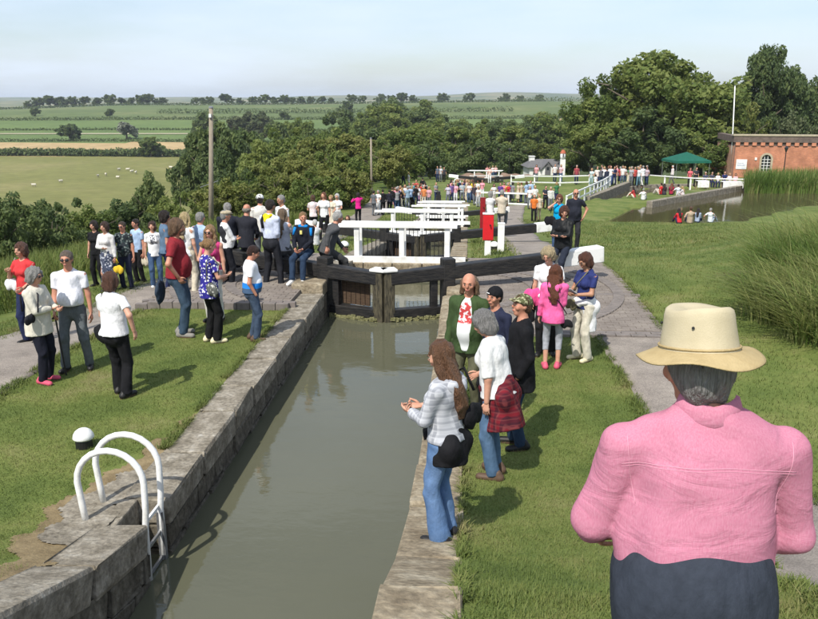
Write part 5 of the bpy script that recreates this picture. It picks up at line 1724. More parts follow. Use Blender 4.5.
ARM = {  # hand target relative to the shoulder (out to the side, forward, up) and elbow hint (side, fwd, up)
 'down': ((0.07, 0.04, -0.54), (0.3, -1, 0)), 'fwd': ((0.05, 0.30, -0.36), (0.25, -0.6, -0.6)), 'hold': ((-0.08, 0.30, -0.28), (0.5, -0.3, -0.8)),
 'fold': ((-0.22, 0.22, -0.27), (0.8, 0.1, -0.7)), 'hip': ((0.06, 0.06, -0.44), (1, -0.6, 0)), 'pocket': ((0.03, 0.07, -0.50), (0.5, -1, 0)),
 'phone': ((-0.06, 0.20, 0.14), (0.8, 0.3, -0.6)), 'back': ((-0.10, -0.16, -0.43), (0.8, -0.6, 0)), 'stick': ((0.0, 0.20, -0.47), (0.3, -1, -0.1)),
 'lap': ((-0.10, 0.33, -0.36), (0.6, -0.3, -0.6)), 'swing': ((0.08, 0.16, -0.50), (0.2, -1, 0)), 'swingb': ((0.10, -0.14, -0.50), (0.2, -1, 0)),
 'front': ((-0.14, 0.14, -0.46), (0.7, -0.6, -0.2)), 'up': ((0.06, 0.22, 0.05), (0.6, 0, -0.8)), 'strap': ((-0.03, 0.20, -0.12), (0.6, -0.1, -0.9)), 'side': ((0.20, -0.05, -0.42), (0.6, -0.5, 0)), 'lean': ((0.16, -0.12, -0.40), (0.5, -1, 0)), 'knee': ((0.0, 0.42, -0.32), (0.7, 0, -0.5)),
}
def person(loc, face, label, h=1.7, sex='f', w=1.0, belly=0.0, arms=('down', 'down'), legs='stand', top=None, sleeve='short', hem=0.86, topw=1.0, open_front=None, fold=0.0065, foldf=19, armk=0.03, shz=0.446, trap=0.058, swm=1.0, neckdrop=0.0, hx=0.0,
           bot=None, botkind='trousers', bothem=0.07, flare=1.0, shoe='shoe_black', hair=None, hstyle='short', skin='fair', hyaw=0, hpitch=0, lean=0, slean=0, group=None, vx=0.016,
           glasses=None, seat=None, extra=None, name='person', jacket=None, face_parts=True, arm_over=None, leg_over=None, simple=False, torso_twist=0):
    """front of the figure is +Y, its right side +X; built 1.75 m tall and scaled to h"""
    root = empty(name, loc, R(face), label, 'person', group)
    sc = h / 1.75
    root.scale = (sc, sc, sc)
    fem = sex == 'f'
    if bot is None: bot = cloth((0.03, 0.035, 0.05))
    # ---- skeleton
    pz = 0.94
    py = 0.0
    if legs == 'sit':
        pz = (seat if seat is not None else 0.5) / sc + 0.11
    elif legs == 'floor':
        pz = 0.13
    hipx = 0.088 * (1.04 if fem else 1.0) * (0.75 + 0.25 * w)
    P0 = np.array([0, py, pz])
    RT = rotm(-R(lean), R(slean), R(torso_twist))             # torso frame
    tor = lambda x, y, z: P0 + RT @ np.array([x, y, z], float)
    sw = (0.165 if fem else 0.185) * (0.8 + 0.2 * w) * swm
    waist = tor(0, 0, 0.15); chest = tor(0, 0.0, 0.36); neck0 = tor(0, -0.015, 0.52)
    sh = {s: tor(s * sw, -0.01, shz) for s in (-1, 1)}
    RH = rotm(0, 0, R(hyaw + torso_twist)) @ rotm(-R(lean) * 0.35 + R(hpitch), 0, 0)
    head = tor(hx, 0.012, 0.585 - neckdrop) + RH @ np.array([0, 0.012, 0.095])
    HD = lambda x, y, z: head + RH @ np.array([x, y, z], float)
    # ---- legs
    hip = {s: P0 + np.array([s * hipx, 0, -0.03]) for s in (-1, 1)}
    if legs == 'stand': ft = {1: (0.10, 0.03, 0.075), -1: (-0.10, -0.02, 0.075)}
    elif legs == 'wide': ft = {1: (0.16, 0.06, 0.075), -1: (-0.15, -0.04, 0.075)}
    elif legs == 'stride': ft = {1: (0.08, 0.22, 0.075), -1: (-0.08, -0.20, 0.11)}
    elif legs == 'stride2': ft = {1: (0.08, -0.18, 0.10), -1: (-0.08, 0.20, 0.075)}
    elif legs == 'sit': ft = {1: (0.12, 0.42, 0.075), -1: (-0.12, 0.36, 0.075)}
    elif legs == 'floor': ft = {1: (0.16, 0.62, 0.075), -1: (-0.14, 0.55, 0.075)}
    if leg_over: ft.update(leg_over)
    knee = {}; ank = {}
    for s in (-1, 1):
        knee[s], ank[s] = ik(hip[s], ft[s], 0.435, 0.415, (s * 0.12, 1, 0.35 if legs in ('sit', 'floor') else 0))
    # ---- arms
    elb = {}; wri = {}; names = {1: arms[0], -1: arms[1]}
    for s in (-1, 1):
        tg, hint = arm_over[s] if arm_over and s in arm_over else ARM[names[s]]
        t = sh[s] + RT @ np.array([s * tg[0], tg[1], tg[2]]) * (0.95 if fem else 1.0)
        elb[s], wri[s] = ik(sh[s], t, 0.285 * (0.95 if fem else 1), 0.25 * (0.95 if fem else 1), RT @ np.array([s * hint[0], hint[1], hint[2]]))
    # ---- skin: one continuous body
    B = SDF(0.025)
    if not simple:
        B.ell(HD(0, -0.012, 0.028), (0.076, 0.094, 0.092), RH)
        B.fcap(HD(0, 0.020, -0.005), HD(0, 0.040, -0.078), 0.064, 0.036, (0.95, 0.95, 1), RH, 0.03)
        B.ell(HD(0, 0.096, -0.012), (0.0125, 0.020, 0.021), RH, 0.010)
        B.ell(HD(0, 0.086, 0.012), (0.010, 0.016, 0.024), RH, 0.010)
        B.ell(HD(0, 0.080, 0.032), (0.045, 0.014, 0.010), RH, 0.014)
        B.ell(HD(0, 0.078, -0.055), (0.026, 0.016, 0.014), RH, 0.014)
        for s in (-1, 1):
            B.ell(HD(s * 0.077, -0.008, 0.002), (0.010, 0.020, 0.030), RH, 0.008)
            B.ell(HD(s * 0.042, 0.062, -0.018), (0.024, 0.020, 0.022), RH, 0.02)
    else:
        B.ell(HD(0, 0.0, 0.01), (0.078, 0.095, 0.115), RH)
        B.ell(HD(0, 0.09, -0.01), (0.014, 0.022, 0.026), RH, 0.01)
    B.cap(neck0, head - RH @ np.array([0, 0.02, 0.03]), 0.058 if not fem else 0.050, 0.05 if not fem else 0.044)
    bw = 0.86 * w
    B.fcap(tor(0, 0, -0.02), waist, 0.135 * bw, 0.125 * bw, (1, 0.72, 1), RT)
    B.fcap(waist, chest, 0.122 * bw, 0.142 * bw, (1, 0.68, 1), RT)
    B.cap(sh[-1], sh[1], 0.05, 0.05)
    B.cap(tor(0, -0.01, 0.44), neck0, 0.075, 0.058)
    for s in (-1, 1): B.cap(tor(s * 0.03, -0.02, 0.50), sh[s], 0.045, 0.042)
    aw = 0.6 + 0.4 * w
    for s in (-1, 1):
        B.cap(sh[s], elb[s], 0.043 * aw, 0.036 * aw)
        B.cap(elb[s], wri[s], 0.036 * aw, 0.025 * aw)
        B.cap(hip[s], knee[s], 0.075 * aw, 0.050 * aw)
        B.cap(knee[s], ank[s], 0.050 * aw, 0.034 * aw)
    if skin == 'fair' and sex == 'm': skin = 'ruddy'
    sk = SKIN[skin]
    obj('body', B.mesh('body', vx if not simple else vx * 1.1, sk), root)
    # ---- hands
    for s in (-1, 1):
        dv = wri[s] - elb[s]; dv /= np.linalg.norm(dv)
        z = Vector(-dv)
        fwd = Vector(RT @ np.array([0, 1, 0.2]))
        y = (fwd - z * fwd.dot(z))
        if y.length < 0.2: y = Vector(RT @ np.array([-s, 0.1, 0])); y = y - z * y.dot(z)
        y.normalize(); x = y.cross(z)
        mtx = Matrix((x, y, z)).transposed().to_4x4(); mtx.translation = Vector(wri[s])
        grip = names[s] in ('hold', 'stick', 'phone', 'strap', 'up')
        if names[s] != 'pocket':
            o = obj('hand', HAND[(1.35 if grip else 0.45, s)], root, mat=sk)
            o.matrix_local = mtx @ Matrix.Scale(0.93 if fem else 1.03, 4)
    # ---- trousers / skirt
    tw = w * (1.03 if fem else 0.98)
    if botkind in ('trousers', 'shorts', 'leggings'):
        T = SDF(0.03)
        tight = 0.80 if botkind == 'leggings' else 1.0
        T.fcap(tor(0, -0.01, -0.05), tor(0, 0, 0.10), 0.152 * tw, 0.138 * tw, (1, 0.76 + belly * 0.1, 1), RT)
        if legs not in ('sit', 'floor'):
            for s in (-1, 1):
                T.ell(P0 + np.array([s * 0.07, -0.055, -0.055]), (0.085 * tw, 0.078, 0.095))
        for s in (-1, 1):
            T.cap(hip[s] + np.array([0, 0, -0.01]), knee[s], 0.092 * (0.55 + 0.45 * w) * tight, 0.070 * tight * (0.75 + 0.25 * w), 0.025)
            if botkind == 'shorts':
                continue
            fr_ = 1.0 if bothem < 0.12 else 0.45
            e = knee[s] + (ank[s] - knee[s]) * fr_
            if fr_ == 1.0: e = e + (ank[s] - knee[s]) / 0.415 * 0.02
            T.cap(knee[s], e, 0.068 * tight * (0.75 + 0.25 * w), 0.060 * tight * flare * (0.8 + 0.2 * w), 0.02, True)
        T.noise = 0.0075 if tight == 1 else 0.003
        T.nf = 24
        if legs not in ('sit', 'floor') and bothem < 0.12: T.cut((0, 0, 1), 0.042)
        obj('trousers', T.mesh('trousers', vx, bot), root)
    else:
        T = SDF(0.04)
        T.fcap(tor(0, -0.01, -0.05), tor(0, 0, 0.10), 0.155 * tw, 0.138 * tw, (1, 0.76, 1), RT)
        kz = bothem
        T.fcap(np.array([0, 0, kz]), P0 + np.array([0, 0, -0.05]), 0.215 * flare, 0.165 * tw, (1, 0.78, 1), None, 0.05)
        T.cut((0, 0, 1), kz)
        T.noise = 0.012; T.nf = 26
        obj('skirt', T.mesh('skirt', vx, bot), root)
    # ---- top
    if top is not None:
        S_ = SDF(0.035)
        q = topw * w
        hz = hem - 0.94                                   # hem height relative to the pelvis
        low = 0.176 if hz < 0.02 else 0.150
        S_.fcap(tor(0, -0.012, hz - 0.05), waist, low * q, (0.140 if fem else 0.148) * q, (1, 0.82 if hz < 0.02 else 0.76, 1), RT)
        if hz < 0.02 and legs not in ('sit', 'floor'):
            for s in (-1, 1): S_.ell(tor(s * 0.07, -0.060, -0.05), (0.094 * q, 0.088, 0.11), RT, 0.04)
        S_.fcap(waist, chest, (0.134 if fem else 0.145) * q, 0.158 * (0.5 + 0.5 * w) * topw, (1, 0.72, 1), RT)
        S_.cap(sh[-1] * 0.93 + chest * 0.07, sh[1] * 0.93 + chest * 0.07, 0.050 * topw, 0.050 * topw)
        for s in (-1, 1): S_.cap(tor(s * 0.04, -0.02, 0.490), sh[s] * 0.95 + chest * 0.05, trap, 0.052 * topw)
        S_.cap(tor(0, -0.015, 0.42), tor(0, -0.02, 0.50), 0.09, 0.070)
        S_.ell(tor(0, -0.045, 0.38), (0.135 * topw * (.6 + .4 * w), 0.085, 0.13), RT)
        if fem:
            for s in (-1, 1): S_.ell(tor(s * 0.072, 0.085 + 0.03 * (w - 1), 0.325), (0.074, 0.066, 0.078), RT, 0.03)
        if belly: S_.ell(tor(0, 0.055 + 0.06 * belly, 0.13), (0.155 * w, 0.10 + 0.08 * belly, 0.17), RT, 0.06)
        sl = {'none': 0, 'short': 0.62, 'elbow': 1.0, 'long': 2.0}[sleeve]
        for s in (-1, 1):
            if sl == 0: continue
            if sl <= 1.0:
                e = sh[s] + (elb[s] - sh[s]) * sl
                S_.cap(sh[s], e, 0.050 * topw * aw, 0.053 * topw * aw, 0.022, True)
            else:
                S_.cap(sh[s], elb[s], 0.052 * topw * aw, 0.046 * topw * aw, armk)
                S_.cap(elb[s], elb[s] + (wri[s] - elb[s]) * 0.97, 0.048 * topw * aw, 0.038 * topw * aw, 0.02, True)
        nn = RT @ np.array([0, 0, 1.0])
        S_.cut(nn, nn @ tor(0, 0, hz))
        S_.noise = fold; S_.nf = foldf
        # neck opening
        S_.sub(tor(0, 0.03, 0.575), (0.062, 0.072, 0.075), RT)
        if open_front is not None:
            S_.sub(tor(0, 0.16, 0.25), (open_front, 0.16, 0.40), RT)
        obj('jacket' if open_front is not None else 'top', S_.mesh('top', vx, top), root)
        if open_front is not None and jacket is not None:
            I = SDF(0.035)
            I.fcap(tor(0, 0, -0.08), waist, 0.143 * q, 0.128 * q, (1, 0.76, 1), RT)
            I.fcap(waist, chest, 0.128 * q, 0.145 * topw, (1, 0.75, 1), RT)
            I.cap(tor(0, 0, 0.40), tor(0, -0.01, 0.47), 0.09, 0.065)
            if fem:
                for s in (-1, 1): I.ell(tor(s * 0.07, 0.085, 0.325), (0.07, 0.06, 0.075), RT, 0.03)
            if belly: I.ell(tor(0, 0.055 + 0.06 * belly, 0.13), (0.14 * w, 0.10 + 0.075 * belly, 0.16), RT, 0.06)
            I.cut(nn, nn @ tor(0, 0, hz + 0.02 if hz > -0.1 else -0.12))
            obj('shirt', I.mesh('shirt', vx, jacket), root)
    # ---- shoes
    for s in (-1, 1):
        if simple and legs not in ('stand', 'wide', 'stride', 'stride2'): continue
        d = ank[s] - knee[s]
        rzf = R(-s * 12)
        o = obj('shoe', SHOE, root, (ank[s][0], ank[s][1] - 0.015, ank[s][2] - 0.075), (R(10) if legs == 'floor' else (-0.35 if ank[s][2] > 0.095 else 0), 0, rzf), mat=M[shoe])
        if not simple: obj('sole', SOLE, o, (0, 0, 0.0), mat=M['shoe_white'] if shoe in ('shoe_white',) else M['shoe_brown'])
    # ---- hair
    if hair is not None:
        hm = hairm(hair)
        Q = SDF(0.02)
        if hstyle == 'short':
            Q.ell(HD(0, -0.022, 0.040), (0.088, 0.102, 0.094), RH)
            Q.ell(HD(0, -0.06, -0.01), (0.075, 0.06, 0.075), RH)
            Q.sub(HD(0, 0.105, -0.055), (0.095, 0.105, 0.115), RH); Q.noise = 0.006; Q.nf = 60
        elif hstyle == 'bald':
            Q.ell(HD(0, -0.035, 0.0), (0.088, 0.085, 0.066), RH)
            Q.sub(HD(0, 0.10, -0.02), (0.10, 0.115, 0.14), RH); Q.noise = 0.005; Q.nf = 60
        elif hstyle in ('curly', 'bob'):
            bx = 0.108 if hstyle == 'curly' else 0.098
            Q.ell(HD(0, -0.022, 0.040), (bx, 0.115, 0.108), RH)
            Q.ell(HD(0, -0.055, -0.04), (bx * 0.98, 0.075, 0.09 if hstyle == 'curly' else 0.11), RH)
            for s in (-1, 1): Q.cap(HD(s * 0.078, 0.01, 0.04), HD(s * 0.082, 0.0, -0.055), 0.030, 0.026)
            Q.sub(HD(0, 0.115, -0.045), (0.066, 0.10, 0.105), RH); Q.noise = 0.014 if hstyle == 'curly' else 0.010; Q.nf = 62
        elif hstyle in ('long', 'longback'):
            Q.ell(HD(0, -0.020, 0.040), (0.092, 0.106, 0.098), RH)
            back = tor(0, -0.150, 0.30)
            Q.fcap(HD(0, -0.050, 0.0), tor(0, -0.12, 0.44), 0.086, 0.082, (1, 0.60, 1), RH)
            Q.fcap(tor(0, -0.12, 0.44), back, 0.082, 0.068, (1, 0.50, 1), RT)
            Q.fcap(back, tor(0.01, -0.150, 0.22), 0.068, 0.040, (1, 0.45, 1), RT)
            for s in (-1, 1):
                Q.cap(HD(s * 0.080, 0.005, 0.03), HD(s * 0.088, 0.0, -0.09), 0.030, 0.034)
                if hstyle == 'long': Q.cap(HD(s * 0.088, 0.0, -0.09), tor(s * 0.105, 0.065, 0.34), 0.034, 0.024)
                else: Q.cap(HD(s * 0.088, -0.01, -0.09), tor(s * 0.08, -0.08, 0.36), 0.036, 0.03)
            Q.sub(HD(0, 0.12, -0.04), (0.064, 0.10, 0.11), RH); Q.noise = 0.008; Q.nf = 55
        elif hstyle == 'mullet':
            Q.ell(HD(0, -0.05, 0.015), (0.092, 0.085, 0.085), RH)
            for s in (-1, 1): Q.cap(HD(s * 0.082, -0.02, 0.02), HD(s * 0.092, -0.03, -0.115), 0.026, 0.030)
            Q.fcap(HD(0, -0.07, 0.0), HD(0, -0.085, -0.14), 0.07, 0.06, (1.1, 0.6, 1), RH)
            Q.sub(HD(0, 0.09, 0.02), (0.10, 0.105, 0.16), RH); Q.noise = 0.009; Q.nf = 60
        elif hstyle == 'bun':
            Q.ell(HD(0, -0.022, 0.040), (0.090, 0.104, 0.096), RH)
            Q.ell(HD(0, -0.12, 0.03), (0.045, 0.045, 0.045), RH)
            Q.sub(HD(0, 0.11, -0.05), (0.088, 0.105, 0.115), RH); Q.noise = 0.009; Q.nf = 60
        obj('hair', Q.mesh('hair', min(vx, 0.012) if not simple else vx, hm), root)
    def put(name, me_, p, mat_=None, scale=None, parent=root):
        o = obj(name, me_, parent, mat=mat_)
        mt = Matrix([list(RH[i]) for i in range(3)]).to_4x4(); mt.translation = Vector(p)
        o.matrix_local = mt @ (Matrix.Diagonal((*scale, 1)) if scale else Matrix.Identity(4))
        return o
    if face_parts and not simple:
        if not glasses == 'sun':
            for s in (-1, 1):
                put('eye', EYEW, HD(s * 0.032, 0.0805, 0.008))
                put('iris', EYED, HD(s * 0.032, 0.0845, 0.008))
        for s in (-1, 1): put('eyebrow', BROW, HD(s * 0.034, 0.090, 0.031), hairm(tuple(x * 0.7 for x in hair)) if hair else None)
        put('mouth', LIP, HD(0, 0.0885, -0.052), None, (0.85, 0.9, 0.9))
    if glasses:
        for s in (-1, 1):
            if glasses == 'sun': put('lens', SHADE, HD(s * 0.032, 0.099, 0.008))
            mm = MB().tube([HD(s * 0.058, 0.096, 0.014), HD(s * 0.082, 0.05, 0.014), HD(s * 0.084, -0.01, 0.014)], 0.003, 5)
            mm.build('glasses_arm', M['iron'], root)
            if glasses == 'clear':
                mm = MB().tube([HD(s * 0.032 + 0.024 * math.cos(t), 0.098, 0.008 + 0.017 * math.sin(t)) for t in [2 * math.pi * k / 12 for k in range(13)]], 0.0022, 5)
                mm.build('glasses_rim', M['iron'], root)
        MB().tube([HD(-0.01, 0.104, 0.012), HD(0.01, 0.104, 0.012)], 0.003, 5).build('glasses_bridge', M['iron'], root)
    J = dict(HD=HD, RH=RH, tor=tor, RT=RT, sh=sh, elb=elb, wri=wri, root=root, knee=knee, ank=ank, sc=sc, head=head, put=put, vx=vx)
    if extra: extra(J)
    return J

def to_world(J, p):
    """local point of a person -> world (before the depsgraph runs)"""
    r = J['root']
    a = r.rotation_euler.z
    x, y, z = (c * J['sc'] for c in p)
    return Vector((r.location.x + x * math.cos(a) - y * math.sin(a), r.location.y + x * math.sin(a) + y * math.cos(a), r.location.z + z))

# ---- hats
def cap_hat(m_, visor=True, yaw=0):
    def f(J):
        s = SDF(0.012)
        HD, RH = J['HD'], J['RH']
        s.ell(HD(0, -0.012, 0.050), (0.093, 0.108, 0.090), RH)
        if visor: s.fcap(HD(0, 0.07, 0.062), HD(0, 0.135, 0.046), 0.07, 0.06, (1, 0.85, 0.14), RH)
        n = RH @ np.array([0, -0.10, 1.0]); s.cut(n, n @ HD(0, 0, 0.034))
        obj('cap', s.mesh('cap', min(J['vx'], 0.012), m_), J['root'])
    return f
def beanie(m_, mark=None):
    def f(J):
        s = SDF(0.015)
        HD, RH = J['HD'], J['RH']
        s.ell(HD(0, -0.014, 0.045), (0.094, 0.112, 0.098), RH)
        n = RH @ np.array([0, -0.30, 1.0]); s.cut(n, n @ HD(0, 0, 0.016))
        s.noise = 0.003; s.nf = 70
        obj('beanie', s.mesh('beanie', 0.011, m_), J['root'])
        if mark:
            MB().bar(HD(-0.005, 0.103, 0.068), HD(0.045, 0.092, 0.071), 0.004, 0.010).build('logo_mark', mark, J['root'])
    return f
def flat_cap(m_):
    def f(J):
        s = SDF(0.02)
        HD, RH = J['HD'], J['RH']
        s.ell(HD(0, 0.005, 0.075), (0.104, 0.128, 0.052), RH)
        s.fcap(HD(0, 0.09, 0.052), HD(0, 0.125, 0.044), 0.06, 0.05, (1, 0.7, 0.16), RH)
        n = RH @ np.array([0, 0, 1.0]); s.cut(n, n @ HD(0, 0, 0.036))
        obj('flat_cap', s.mesh('flat_cap', 0.012, m_), J['root'])
    return f
def sun_hat(m_):
    def f(J):
        s = SDF(0.01)
        HD, RH = J['HD'], J['RH']
        s.ell(HD(0, -0.01, 0.055), (0.092, 0.108, 0.075), RH)
        s.fcap(HD(0, -0.01, 0.05), HD(0, 0.0, 0.05), 0.16, 0.16, (1, 1, 0.1), RH)
        n = RH @ np.array([0, 0, 1.0]); s.cut(n, n @ HD(0, 0, 0.028))
        obj('sun_hat', s.mesh('sun_hat', 0.016, m_), J['root'])
    return f
def both(*fs):
    def f(J):
        for g in fs: g(J)
    return f
def tied(m_, long=0.42, name='tied_jacket', flat=0.78, front=False, w=1.0, z0=0.0, nz_=0.008, low=0.192, hip=1.0):
    """a garment knotted round the waist by its sleeves"""
    def f(J):
        tor, RT = J['tor'], J['RT']
        s = SDF(0.04)
        s.fcap(tor(0, -0.012, 0.045 + z0), tor(0, -0.03, -long), 0.166 * w, low * w, (1, flat + 0.06, 1), RT)
        for x in (-0.1, 0.1):
            s.ell(tor(x * w * hip, -0.10 * hip, -0.06), (0.10 * w * hip, 0.085, 0.13), RT)
        n = RT @ np.array([0.12, 0.05, 1.0]); s.cut(n, n @ tor(0, 0, -long))
        s.sub(tor(0.0, 0.26, -0.25 - long * 0.4), (0.15 * w, 0.30, 0.24 + long * 0.45), RT)
        n = RT @ np.array([0.0, -1.0, 0.35])
        s2 = SDF(0.02)
        for sx in (-1, 1):
            s.cap(tor(sx * 0.12, 0.10, 0.04), tor(sx * 0.02, 0.150, 0.02), 0.030, 0.034, 0.02)
            s.cap(tor(sx * 0.02, 0.150, 0.02), tor(sx * 0.06, 0.165, -long * 0.6), 0.032, 0.024, 0.02)
        s.noise = nz_; s.nf = 20
        obj(name, s.mesh(name, J['vx'], m_), J['root'])
    return f

# ---- bags, sticks and papers are things of their own
def bag(label, J, p, size, m_, strap=None, cat='bag', rz=0, name='handbag', strapw=0.012):
    """p: centre in the carrier's frame; strap: points in the carrier's frame"""
    r = J['root']
    wp = to_world(J, (p[0], p[1], p[2] - size[2]))
    root = empty(name, wp, r.rotation_euler.z + R(rz), label, cat)
    root.scale = r.scale
    s = SDF(0.02)
    s.fcap((-size[0] * 0.55, 0, size[2] * 0.8), (size[0] * 0.55, 0, size[2] * 0.8), size[2] * 0.8, size[2] * 0.8, (1, size[1] / size[2], 1))
    s.noise = 0.007; s.nf = 30
    obj('pouch', s.mesh('pouch', 0.014, m_), root)
    if strap:
        iv = -(r.rotation_euler.z + R(rz)); sc = J['sc']
        pts = []
        for q in strap:
            d = to_world(J, q) - wp
            pts.append((Vector((d.x * math.cos(iv) - d.y * math.sin(iv), d.x * math.sin(iv) + d.y * math.cos(iv), d.z)) / sc))
        MB().tube(pts, strapw, 6).build('strap', m_, root, smooth=True)
    return root
# ================================================================== who is there
WHITE = (0.72, 0.72, 0.72); OFFW = (0.62, 0.60, 0.55); BLACK = (0.012, 0.012, 0.014); NAVY = (0.02, 0.028, 0.075); DENIM = (0.055, 0.10, 0.19); DDENIM = (0.025, 0.045, 0.085)
GREY = (0.13, 0.14, 0.155); CREAM = (0.60, 0.54, 0.42); LBLUE = (0.35, 0.47, 0.66); RED = (0.42, 0.03, 0.04); PINK = (0.80, 0.14, 0.36); TURQ = (0.0, 0.33, 0.60); OLIVE = (0.09, 0.085, 0.05)
GH = (0.34, 0.33, 0.31); BRH = (0.10, 0.05, 0.028); DKH = (0.025, 0.016, 0.012); BLH = (0.42, 0.28, 0.13); AUB = (0.17, 0.062, 0.03)

def tex_cloth(name, kind, cols, scale):
    """checked, floral, banded or camouflage cloth"""
    m, N, L, P = newmat(name)
    P.inputs['Roughness'].default_value = 0.85
    P.inputs['Specular IOR Level'].default_value = 0.15
    t = N.new('ShaderNodeTexCoord')
    mix = lambda a, b, f: None
    def mixc(a, b, f):
        x = N.new('ShaderNodeMix'); x.data_type = 'RGBA'
        for i, v in ((6, a), (7, b)):
            if isinstance(v, tuple): x.inputs[i].default_value = (*v, 1)
            else: L.new(v, x.inputs[i])
        L.new(f, x.inputs[0])
        return x.outputs[2]
    def step(v, lo, hi, inv=False):
        r = N.new('ShaderNodeMapRange'); r.inputs[1].default_value = lo; r.inputs[2].default_value = hi
        if inv: r.inputs[3].default_value = 1; r.inputs[4].default_value = 0
        L.new(v, r.inputs[0]); return r.outputs[0]
    if kind == 'plaid':
        out = cols[0]
        sp_ = N.new('ShaderNodeSeparateXYZ'); L.new(t.outputs['Object'], sp_.inputs[0])
        ad = N.new('ShaderNodeMath'); ad.operation = 'ADD'; L.new(sp_.outputs['X'], ad.inputs[0]); L.new(sp_.outputs['Y'], ad.inputs[1])
        cb = N.new('ShaderNodeCombineXYZ'); L.new(ad.outputs[0], cb.inputs['X']); L.new(sp_.outputs['Z'], cb.inputs['Z'])
        for ax, s_ in (('X', 0.8), ('Z', 1.0)):
            for k, (c_, th) in enumerate(((cols[1], 0.45), (cols[2], 0.92))):
                w_ = N.new('ShaderNodeTexWave'); w_.wave_type = 'BANDS'; w_.bands_direction = ax
                w_.inputs['Scale'].default_value = scale * s_; w_.inputs['Distortion'].default_value = 0.6
                w_.inputs['Phase Offset'].default_value = 1.1 * k
                L.new(cb.outputs[0], w_.inputs['Vector'])
                f = step(w_.outputs['Fac'], th - 0.05, th + 0.05)
                mm = N.new('ShaderNodeMath'); mm.operation = 'MULTIPLY'; mm.inputs[1].default_value = 0.6 if ax == 'X' else 0.42
                L.new(f, mm.inputs[0])
                out = mixc(out, c_, mm.outputs[0])
    elif kind == 'floral':
        v = N.new('ShaderNodeTexVoronoi'); v.inputs['Scale'].default_value = scale
        nz = N.new('ShaderNodeTexNoise'); nz.inputs['Scale'].default_value = scale * 0.9
        L.new(t.outputs['Object'], v.inputs['Vector']); L.new(t.outputs['Object'], nz.inputs['Vector'])
        out = mixc(cols[0], cols[1], step(v.outputs['Distance'], 0.36, 0.42, True))
        out = mixc(out, cols[2], step(nz.outputs['Fac'], 0.58, 0.61))
    elif kind == 'band':
        s = N.new('ShaderNodeSeparateXYZ'); L.new(t.outputs['Object'], s.inputs[0])
        out = mixc(cols[1], cols[0], step(s.outputs['Z'], scale - 0.004, scale + 0.004))
        out = mixc(cols[2], out, step(s.outputs['Z'], scale - 0.10, scale - 0.092))
    elif kind == 'camo':
        nz = N.new('ShaderNodeTexNoise'); nz.inputs['Scale'].default_value = scale
        L.new(t.outputs['Object'], nz.inputs['Vector'])
        n2 = N.new('ShaderNodeTexNoise'); n2.inputs['Scale'].default_value = scale * 1.3; n2.noise_dimensions = '4D'; n2.inputs['W'].default_value = 3
        L.new(t.outputs['Object'], n2.inputs['Vector'])
        out = mixc(cols[0], cols[1], step(nz.outputs['Fac'], 0.50, 0.53))
        out = mixc(out, cols[2], step(n2.outputs['Fac'], 0.55, 0.58))
    elif kind == 'print':
        nz = N.new('ShaderNodeTexNoise'); nz.inputs['Scale'].default_value = scale
        L.new(t.outputs['Object'], nz.inputs['Vector'])
        s = N.new('ShaderNodeSeparateXYZ'); L.new(t.outputs['Object'], s.inputs[0])
        f = step(nz.outputs['Fac'], 0.46, 0.52)
        for lo, hi, inv in ((cols[2][0], cols[2][0] + 0.02, False), (cols[2][1], cols[2][1] + 0.02, True)):
            g = step(s.outputs['Z'], lo, hi, inv)
            mm = N.new('ShaderNodeMath'); mm.operation = 'MULTIPLY'; L.new(f, mm.inputs[0]); L.new(g, mm.inputs[1]); f = mm.outputs[0]
        for lo, hi, inv in ((-0.10, -0.085, False), (0.085, 0.10, True)):
            g = step(s.outputs['X'], lo, hi, inv)
            mm = N.new('ShaderNodeMath'); mm.operation = 'MULTIPLY'; L.new(f, mm.inputs[0]); L.new(g, mm.inputs[1]); f = mm.outputs[0]
        out = mixc(cols[0], cols[1], f)
    if isinstance(out, tuple): P.inputs['Base Color'].default_value = (*out, 1)
    else: L.new(out, P.inputs['Base Color'])
    return m
PLAID = tex_cloth('grey_check_hoodie', 'plaid', ((0.42, 0.43, 0.46), (0.20, 0.21, 0.24), (0.62, 0.63, 0.66)), 5.5)
TARTAN = tex_cloth('red_tartan', 'plaid', ((0.16, 0.012, 0.02), (0.02, 0.012, 0.02), (0.22, 0.05, 0.05)), 5.0)
FLORAL = tex_cloth('blue_white_floral', 'floral', ((0.025, 0.025, 0.20), (0.70, 0.70, 0.76), (0.05, 0.03, 0.30)), 22)
SKIRTP = tex_cloth('patterned_skirt', 'floral', ((0.06, 0.07, 0.11), (0.40, 0.42, 0.48), (0.02, 0.03, 0.06)), 16)
DARKPAT = tex_cloth('dark_pattern_shirt', 'floral', ((0.02, 0.025, 0.03), (0.14, 0.17, 0.16), (0.03, 0.05, 0.05)), 14)
TEEPAT = tex_cloth('marked_white_tee', 'print', ((0.70, 0.70, 0.70), (0.10, 0.10, 0.12), (1.15, 1.40)), 24)
BANDTEE = tex_cloth('white_blue_tee', 'band', ((0.74, 0.75, 0.78), (0.02, 0.20, 0.62), (0.05, 0.09, 0.16)), 1.09)
CAMO = tex_cloth('camouflage', 'camo', ((0.09, 0.10, 0.045), (0.34, 0.33, 0.20), (0.055, 0.035, 0.02)), 26)
PRINTTEE = tex_cloth('printed_white_tee', 'print', ((0.66, 0.68, 0.68), (0.42, 0.05, 0.05), (1.16, 1.40)), 17)
BAGPAT = tex_cloth('grey_patterned_bag', 'floral', ((0.10, 0.105, 0.095), (0.42, 0.42, 0.38), (0.06, 0.06, 0.055)), 16)

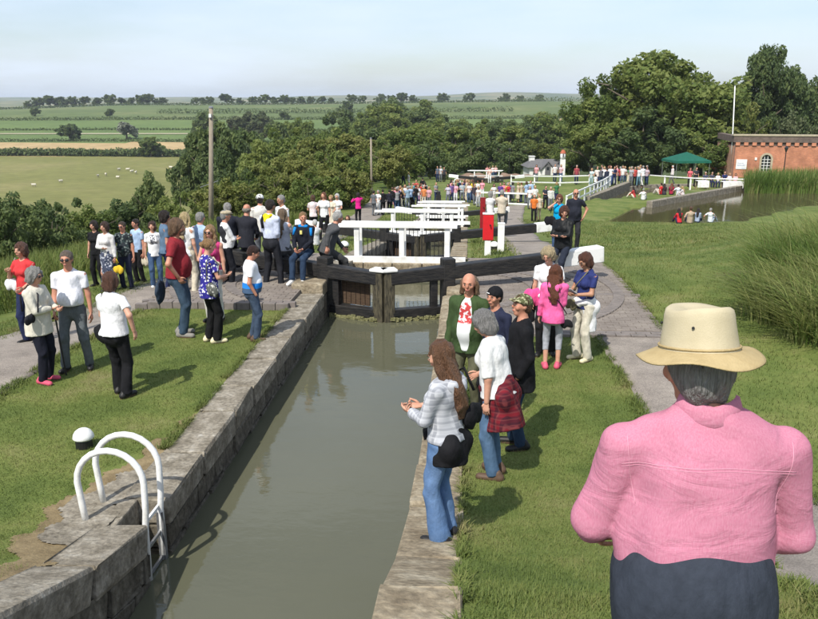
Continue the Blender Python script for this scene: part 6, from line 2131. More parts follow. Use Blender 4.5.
def beam_pt(side, t, z=0.62, off=0.0):
    return (XC + side * 1.17 + side * 0.9411 * t - side * 0.0 , 14.84 + 0.338 * t + off, z)
gz0 = 0.10
def sit_on(side, t, off=0.0, seat=None):
    x, y, z = beam_pt(side, t)
    return (x, y + off, Hs(x, y) + 0.02)
def foot(px, py):
    return spot(px, py)
PG = 'people watching at the locks'
# ---------------------------------------------------------------- left bank, near
J = person(foot(46, 382), -98, 'elderly woman in cream jacket and black trousers beside the man with the stick', 1.50, 'f', 1.12, arms=('fold', 'hold'), top=cloth((0.60, 0.57, 0.48), scale=12), sleeve='long', hem=0.76, topw=1.16, bot=cloth((0.012, 0.013, 0.022)), shoe='shoe_pink', hair=GH, hstyle='curly', glasses='sun', vx=0.014, group=PG, hpitch=-4)
bag('black shoulder bag of the elderly woman in the cream jacket', J, (0.20, 0.05, 1.06), (0.15, 0.05, 0.09), cloth((0.02, 0.02, 0.025)), [(0.22, -0.08, 1.14), (0.20, -0.10, 1.35), (0.06, -0.06, 1.50), (0.10, 0.12, 1.38), (0.21, 0.17, 1.14)])
J = person(foot(79, 369.5), -168, 'man in white short sleeved shirt and grey trousers holding a walking stick', 1.62, 'm', 1.06, 0.35, arms=('stick', 'down'), legs='wide', top=cloth((0.74, 0.74, 0.78)), hem=0.98, bot=cloth((0.115, 0.13, 0.14)), shoe='shoe_black', hair=(0.17, 0.13, 0.10), glasses='sun', vx=0.013, group=PG)
wp = to_world(J, tuple(J['wri'][1] + np.array([-0.01, 0.03, -0.07])))
root = empty('walking_stick', (wp.x + 0.07, wp.y - 0.02, Hs(wp.x, wp.y)), 0, 'dark walking stick in the hand of the man in white shirt', 'stick')
MB().tube([(0, 0, 0), (-0.07, 0.02, wp.z - root.location.z)], 0.011, 8).build('shaft', M['iron'], root)
MB().tube([(-0.07, 0.07, wp.z - root.location.z - 0.01), (-0.07, 0.02, wp.z - root.location.z + 0.02), (-0.07, -0.05, wp.z - root.location.z)], 0.013, 8).build('handle', M['iron'], root)
J = person(foot(121, 397), -14, 'woman seen from behind in white tee and flared black trousers on the lawn', 1.54, 'f', 1.12, arms=('side', 'fwd'), legs='stand', top=cloth((0.76, 0.76, 0.77)), hem=0.90, topw=1.08, bot=cloth(BLACK), flare=1.35, hair=(0.12, 0.055, 0.035), hstyle='bob', vx=0.013, group=PG, hpitch=-6, leg_over={1: (0.11, -0.02, 0.075), -1: (-0.10, 0.12, 0.075)})
bag('black bag and folded jacket on the arm of the woman in white tee', J, (-0.27, 0.16, 0.86), (0.12, 0.08, 0.17), cloth(BLACK), [(-0.22, 0.12, 1.06), (-0.10, -0.10, 1.28), (-0.10, -0.06, 1.47), (-0.12, 0.10, 1.40), (-0.26, 0.2, 1.06)], strapw=0.009)
J = person(foot(33, 343), 165, 'woman in red top behind the elderly woman at the left edge', 1.56, 'f', 1.05, arms=('strap', 'fwd'), top=cloth((0.58, 0.045, 0.05)), hem=0.88, bot=cloth(NAVY), hair=(0.13, 0.06, 0.04), hstyle='bob', group=PG)
bag('white bag on the arm of the woman in red top', J, (0.24, 0.05, 1.05), (0.10, 0.06, 0.13), cloth(WHITE), [(0.24, 0.0, 1.18), (0.18, -0.02, 1.47), (0.24, 0.1, 1.18)])
J = person(foot(100, 286), 170, 'dark haired woman in black behind the woman in pale cardigan', 1.5, 'f', 1.0, arms=('down', 'down'), top=cloth(BLACK), bot=cloth(BLACK), hair=DKH, hstyle='bob', group=PG)
J = person(foot(111, 292), 168, 'woman in pale grey cardigan and long patterned skirt on the left path', 1.54, 'f', 1.05, arms=('fold', 'down'), top=cloth((0.58, 0.57, 0.56)), sleeve='long', hem=0.80, bot=SKIRTP, botkind='skirt', bothem=0.22, hair=(0.06, 0.032, 0.022), hstyle='bob', group=PG)
bag('yellow carrier bag between the woman in pale cardigan and the dark shirted man', J, (-0.32, 0.06, 0.62), (0.08, 0.05, 0.13), cloth((0.62, 0.42, 0.03)), [(-0.34, 0.06, 0.76), (-0.30, 0.08, 0.86), (-0.28, 0.06, 0.76)], name='carrier_bag')
J = person(foot(128, 289), 175, 'man in dark patterned shirt and navy trousers on the left path', 1.52, 'm', 1.05, 0.2, arms=('hold', 'down'), top=DARKPAT, hem=0.86, bot=cloth((0.02, 0.025, 0.05)), hair=(0.07, 0.045, 0.03), glasses='sun', group=PG)
J = person(foot(141, 283), 150, 'man in light blue top behind the man in dark patterned shirt', 1.52, 'm', 0.98, arms=('down', 'down'), top=cloth(LBLUE), bot=cloth(BLACK), hair=DKH, group=PG)
bag('cream bag beside the man in light blue top', J, (-0.24, 0.0, 0.66), (0.10, 0.07, 0.16), cloth(CREAM), [(-0.28, 0, 0.84), (-0.2, 0, 0.98), (-0.16, 0, 0.84)])
J = person(foot(157, 287), -150, 'woman in white printed tee and blue jeans on the left path', 1.5, 'f', 1.0, arms=('down', 'pocket'), top=TEEPAT, hem=0.84, bot=cloth(DENIM), shoe='shoe_white', hair=(0.07, 0.035, 0.025), hstyle='bob', hyaw=-25, hpitch=8, group=PG)
J = person(foot(170, 292), -60, 'dark haired person in blue behind the man in red shirt', 1.58, 'm', 1.0, arms=('down', 'down'), top=cloth((0.10, 0.16, 0.24)), bot=cloth(NAVY), hair=DKH, hstyle='curly', group=PG)
J = person(foot(190, 296), -20, 'blond person in white behind the man in red shirt', 1.55, 'f', 1.0, arms=('down', 'down'), top=cloth(WHITE), bot=cloth(CREAM), hair=(0.55, 0.42, 0.22), hstyle='longback', group=PG)
# man in red
def beard(J):
    s = SDF(0.015)
    s.ell(J['HD'](0, 0.066, -0.072), (0.050, 0.040, 0.042), J['RH'])
    s.ell(J['HD'](0, 0.094, -0.042), (0.032, 0.012, 0.009), J['RH'])
    s.noise = 0.008; s.nf = 60
    obj('beard', s.mesh('beard', 0.011, hairm((0.22, 0.16, 0.11))), J['root'])
J = person(foot(183, 336), -82, 'big long haired man in dark red shirt and jeans', 1.80, 'm', 1.14, 0.3, arms=('hip', 'hip'), legs='stand', top=cloth((0.235, 0.022, 0.03)), sleeve='short', hem=0.90, topw=1.08, bot=cloth((0.045, 0.075, 0.115)), shoe='shoe_grey', hair=(0.16, 0.095, 0.055), hstyle='bob', extra=beard, vx=0.014, group=PG, hpitch=-6)
bag('dark blue jacket hanging behind the man in dark red shirt', J, (0.10, -0.26, 0.74), (0.07, 0.06, 0.20), cloth((0.03, 0.045, 0.07)), None, name='hanging_jacket', cat='jacket')
# floral woman
J = person(foot(213, 342), -48, 'woman in blue and white floral top with black trousers seen from behind', 1.56, 'f', 1.08, arms=('hold', 'fwd'), top=FLORAL, sleeve='short', hem=0.78, topw=1.05, bot=cloth((0.010, 0.010, 0.011)), flare=1.3, shoe='shoe_cream', hair=(0.34, 0.20, 0.09), hstyle='bun', vx=0.014, group=PG, hpitch=-8)
bag('grey patterned handbag of the woman in floral top', J, (0.23, -0.06, 0.98), (0.16, 0.07, 0.13), BAGPAT, [(0.24, -0.14, 1.12), (0.22, -0.12, 1.40), (0.17, -0.04, 1.50), (0.22, 0.08, 1.36), (0.24, 0.06, 1.12)])
J = person(foot(216, 321), 172, 'long haired blond woman with sunglasses in pink top', 1.58, 'f', 0.98, arms=('hold', 'down'), top=cloth((0.50, 0.05, 0.18)), sleeve='none', hem=0.86, bot=cloth(OFFW), hair=(0.36, 0.22, 0.11), hstyle='long', glasses='sun', vx=0.014, group=PG)
bag('pale folded leaflet bag held by the blond woman in pink', J, (-0.10, 0.22, 1.12), (0.05, 0.02, 0.14), cloth(CREAM), None, name='paper_bag')
J = person(foot(205, 293), -20, 'grey haired man in light blue shirt behind the blond woman', 1.52, 'm', 1.0, arms=('front', 'front'), top=cloth(LBLUE), bot=cloth(GREY), hair=GH, group=PG)
def waistcoat(m_):
    def f(J):
        tor, RT = J['tor'], J['RT']
        s = SDF(0.03)
        s.fcap(tor(0, 0, -0.06), tor(0, 0, 0.15), 0.158, 0.156, (1, 0.80, 1), RT)
        s.fcap(tor(0, 0, 0.15), tor(0, 0, 0.37), 0.156, 0.166, (1, 0.78, 1), RT)
        s.ell(tor(0, -0.05, 0.38), (0.14, 0.09, 0.13), RT)
        n = RT @ np.array([0, 0, 1.0]); s.cut(n, n @ tor(0, 0, -0.03))
        s.sub(tor(0, 0.17, 0.42), (0.09, 0.14, 0.22), RT)
        obj('waistcoat', s.mesh('waistcoat', 0.016, m_), J['root'])
    return f
J = person(foot(229, 288), -62, 'man in white shirt, dark waistcoat and pale flat cap', 1.5, 'm', 1.05, 0.2, arms=('fold', 'fold'), top=cloth(WHITE), sleeve='long', hem=0.92, bot=cloth((0.014, 0.015, 0.02)), hair=GH, extra=both(waistcoat(cloth((0.03, 0.03, 0.036))), flat_cap(cloth((0.40, 0.34, 0.24)))), group=PG)
J = person((lambda q: (q[0], q[1], q[2]))(sit_on(-1, 2.25, 0.10)), 8, 'grey haired man in dark suit seated on the beam, back turned, left of the pair', 1.62, 'm', 1.06, arms=('lap', 'lap'), legs='sit', seat=0.64, lean=8, top=cloth((0.018, 0.02, 0.03)), sleeve='long', hem=0.80, topw=1.05, bot=cloth((0.018, 0.02, 0.03)), hair=GH, group=PG)
J = person((lambda q: (q[0], q[1], q[2]))(sit_on(-1, 1.82, 0.10)), -12, 'balding man in dark suit seated on the beam, back turned, right of the pair', 1.62, 'm', 1.06, arms=('lap', 'lap'), legs='sit', seat=0.64, lean=8, top=cloth((0.02, 0.021, 0.028)), sleeve='long', hem=0.80, topw=1.05, bot=cloth((0.02, 0.02, 0.026)), hair=(0.30, 0.27, 0.22), hstyle='bald', group=PG)
def scarf(c, c2):
    def f(J):
        tor, RT = J['tor'], J['RT']
        s = SDF(0.02)
        s.fcap(tor(-0.06, -0.035, 0.505), tor(0.06, -0.035, 0.505), 0.055, 0.055, (1, 1, 0.7), RT)
        s.fcap(tor(0, -0.10, 0.47), tor(0.0, -0.13, 0.42), 0.085, 0.03, (1, 0.35, 1), RT)
        s.cap(tor(0, 0.06, 0.49), tor(0.01, 0.12, 0.36), 0.03, 0.02)
        s.noise = 0.006; s.nf = 40
        obj('neckerchief', s.mesh('neckerchief', 0.012, c), J['root'])
        MB().tube([tor(-0.10, -0.075, 0.52), tor(-0.10, -0.125, 0.40), tor(-0.085, -0.12, 0.26)], [0.02, 0.032, 0.028], 8).build('scarf_tail', c2, J['root'], smooth=True)
    return f
J = person(foot(273, 288), -28, 'tall man in pale shirt and black trousers with yellow neckerchief', 1.7, 'm', 1.02, arms=('front', 'fwd'), legs='wide', top=cloth((0.55, 0.60, 0.74)), sleeve='long', hem=1.0, bot=cloth((0.018, 0.019, 0.024)), hair=DKH, skin='tan', extra=scarf(cloth((0.75, 0.58, 0.02)), cloth(BLACK)), group=PG, vx=0.015, hpitch=-8)
J = person(foot(263, 266), 10, 'person in white cap behind the man with the neckerchief', 1.58, 'm', 1.0, arms=('down', 'down'), top=cloth(OFFW), bot=cloth(GREY), hair=DKH, extra=cap_hat(cloth(WHITE)), group=PG)
J = person(foot(284, 264), 140, 'grey haired man in white shirt half hidden right of the neckerchief man', 1.56, 'm', 1.0, arms=('down', 'down'), top=cloth(WHITE), bot=cloth(BLACK), hair=GH, skin='tan', group=PG)
# boy
J = person(foot(254.5, 340), -72, 'boy in white and blue tee and jeans looking down by the coping', 1.45, 'm', 1.08, 0.25, arms=('pocket', 'down'), top=BANDTEE, hem=0.90, topw=1.12, bot=cloth((0.05, 0.075, 0.12)), hair=(0.045, 0.02, 0.014), skin='fair', vx=0.014, group=PG, hpitch=-24, shoe='shoe_brown')
# ---------------------------------------------------------------- seated on the left beam
p = sit_on(-1, 0.42, 0.02)
def accents(J):
    tor, RT = J['tor'], J['RT']
    b = cloth((0.01, 0.20, 0.55))
    for s in (-1, 1):
        MB().tube([J['sh'][s] + np.array([0, 0.055, 0.025]), (J['sh'][s] + J['elb'][s]) / 2 + np.array([s * 0.02, 0.06, 0.0])], [0.035, 0.024], 8).build('shoulder_panel', b, J['root'], smooth=True)
    s = SDF(0.01); s.fcap(tor(-0.07, 0.03, 0.51), tor(0.07, 0.03, 0.51), 0.045, 0.045, (1, 1, 0.8), RT); s.sub(tor(0, 0.03, 0.56), (0.055, 0.055, 0.05), RT)
    obj('collar', s.mesh('collar', 0.012, b), J['root'])
    MB().box(tor(-0.02, 0.13, 0.36), tor(0.03, 0.150, 0.44)).build('badge', cloth((0.7, 0.62, 0.2)), J['root'])
J = person(p, 165, 'boy in black and blue jacket sitting on the left balance beam', 1.56, 'm', 0.98, arms=('lap', 'lap'), legs='sit', seat=0.62, lean=8, top=cloth((0.012, 0.014, 0.022)), sleeve='long', hem=0.84, topw=1.12, bot=cloth(DDENIM), shoe='shoe_white', hair=(0.30, 0.18, 0.08), skin='fair', hyaw=35, hpitch=2, vx=0.014, group=PG, extra=accents, leg_over={1: (0.10, 0.50, 0.235), -1: (-0.12, 0.44, 0.235)})
p = sit_on(-1, 0.95, 0.10)
J = person(p, -18, 'brown haired woman in pale top sitting on the beam with her back turned', 1.58, 'f', 1.05, arms=('lap', 'lap'), legs='sit', seat=0.62, top=cloth((0.55, 0.58, 0.66)), sleeve='short', hem=0.84, bot=cloth(GREY), hair=(0.20, 0.14, 0.09), hstyle='longback', group=PG)
p = sit_on(-1, 0.02, 0.30)
J = person(p, -62, 'grey haired man in dark grey jacket sitting hunched behind the beam', 1.62, 'm', 1.08, arms=('lean', 'knee'), legs='sit', seat=0.60, lean=24, top=cloth((0.07, 0.072, 0.075)), sleeve='long', hem=0.82, topw=1.1, bot=cloth((0.05, 0.05, 0.05)), hair=(0.45, 0.44, 0.42), group=PG)
# ---------------------------------------------------------------- right bank, near
def hood(c):
    def f(J):
        tor, RT = J['tor'], J['RT']
        s = SDF(0.03)
        s.fcap(tor(-0.06, -0.10, 0.475), tor(0.06, -0.10, 0.475), 0.06, 0.06, (1, 0.8, 0.9), RT)
        s.ell(tor(0, -0.12, 0.42), (0.085, 0.045, 0.07), RT)
        s.noise = 0.008; s.nf = 34
        obj('hood', s.mesh('hood', 0.012, c), J['root'])
    return f
J = person(foot(444, 540), 62, 'girl with long brown hair in grey checked hoodie and jeans by the water', 1.51, 'f', 1.0, arms=('hold', 'hold'), top=PLAID, sleeve='long', hem=0.93, topw=1.12, bot=cloth((0.075, 0.14, 0.27), (0.13, 0.21, 0.36), scale=5), flare=1.45, shoe='shoe_black', hair=(0.17, 0.085, 0.045), hstyle='longback', vx=0.011, group=PG, hpitch=-16, hyaw=8, extra=both(hood(PLAID), tied(cloth(BLACK), 0.22, w=0.98)))
bag('black shoulder bag at the back of the girl in the checked hoodie', J, (0.16, -0.17, 1.14), (0.07, 0.05, 0.13), cloth(BLACK), [(0.16, -0.17, 1.32), (0.15, -0.08, 1.50), (0.18, 0.06, 1.40), (0.22, -0.02, 1.28)])
J = person(foot(495, 477), 66, 'grey haired woman in white tee and jeans with tartan shirt round her waist', 1.60, 'f', 1.16, arms=('fwd', 'down'), top=cloth((0.70, 0.70, 0.69)), sleeve='elbow', hem=0.90, topw=1.12, lean=10, bot=cloth((0.055, 0.105, 0.18), (0.10, 0.165, 0.26), scale=5), hair=(0.26, 0.25, 0.24), hstyle='bob', vx=0.011, group=PG, hpitch=-26, shoe='shoe_brown', extra=tied(TARTAN, 0.40, 'tied_shirt', 0.84, w=1.14))
def teep(J):
    pass
J = person(foot(467, 414), 158, 'balding long haired man in green jacket and printed white tee', 1.66, 'm', 1.10, 0.25, arms=('down', 'down'), top=cloth((0.045, 0.075, 0.028)), sleeve='long', hem=0.80, topw=1.10, open_front=0.085, jacket=PRINTTEE, bot=cloth((0.10, 0.10, 0.06)), hair=(0.20, 0.12, 0.07), hstyle='mullet', vx=0.012, group=PG, hyaw=10, hpitch=-4)
J = person(foot(492, 420), 140, 'youth in black beanie and navy top beside the man in green jacket', 1.54, 'm', 0.98, arms=('down', 'down'), top=cloth((0.02, 0.024, 0.05)), sleeve='long', bot=cloth(BLACK), hair=DKH, skin='fair', vx=0.012, group=PG, extra=beanie(cloth((0.010, 0.010, 0.012)), M['white']))
J = person(foot(517, 447), 96, 'youth in camouflage cap, black shirt and jeans', 1.62, 'm', 1.06, arms=('front', 'pocket'), top=cloth((0.010, 0.010, 0.012)), sleeve='long', hem=0.70, topw=1.14, bot=cloth(DDENIM), hair=BRH, skin='fair', vx=0.012, group=PG, hyaw=14, hpitch=10, shoe='shoe_black', extra=cap_hat(CAMO))
J = person(foot(545, 355), 176, 'short haired blond woman in white top behind the girl in pink', 1.56, 'f', 1.04, arms=('down', 'fwd'), top=cloth((0.74, 0.74, 0.74)), hem=0.88, bot=cloth((0.015, 0.015, 0.017)), hair=(0.50, 0.40, 0.24), hstyle='curly', vx=0.014, group=PG, hyaw=-25, hpitch=-22, extra=tied(cloth((0.72, 0.72, 0.72)), 0.46, 'tied_cardigan'))
bag('bright pink jacket over the arm of the blond woman in white top', J, (0.20, 0.06, 0.98), (0.08, 0.07, 0.17), cloth((0.75, 0.08, 0.26)), None, name='folded_jacket', cat='jacket')
bag('black bag hanging beside the blond woman in white top', J, (0.30, -0.02, 0.72), (0.07, 0.05, 0.20), cloth(BLACK), [(0.28, 0, 0.95), (0.22, 0, 1.2), (0.17, 0, 1.49), (0.2, -0.06, 1.2)])
J = person(foot(551, 368), -8, 'girl in bright pink hoodie and grey leggings seen from behind', 1.42, 'f', 0.98, arms=('front', 'down'), top=cloth((0.80, 0.13, 0.34)), sleeve='long', hem=0.80, topw=1.10, bot=cloth((0.36, 0.37, 0.41)), botkind='leggings', bothem=0.3, shoe='shoe_pink', hair=(0.165, 0.058, 0.03), hstyle='longback', vx=0.012, group=PG, extra=hood(cloth((0.80, 0.13, 0.34))))
bag('small black bag at the right hip of the girl in pink', J, (0.22, -0.02, 0.80), (0.05, 0.04, 0.09), cloth(BLACK), [(0.21, -0.02, 0.95), (0.10, -0.13, 1.15), (-0.10, -0.14, 1.36), (-0.12, -0.04, 1.49)], strapw=0.008)
J = person(foot(582, 360), 122, 'woman in navy top and cream trousers reading a leaflet', 1.52, 'f', 1.03, arms=('hold', 'hold'), top=cloth((0.025, 0.035, 0.13)), hem=0.86, bot=cloth((0.60, 0.56, 0.46)), flare=1.25, shoe='shoe_cream', hair=(0.115, 0.045, 0.028), hstyle='bob', skin='tan', glasses='clear', vx=0.013, group=PG, hpitch=-20, extra=tied(cloth((0.74, 0.74, 0.74)), 0.46, 'tied_cardigan'))
wp = to_world(J, (0.0, 0.34, 1.16))
root = empty('leaflet', wp, R(122), 'pale leaflet in the hands of the woman in navy top', 'leaflet')
MB().box((-0.11, -0.06, -0.002), (-0.003, 0.08, 0.002), Matrix.Rotation(R(35), 4, 'X') @ Matrix.Rotation(R(12), 4, 'Y')).build('page', cloth((0.55, 0.62, 0.74)), root)
MB().box((0.003, -0.06, -0.002), (0.11, 0.08, 0.002), Matrix.Rotation(R(35), 4, 'X') @ Matrix.Rotation(R(-12), 4, 'Y')).build('page', cloth((0.55, 0.62, 0.74)), root)
bag('khaki bag across the woman in navy top', J, (0.14, 0.17, 0.93), (0.07, 0.05, 0.11), cloth((0.16, 0.15, 0.09)), [(0.14, 0.17, 1.06), (0.05, 0.15, 1.25), (-0.10, 0.06, 1.48)], strapw=0.008)
J = person(foot(573, 249), 178, 'bald man in dark polo shirt and sunglasses behind the white beam end', 1.76, 'm', 1.12, 0.3, arms=('down', 'hip'), top=cloth((0.018, 0.02, 0.03)), hem=0.84, topw=1.06, bot=cloth((0.03, 0.03, 0.035)), hair=(0.20, 0.14, 0.1), hstyle='bald', glasses='sun', group=PG)
J = person(foot(557, 252), 172, 'woman in turquoise top and jeans shading her eyes with her arm', 1.58, 'f', 1.06, arms=('phone', 'down'), top=cloth((0.0, 0.30, 0.56)), sleeve='none', hem=0.80, bot=cloth(DENIM), hair=AUB, hstyle='bob', glasses='sun', group=PG)
bag('black shoulder bag of the woman in turquoise', J, (0.24, 0.08, 1.0), (0.09, 0.07, 0.17), cloth(BLACK), [(0.24, 0.06, 1.2), (0.17, 0, 1.50), (0.24, -0.02, 1.2)])
p = beam_pt(1, 2.35); p = (p[0], p[1] - 0.05, Hs(p[0], p[1]) + 0.03)
J = person(p, 150, 'auburn haired person in black jacket sitting on the white end of the right beam', 1.60, 'f', 1.06, arms=('fold', 'fold'), legs='sit', seat=0.66, top=cloth((0.010, 0.011, 0.012), rough=0.5), sleeve='long', hem=0.84, topw=1.14, bot=cloth((0.02, 0.025, 0.04)), hair=(0.10, 0.04, 0.025), hstyle='bob', shoe='shoe_white', group=PG, hyaw=30, hpitch=-12)

# ---------------------------------------------------------------- foreground: man in pink shirt and hat
pm = at(692, 303, 2.34)
HATC = mat('tan_canvas', (0.47, 0.41, 0.28), (0.41, 0.355, 0.235), 0.85, 9, bump=0.14, bscale=260, spec=0.15)
HATB = mat('tan_suede', (0.43, 0.335, 0.18), (0.36, 0.275, 0.14), 0.9, 18, bump=0.2, bscale=120, spec=0.1)
def pink_mat():
    m, N, L, P = newmat('pink_chambray')
    P.inputs['Roughness'].default_value = 0.85
    P.inputs['Specular IOR Level'].default_value = 0.15
    t = N.new('ShaderNodeTexCoord')
    nz = N.new('ShaderNodeTexNoise'); nz.inputs['Scale'].default_value = 260; nz.inputs['Detail'].default_value = 2
    mp = N.new('ShaderNodeMapping'); mp.inputs['Scale'].default_value = (1, 1, 0.25)
    L.new(t.outputs['Object'], mp.inputs['Vector']); L.new(mp.outputs['Vector'], nz.inputs['Vector'])
    n2 = N.new('ShaderNodeTexNoise'); n2.inputs['Scale'].default_value = 5; n2.inputs['Detail'].default_value = 4
    L.new(t.outputs['Object'], n2.inputs['Vector'])
    mx = N.new('ShaderNodeMix'); mx.data_type = 'RGBA'
    mx.inputs[6].default_value = (0.50, 0.145, 0.235, 1); mx.inputs[7].default_value = (0.65, 0.30, 0.395, 1)
    L.new(nz.outputs['Fac'], mx.inputs[0])
    mu = N.new('ShaderNodeMix'); mu.data_type = 'RGBA'; mu.blend_type = 'MULTIPLY'; mu.inputs[0].default_value = 0.35
    L.new(mx.outputs[2], mu.inputs[6]); L.new(n2.outputs['Fac'], mu.inputs[7])
    L.new(mu.outputs[2], P.inputs['Base Color'])
    # creases: stretched noise bump
    m3 = N.new('ShaderNodeMapping'); m3.inputs['Rotation'].default_value = (0, R(28), 0); m3.inputs['Scale'].default_value = (3.0, 2.5, 6)
    L.new(t.outputs['Object'], m3.inputs['Vector'])
    n3 = N.new('ShaderNodeTexNoise'); n3.inputs['Scale'].default_value = 1.7; n3.inputs['Detail'].default_value = 4; n3.inputs['Distortion'].default_value = 1.2
    L.new(m3.outputs['Vector'], n3.inputs['Vector'])
    b = N.new('ShaderNodeBump'); b.inputs['Strength'].default_value = 0.4; b.inputs['Distance'].default_value = 0.03
    L.new(n3.outputs['Fac'], b.inputs['Height'])
    b2 = N.new('ShaderNodeBump'); b2.inputs['Strength'].default_value = 0.12; b2.inputs['Distance'].default_value = 0.002
    L.new(nz.outputs['Fac'], b2.inputs['Height']); L.new(b.outputs['Normal'], b2.inputs['Normal'])
    L.new(b2.outputs['Normal'], P.inputs['Normal'])
    return m
PINKS = pink_mat()
STITCH = mat('pale_stitching', (0.64, 0.31, 0.40), rough=0.8)
def pinkman_extra(J):
    HD, RH, tor, RT, root = J['HD'], J['RH'], J['tor'], J['RT'], J['root']
    # hat: brim dipping front and back, pinched crown
    hat = empty('hat', (0, 0, 0)); hat.parent = root
    mt = Matrix([list(RH[i]) for i in range(3)]).to_4x4(); mt.translation = Vector(HD(0, -0.012, 0.062))
    hat.matrix_local = mt @ Matrix.Rotation(R(-7), 4, 'X')
    n = 48
    V = []; rows = 0
    prof = [(0.0, 0.132), (0.35, 0.130), (0.7, 0.128), (0.86, 0.127), (0.94, 0.120), (0.98, 0.105), (1.0, 0.085), (1.05, 0.05), (1.10, 0.018), (1.14, 0.006)]
    for q, z in prof:
        for k in range(n):
            t = 2 * math.pi * k / n
            x = 0.092 * q * math.cos(t); y = 0.108 * q * math.sin(t)
            dent = -0.020 * math.exp(-(x / 0.05) ** 2) * (1 - min(1, q) ** 4) + 0.010 * math.cos(2 * t) * -1 * (q > 0.5) * (z > 0.08)
            V.append((x, y, z + dent)); 
        rows += 1
    F = [(i * n + k, i * n + (k + 1) % n, (i + 1) * n + (k + 1) % n, (i + 1) * n + k) for i in range(rows - 1) for k in range(n)]
    MB().add(V, F).build('crown', HATC, hat, smooth=True)
    V = []; rows = 0
    for q in np.linspace(0, 1, 9):
        for k in range(n):
            t = 2 * math.pi * k / n
            rx = 0.096 + 0.072 * q; ry = 0.114 + 0.068 * q
            z = 0.010 - 0.034 * q ** 1.4 + q ** 2 * (0.016 * math.cos(2 * t) - 0.012 * math.sin(t) + 0.009 * math.sin(3 * t + 1) + 0.005 * math.sin(5 * t))
            V.append((rx * math.cos(t), ry * math.sin(t), z))
        rows += 1
    top_n = len(V)
    V += [(x, y, z - 0.004) for x, y, z in V]
    F = [(i * n + k, i * n + (k + 1) % n, (i + 1) * n + (k + 1) % n, (i + 1) * n + k) for i in range(rows - 1) for k in range(n)]
    F += [tuple(top_n + j for j in reversed(f)) for f in F]
    F += [((rows - 1) * n + k, (rows - 1) * n + (k + 1) % n, top_n + (rows - 1) * n + (k + 1) % n, top_n + (rows - 1) * n + k) for k in range(n)]
    MB().add(V, F).build('brim', HATB, hat, smooth=True)
    MB().tube([(0.104 * math.cos(t), 0.122 * math.sin(t), 0.016) for t in [2 * math.pi * k / 40 for k in range(41)]], 0.0035, 6).build('hat_band', HATB, hat, smooth=True)
    for t in (1.2, -0.7 + math.pi, 4.0):
        MB().tube([(0.095 * math.cos(t), 0.111 * math.sin(t), 0.075), (0.099 * math.cos(t), 0.116 * math.sin(t), 0.075)], 0.004, 8).build('eyelet', M['iron'], hat)
    # collar
    s = SDF(0.006)
    pts = []
    cz = 0.524
    for k in range(17):
        t = math.pi * (1.08 + 0.84 * k / 16) + 0.0
        pts.append(tor(0.082 * math.cos(t), 0.012 + 0.086 * math.sin(t), cz + 0.018 * abs(math.cos(t))))
    m = MB()
    n_ = len(pts)
    V = []
    nrm = [np.array(p) - np.array(tor(0, 0.01, cz)) for p in pts]
    for lay, (dz, dr) in enumerate(((0.050, -0.008), (0.046, 0.002), (0.000, 0.018), (-0.008, 0.010))):
        for p, q in zip(pts, nrm):
            d = q.copy(); d[2] = 0; d /= np.linalg.norm(d)
            V.append(p + d * dr + RT @ np.array([0, 0, dz]))
    F = []
    for a in range(3):
        for k in range(n_ - 1): F.append((a * n_ + k, a * n_ + k + 1, (a + 1) * n_ + k + 1, (a + 1) * n_ + k))
    m.add(V, F).build('collar', PINKS, root, smooth=True)
    # yoke, shoulder and centre seams laid on the cloth
    from mathutils.bvhtree import BVHTree
    top = [c for c in root.children if c.name.startswith('top')][0]
    me_ = top.data
    bv = BVHTree.FromPolygons([v.co.copy() for v in me_.vertices], [tuple(p.vertices) for p in me_.polygons])
    def seam(name, pts3, d, r=0.0009):
        out = []
        for p in pts3:
            h = bv.ray_cast(Vector(p) - Vector(d) * 0.8, Vector(d))
            if h[0] is not None: out.append(h[0] - Vector(d) * 0.0004)
        if len(out) > 2: MB().tube(out, r, 5).build(name, STITCH, root, smooth=True)
    yk = [tor(-0.235 + 0.47 * k / 40, -0.1, 0.395 + 0.030 * math.cos((k / 40 - 0.5) * 3.1)) for k in range(41)]
    seam('yoke_seam', yk, (0, 1, 0))
    seam('yoke_seam', [p - np.array([0, 0, 0.008]) for p in yk], (0, 1, 0), 0.0007)
    for s in (-1, 1):
        seam('sleeve_seam', [tor(s * (0.222 - 0.034 * (k / 24) ** 1.5), -0.1, 0.475 - 0.20 * k / 24) for k in range(25)], (0, 1, 0))
    return
J = person((0.690, 2.19, Hs(0.690, 2.19) - 0.005), -3, 'grey haired man from behind in pink shirt and tan brimmed hat, large in foreground', 1.77, 'm', 1.34, 0.0, fold=0.008, foldf=24, armk=0.008, shz=0.430, trap=0.070, swm=1.10, neckdrop=0.035, hx=-0.03, arms=('hold', 'hold'), legs='stand', top=PINKS, sleeve='long', hem=0.97, topw=1.10, bot=cloth((0.05, 0.05, 0.06)), hair=(0.27, 0.26, 0.25), hstyle='short', skin='ruddy', hyaw=16, hpitch=-3, vx=0.0085, group=PG, extra=both(pinkman_extra, tied(cloth((0.035, 0.042, 0.058)), 0.34, 'tied_jumper', 0.84, w=1.42, z0=-0.035, nz_=0.003, low=0.140, hip=0.8)), arm_over={1: ((0.0, 0.25, -0.40), (0.6, -1, -0.4)), -1: ((0.03, 0.24, -0.42), (0.6, -1, -0.4))})
PMJ = J
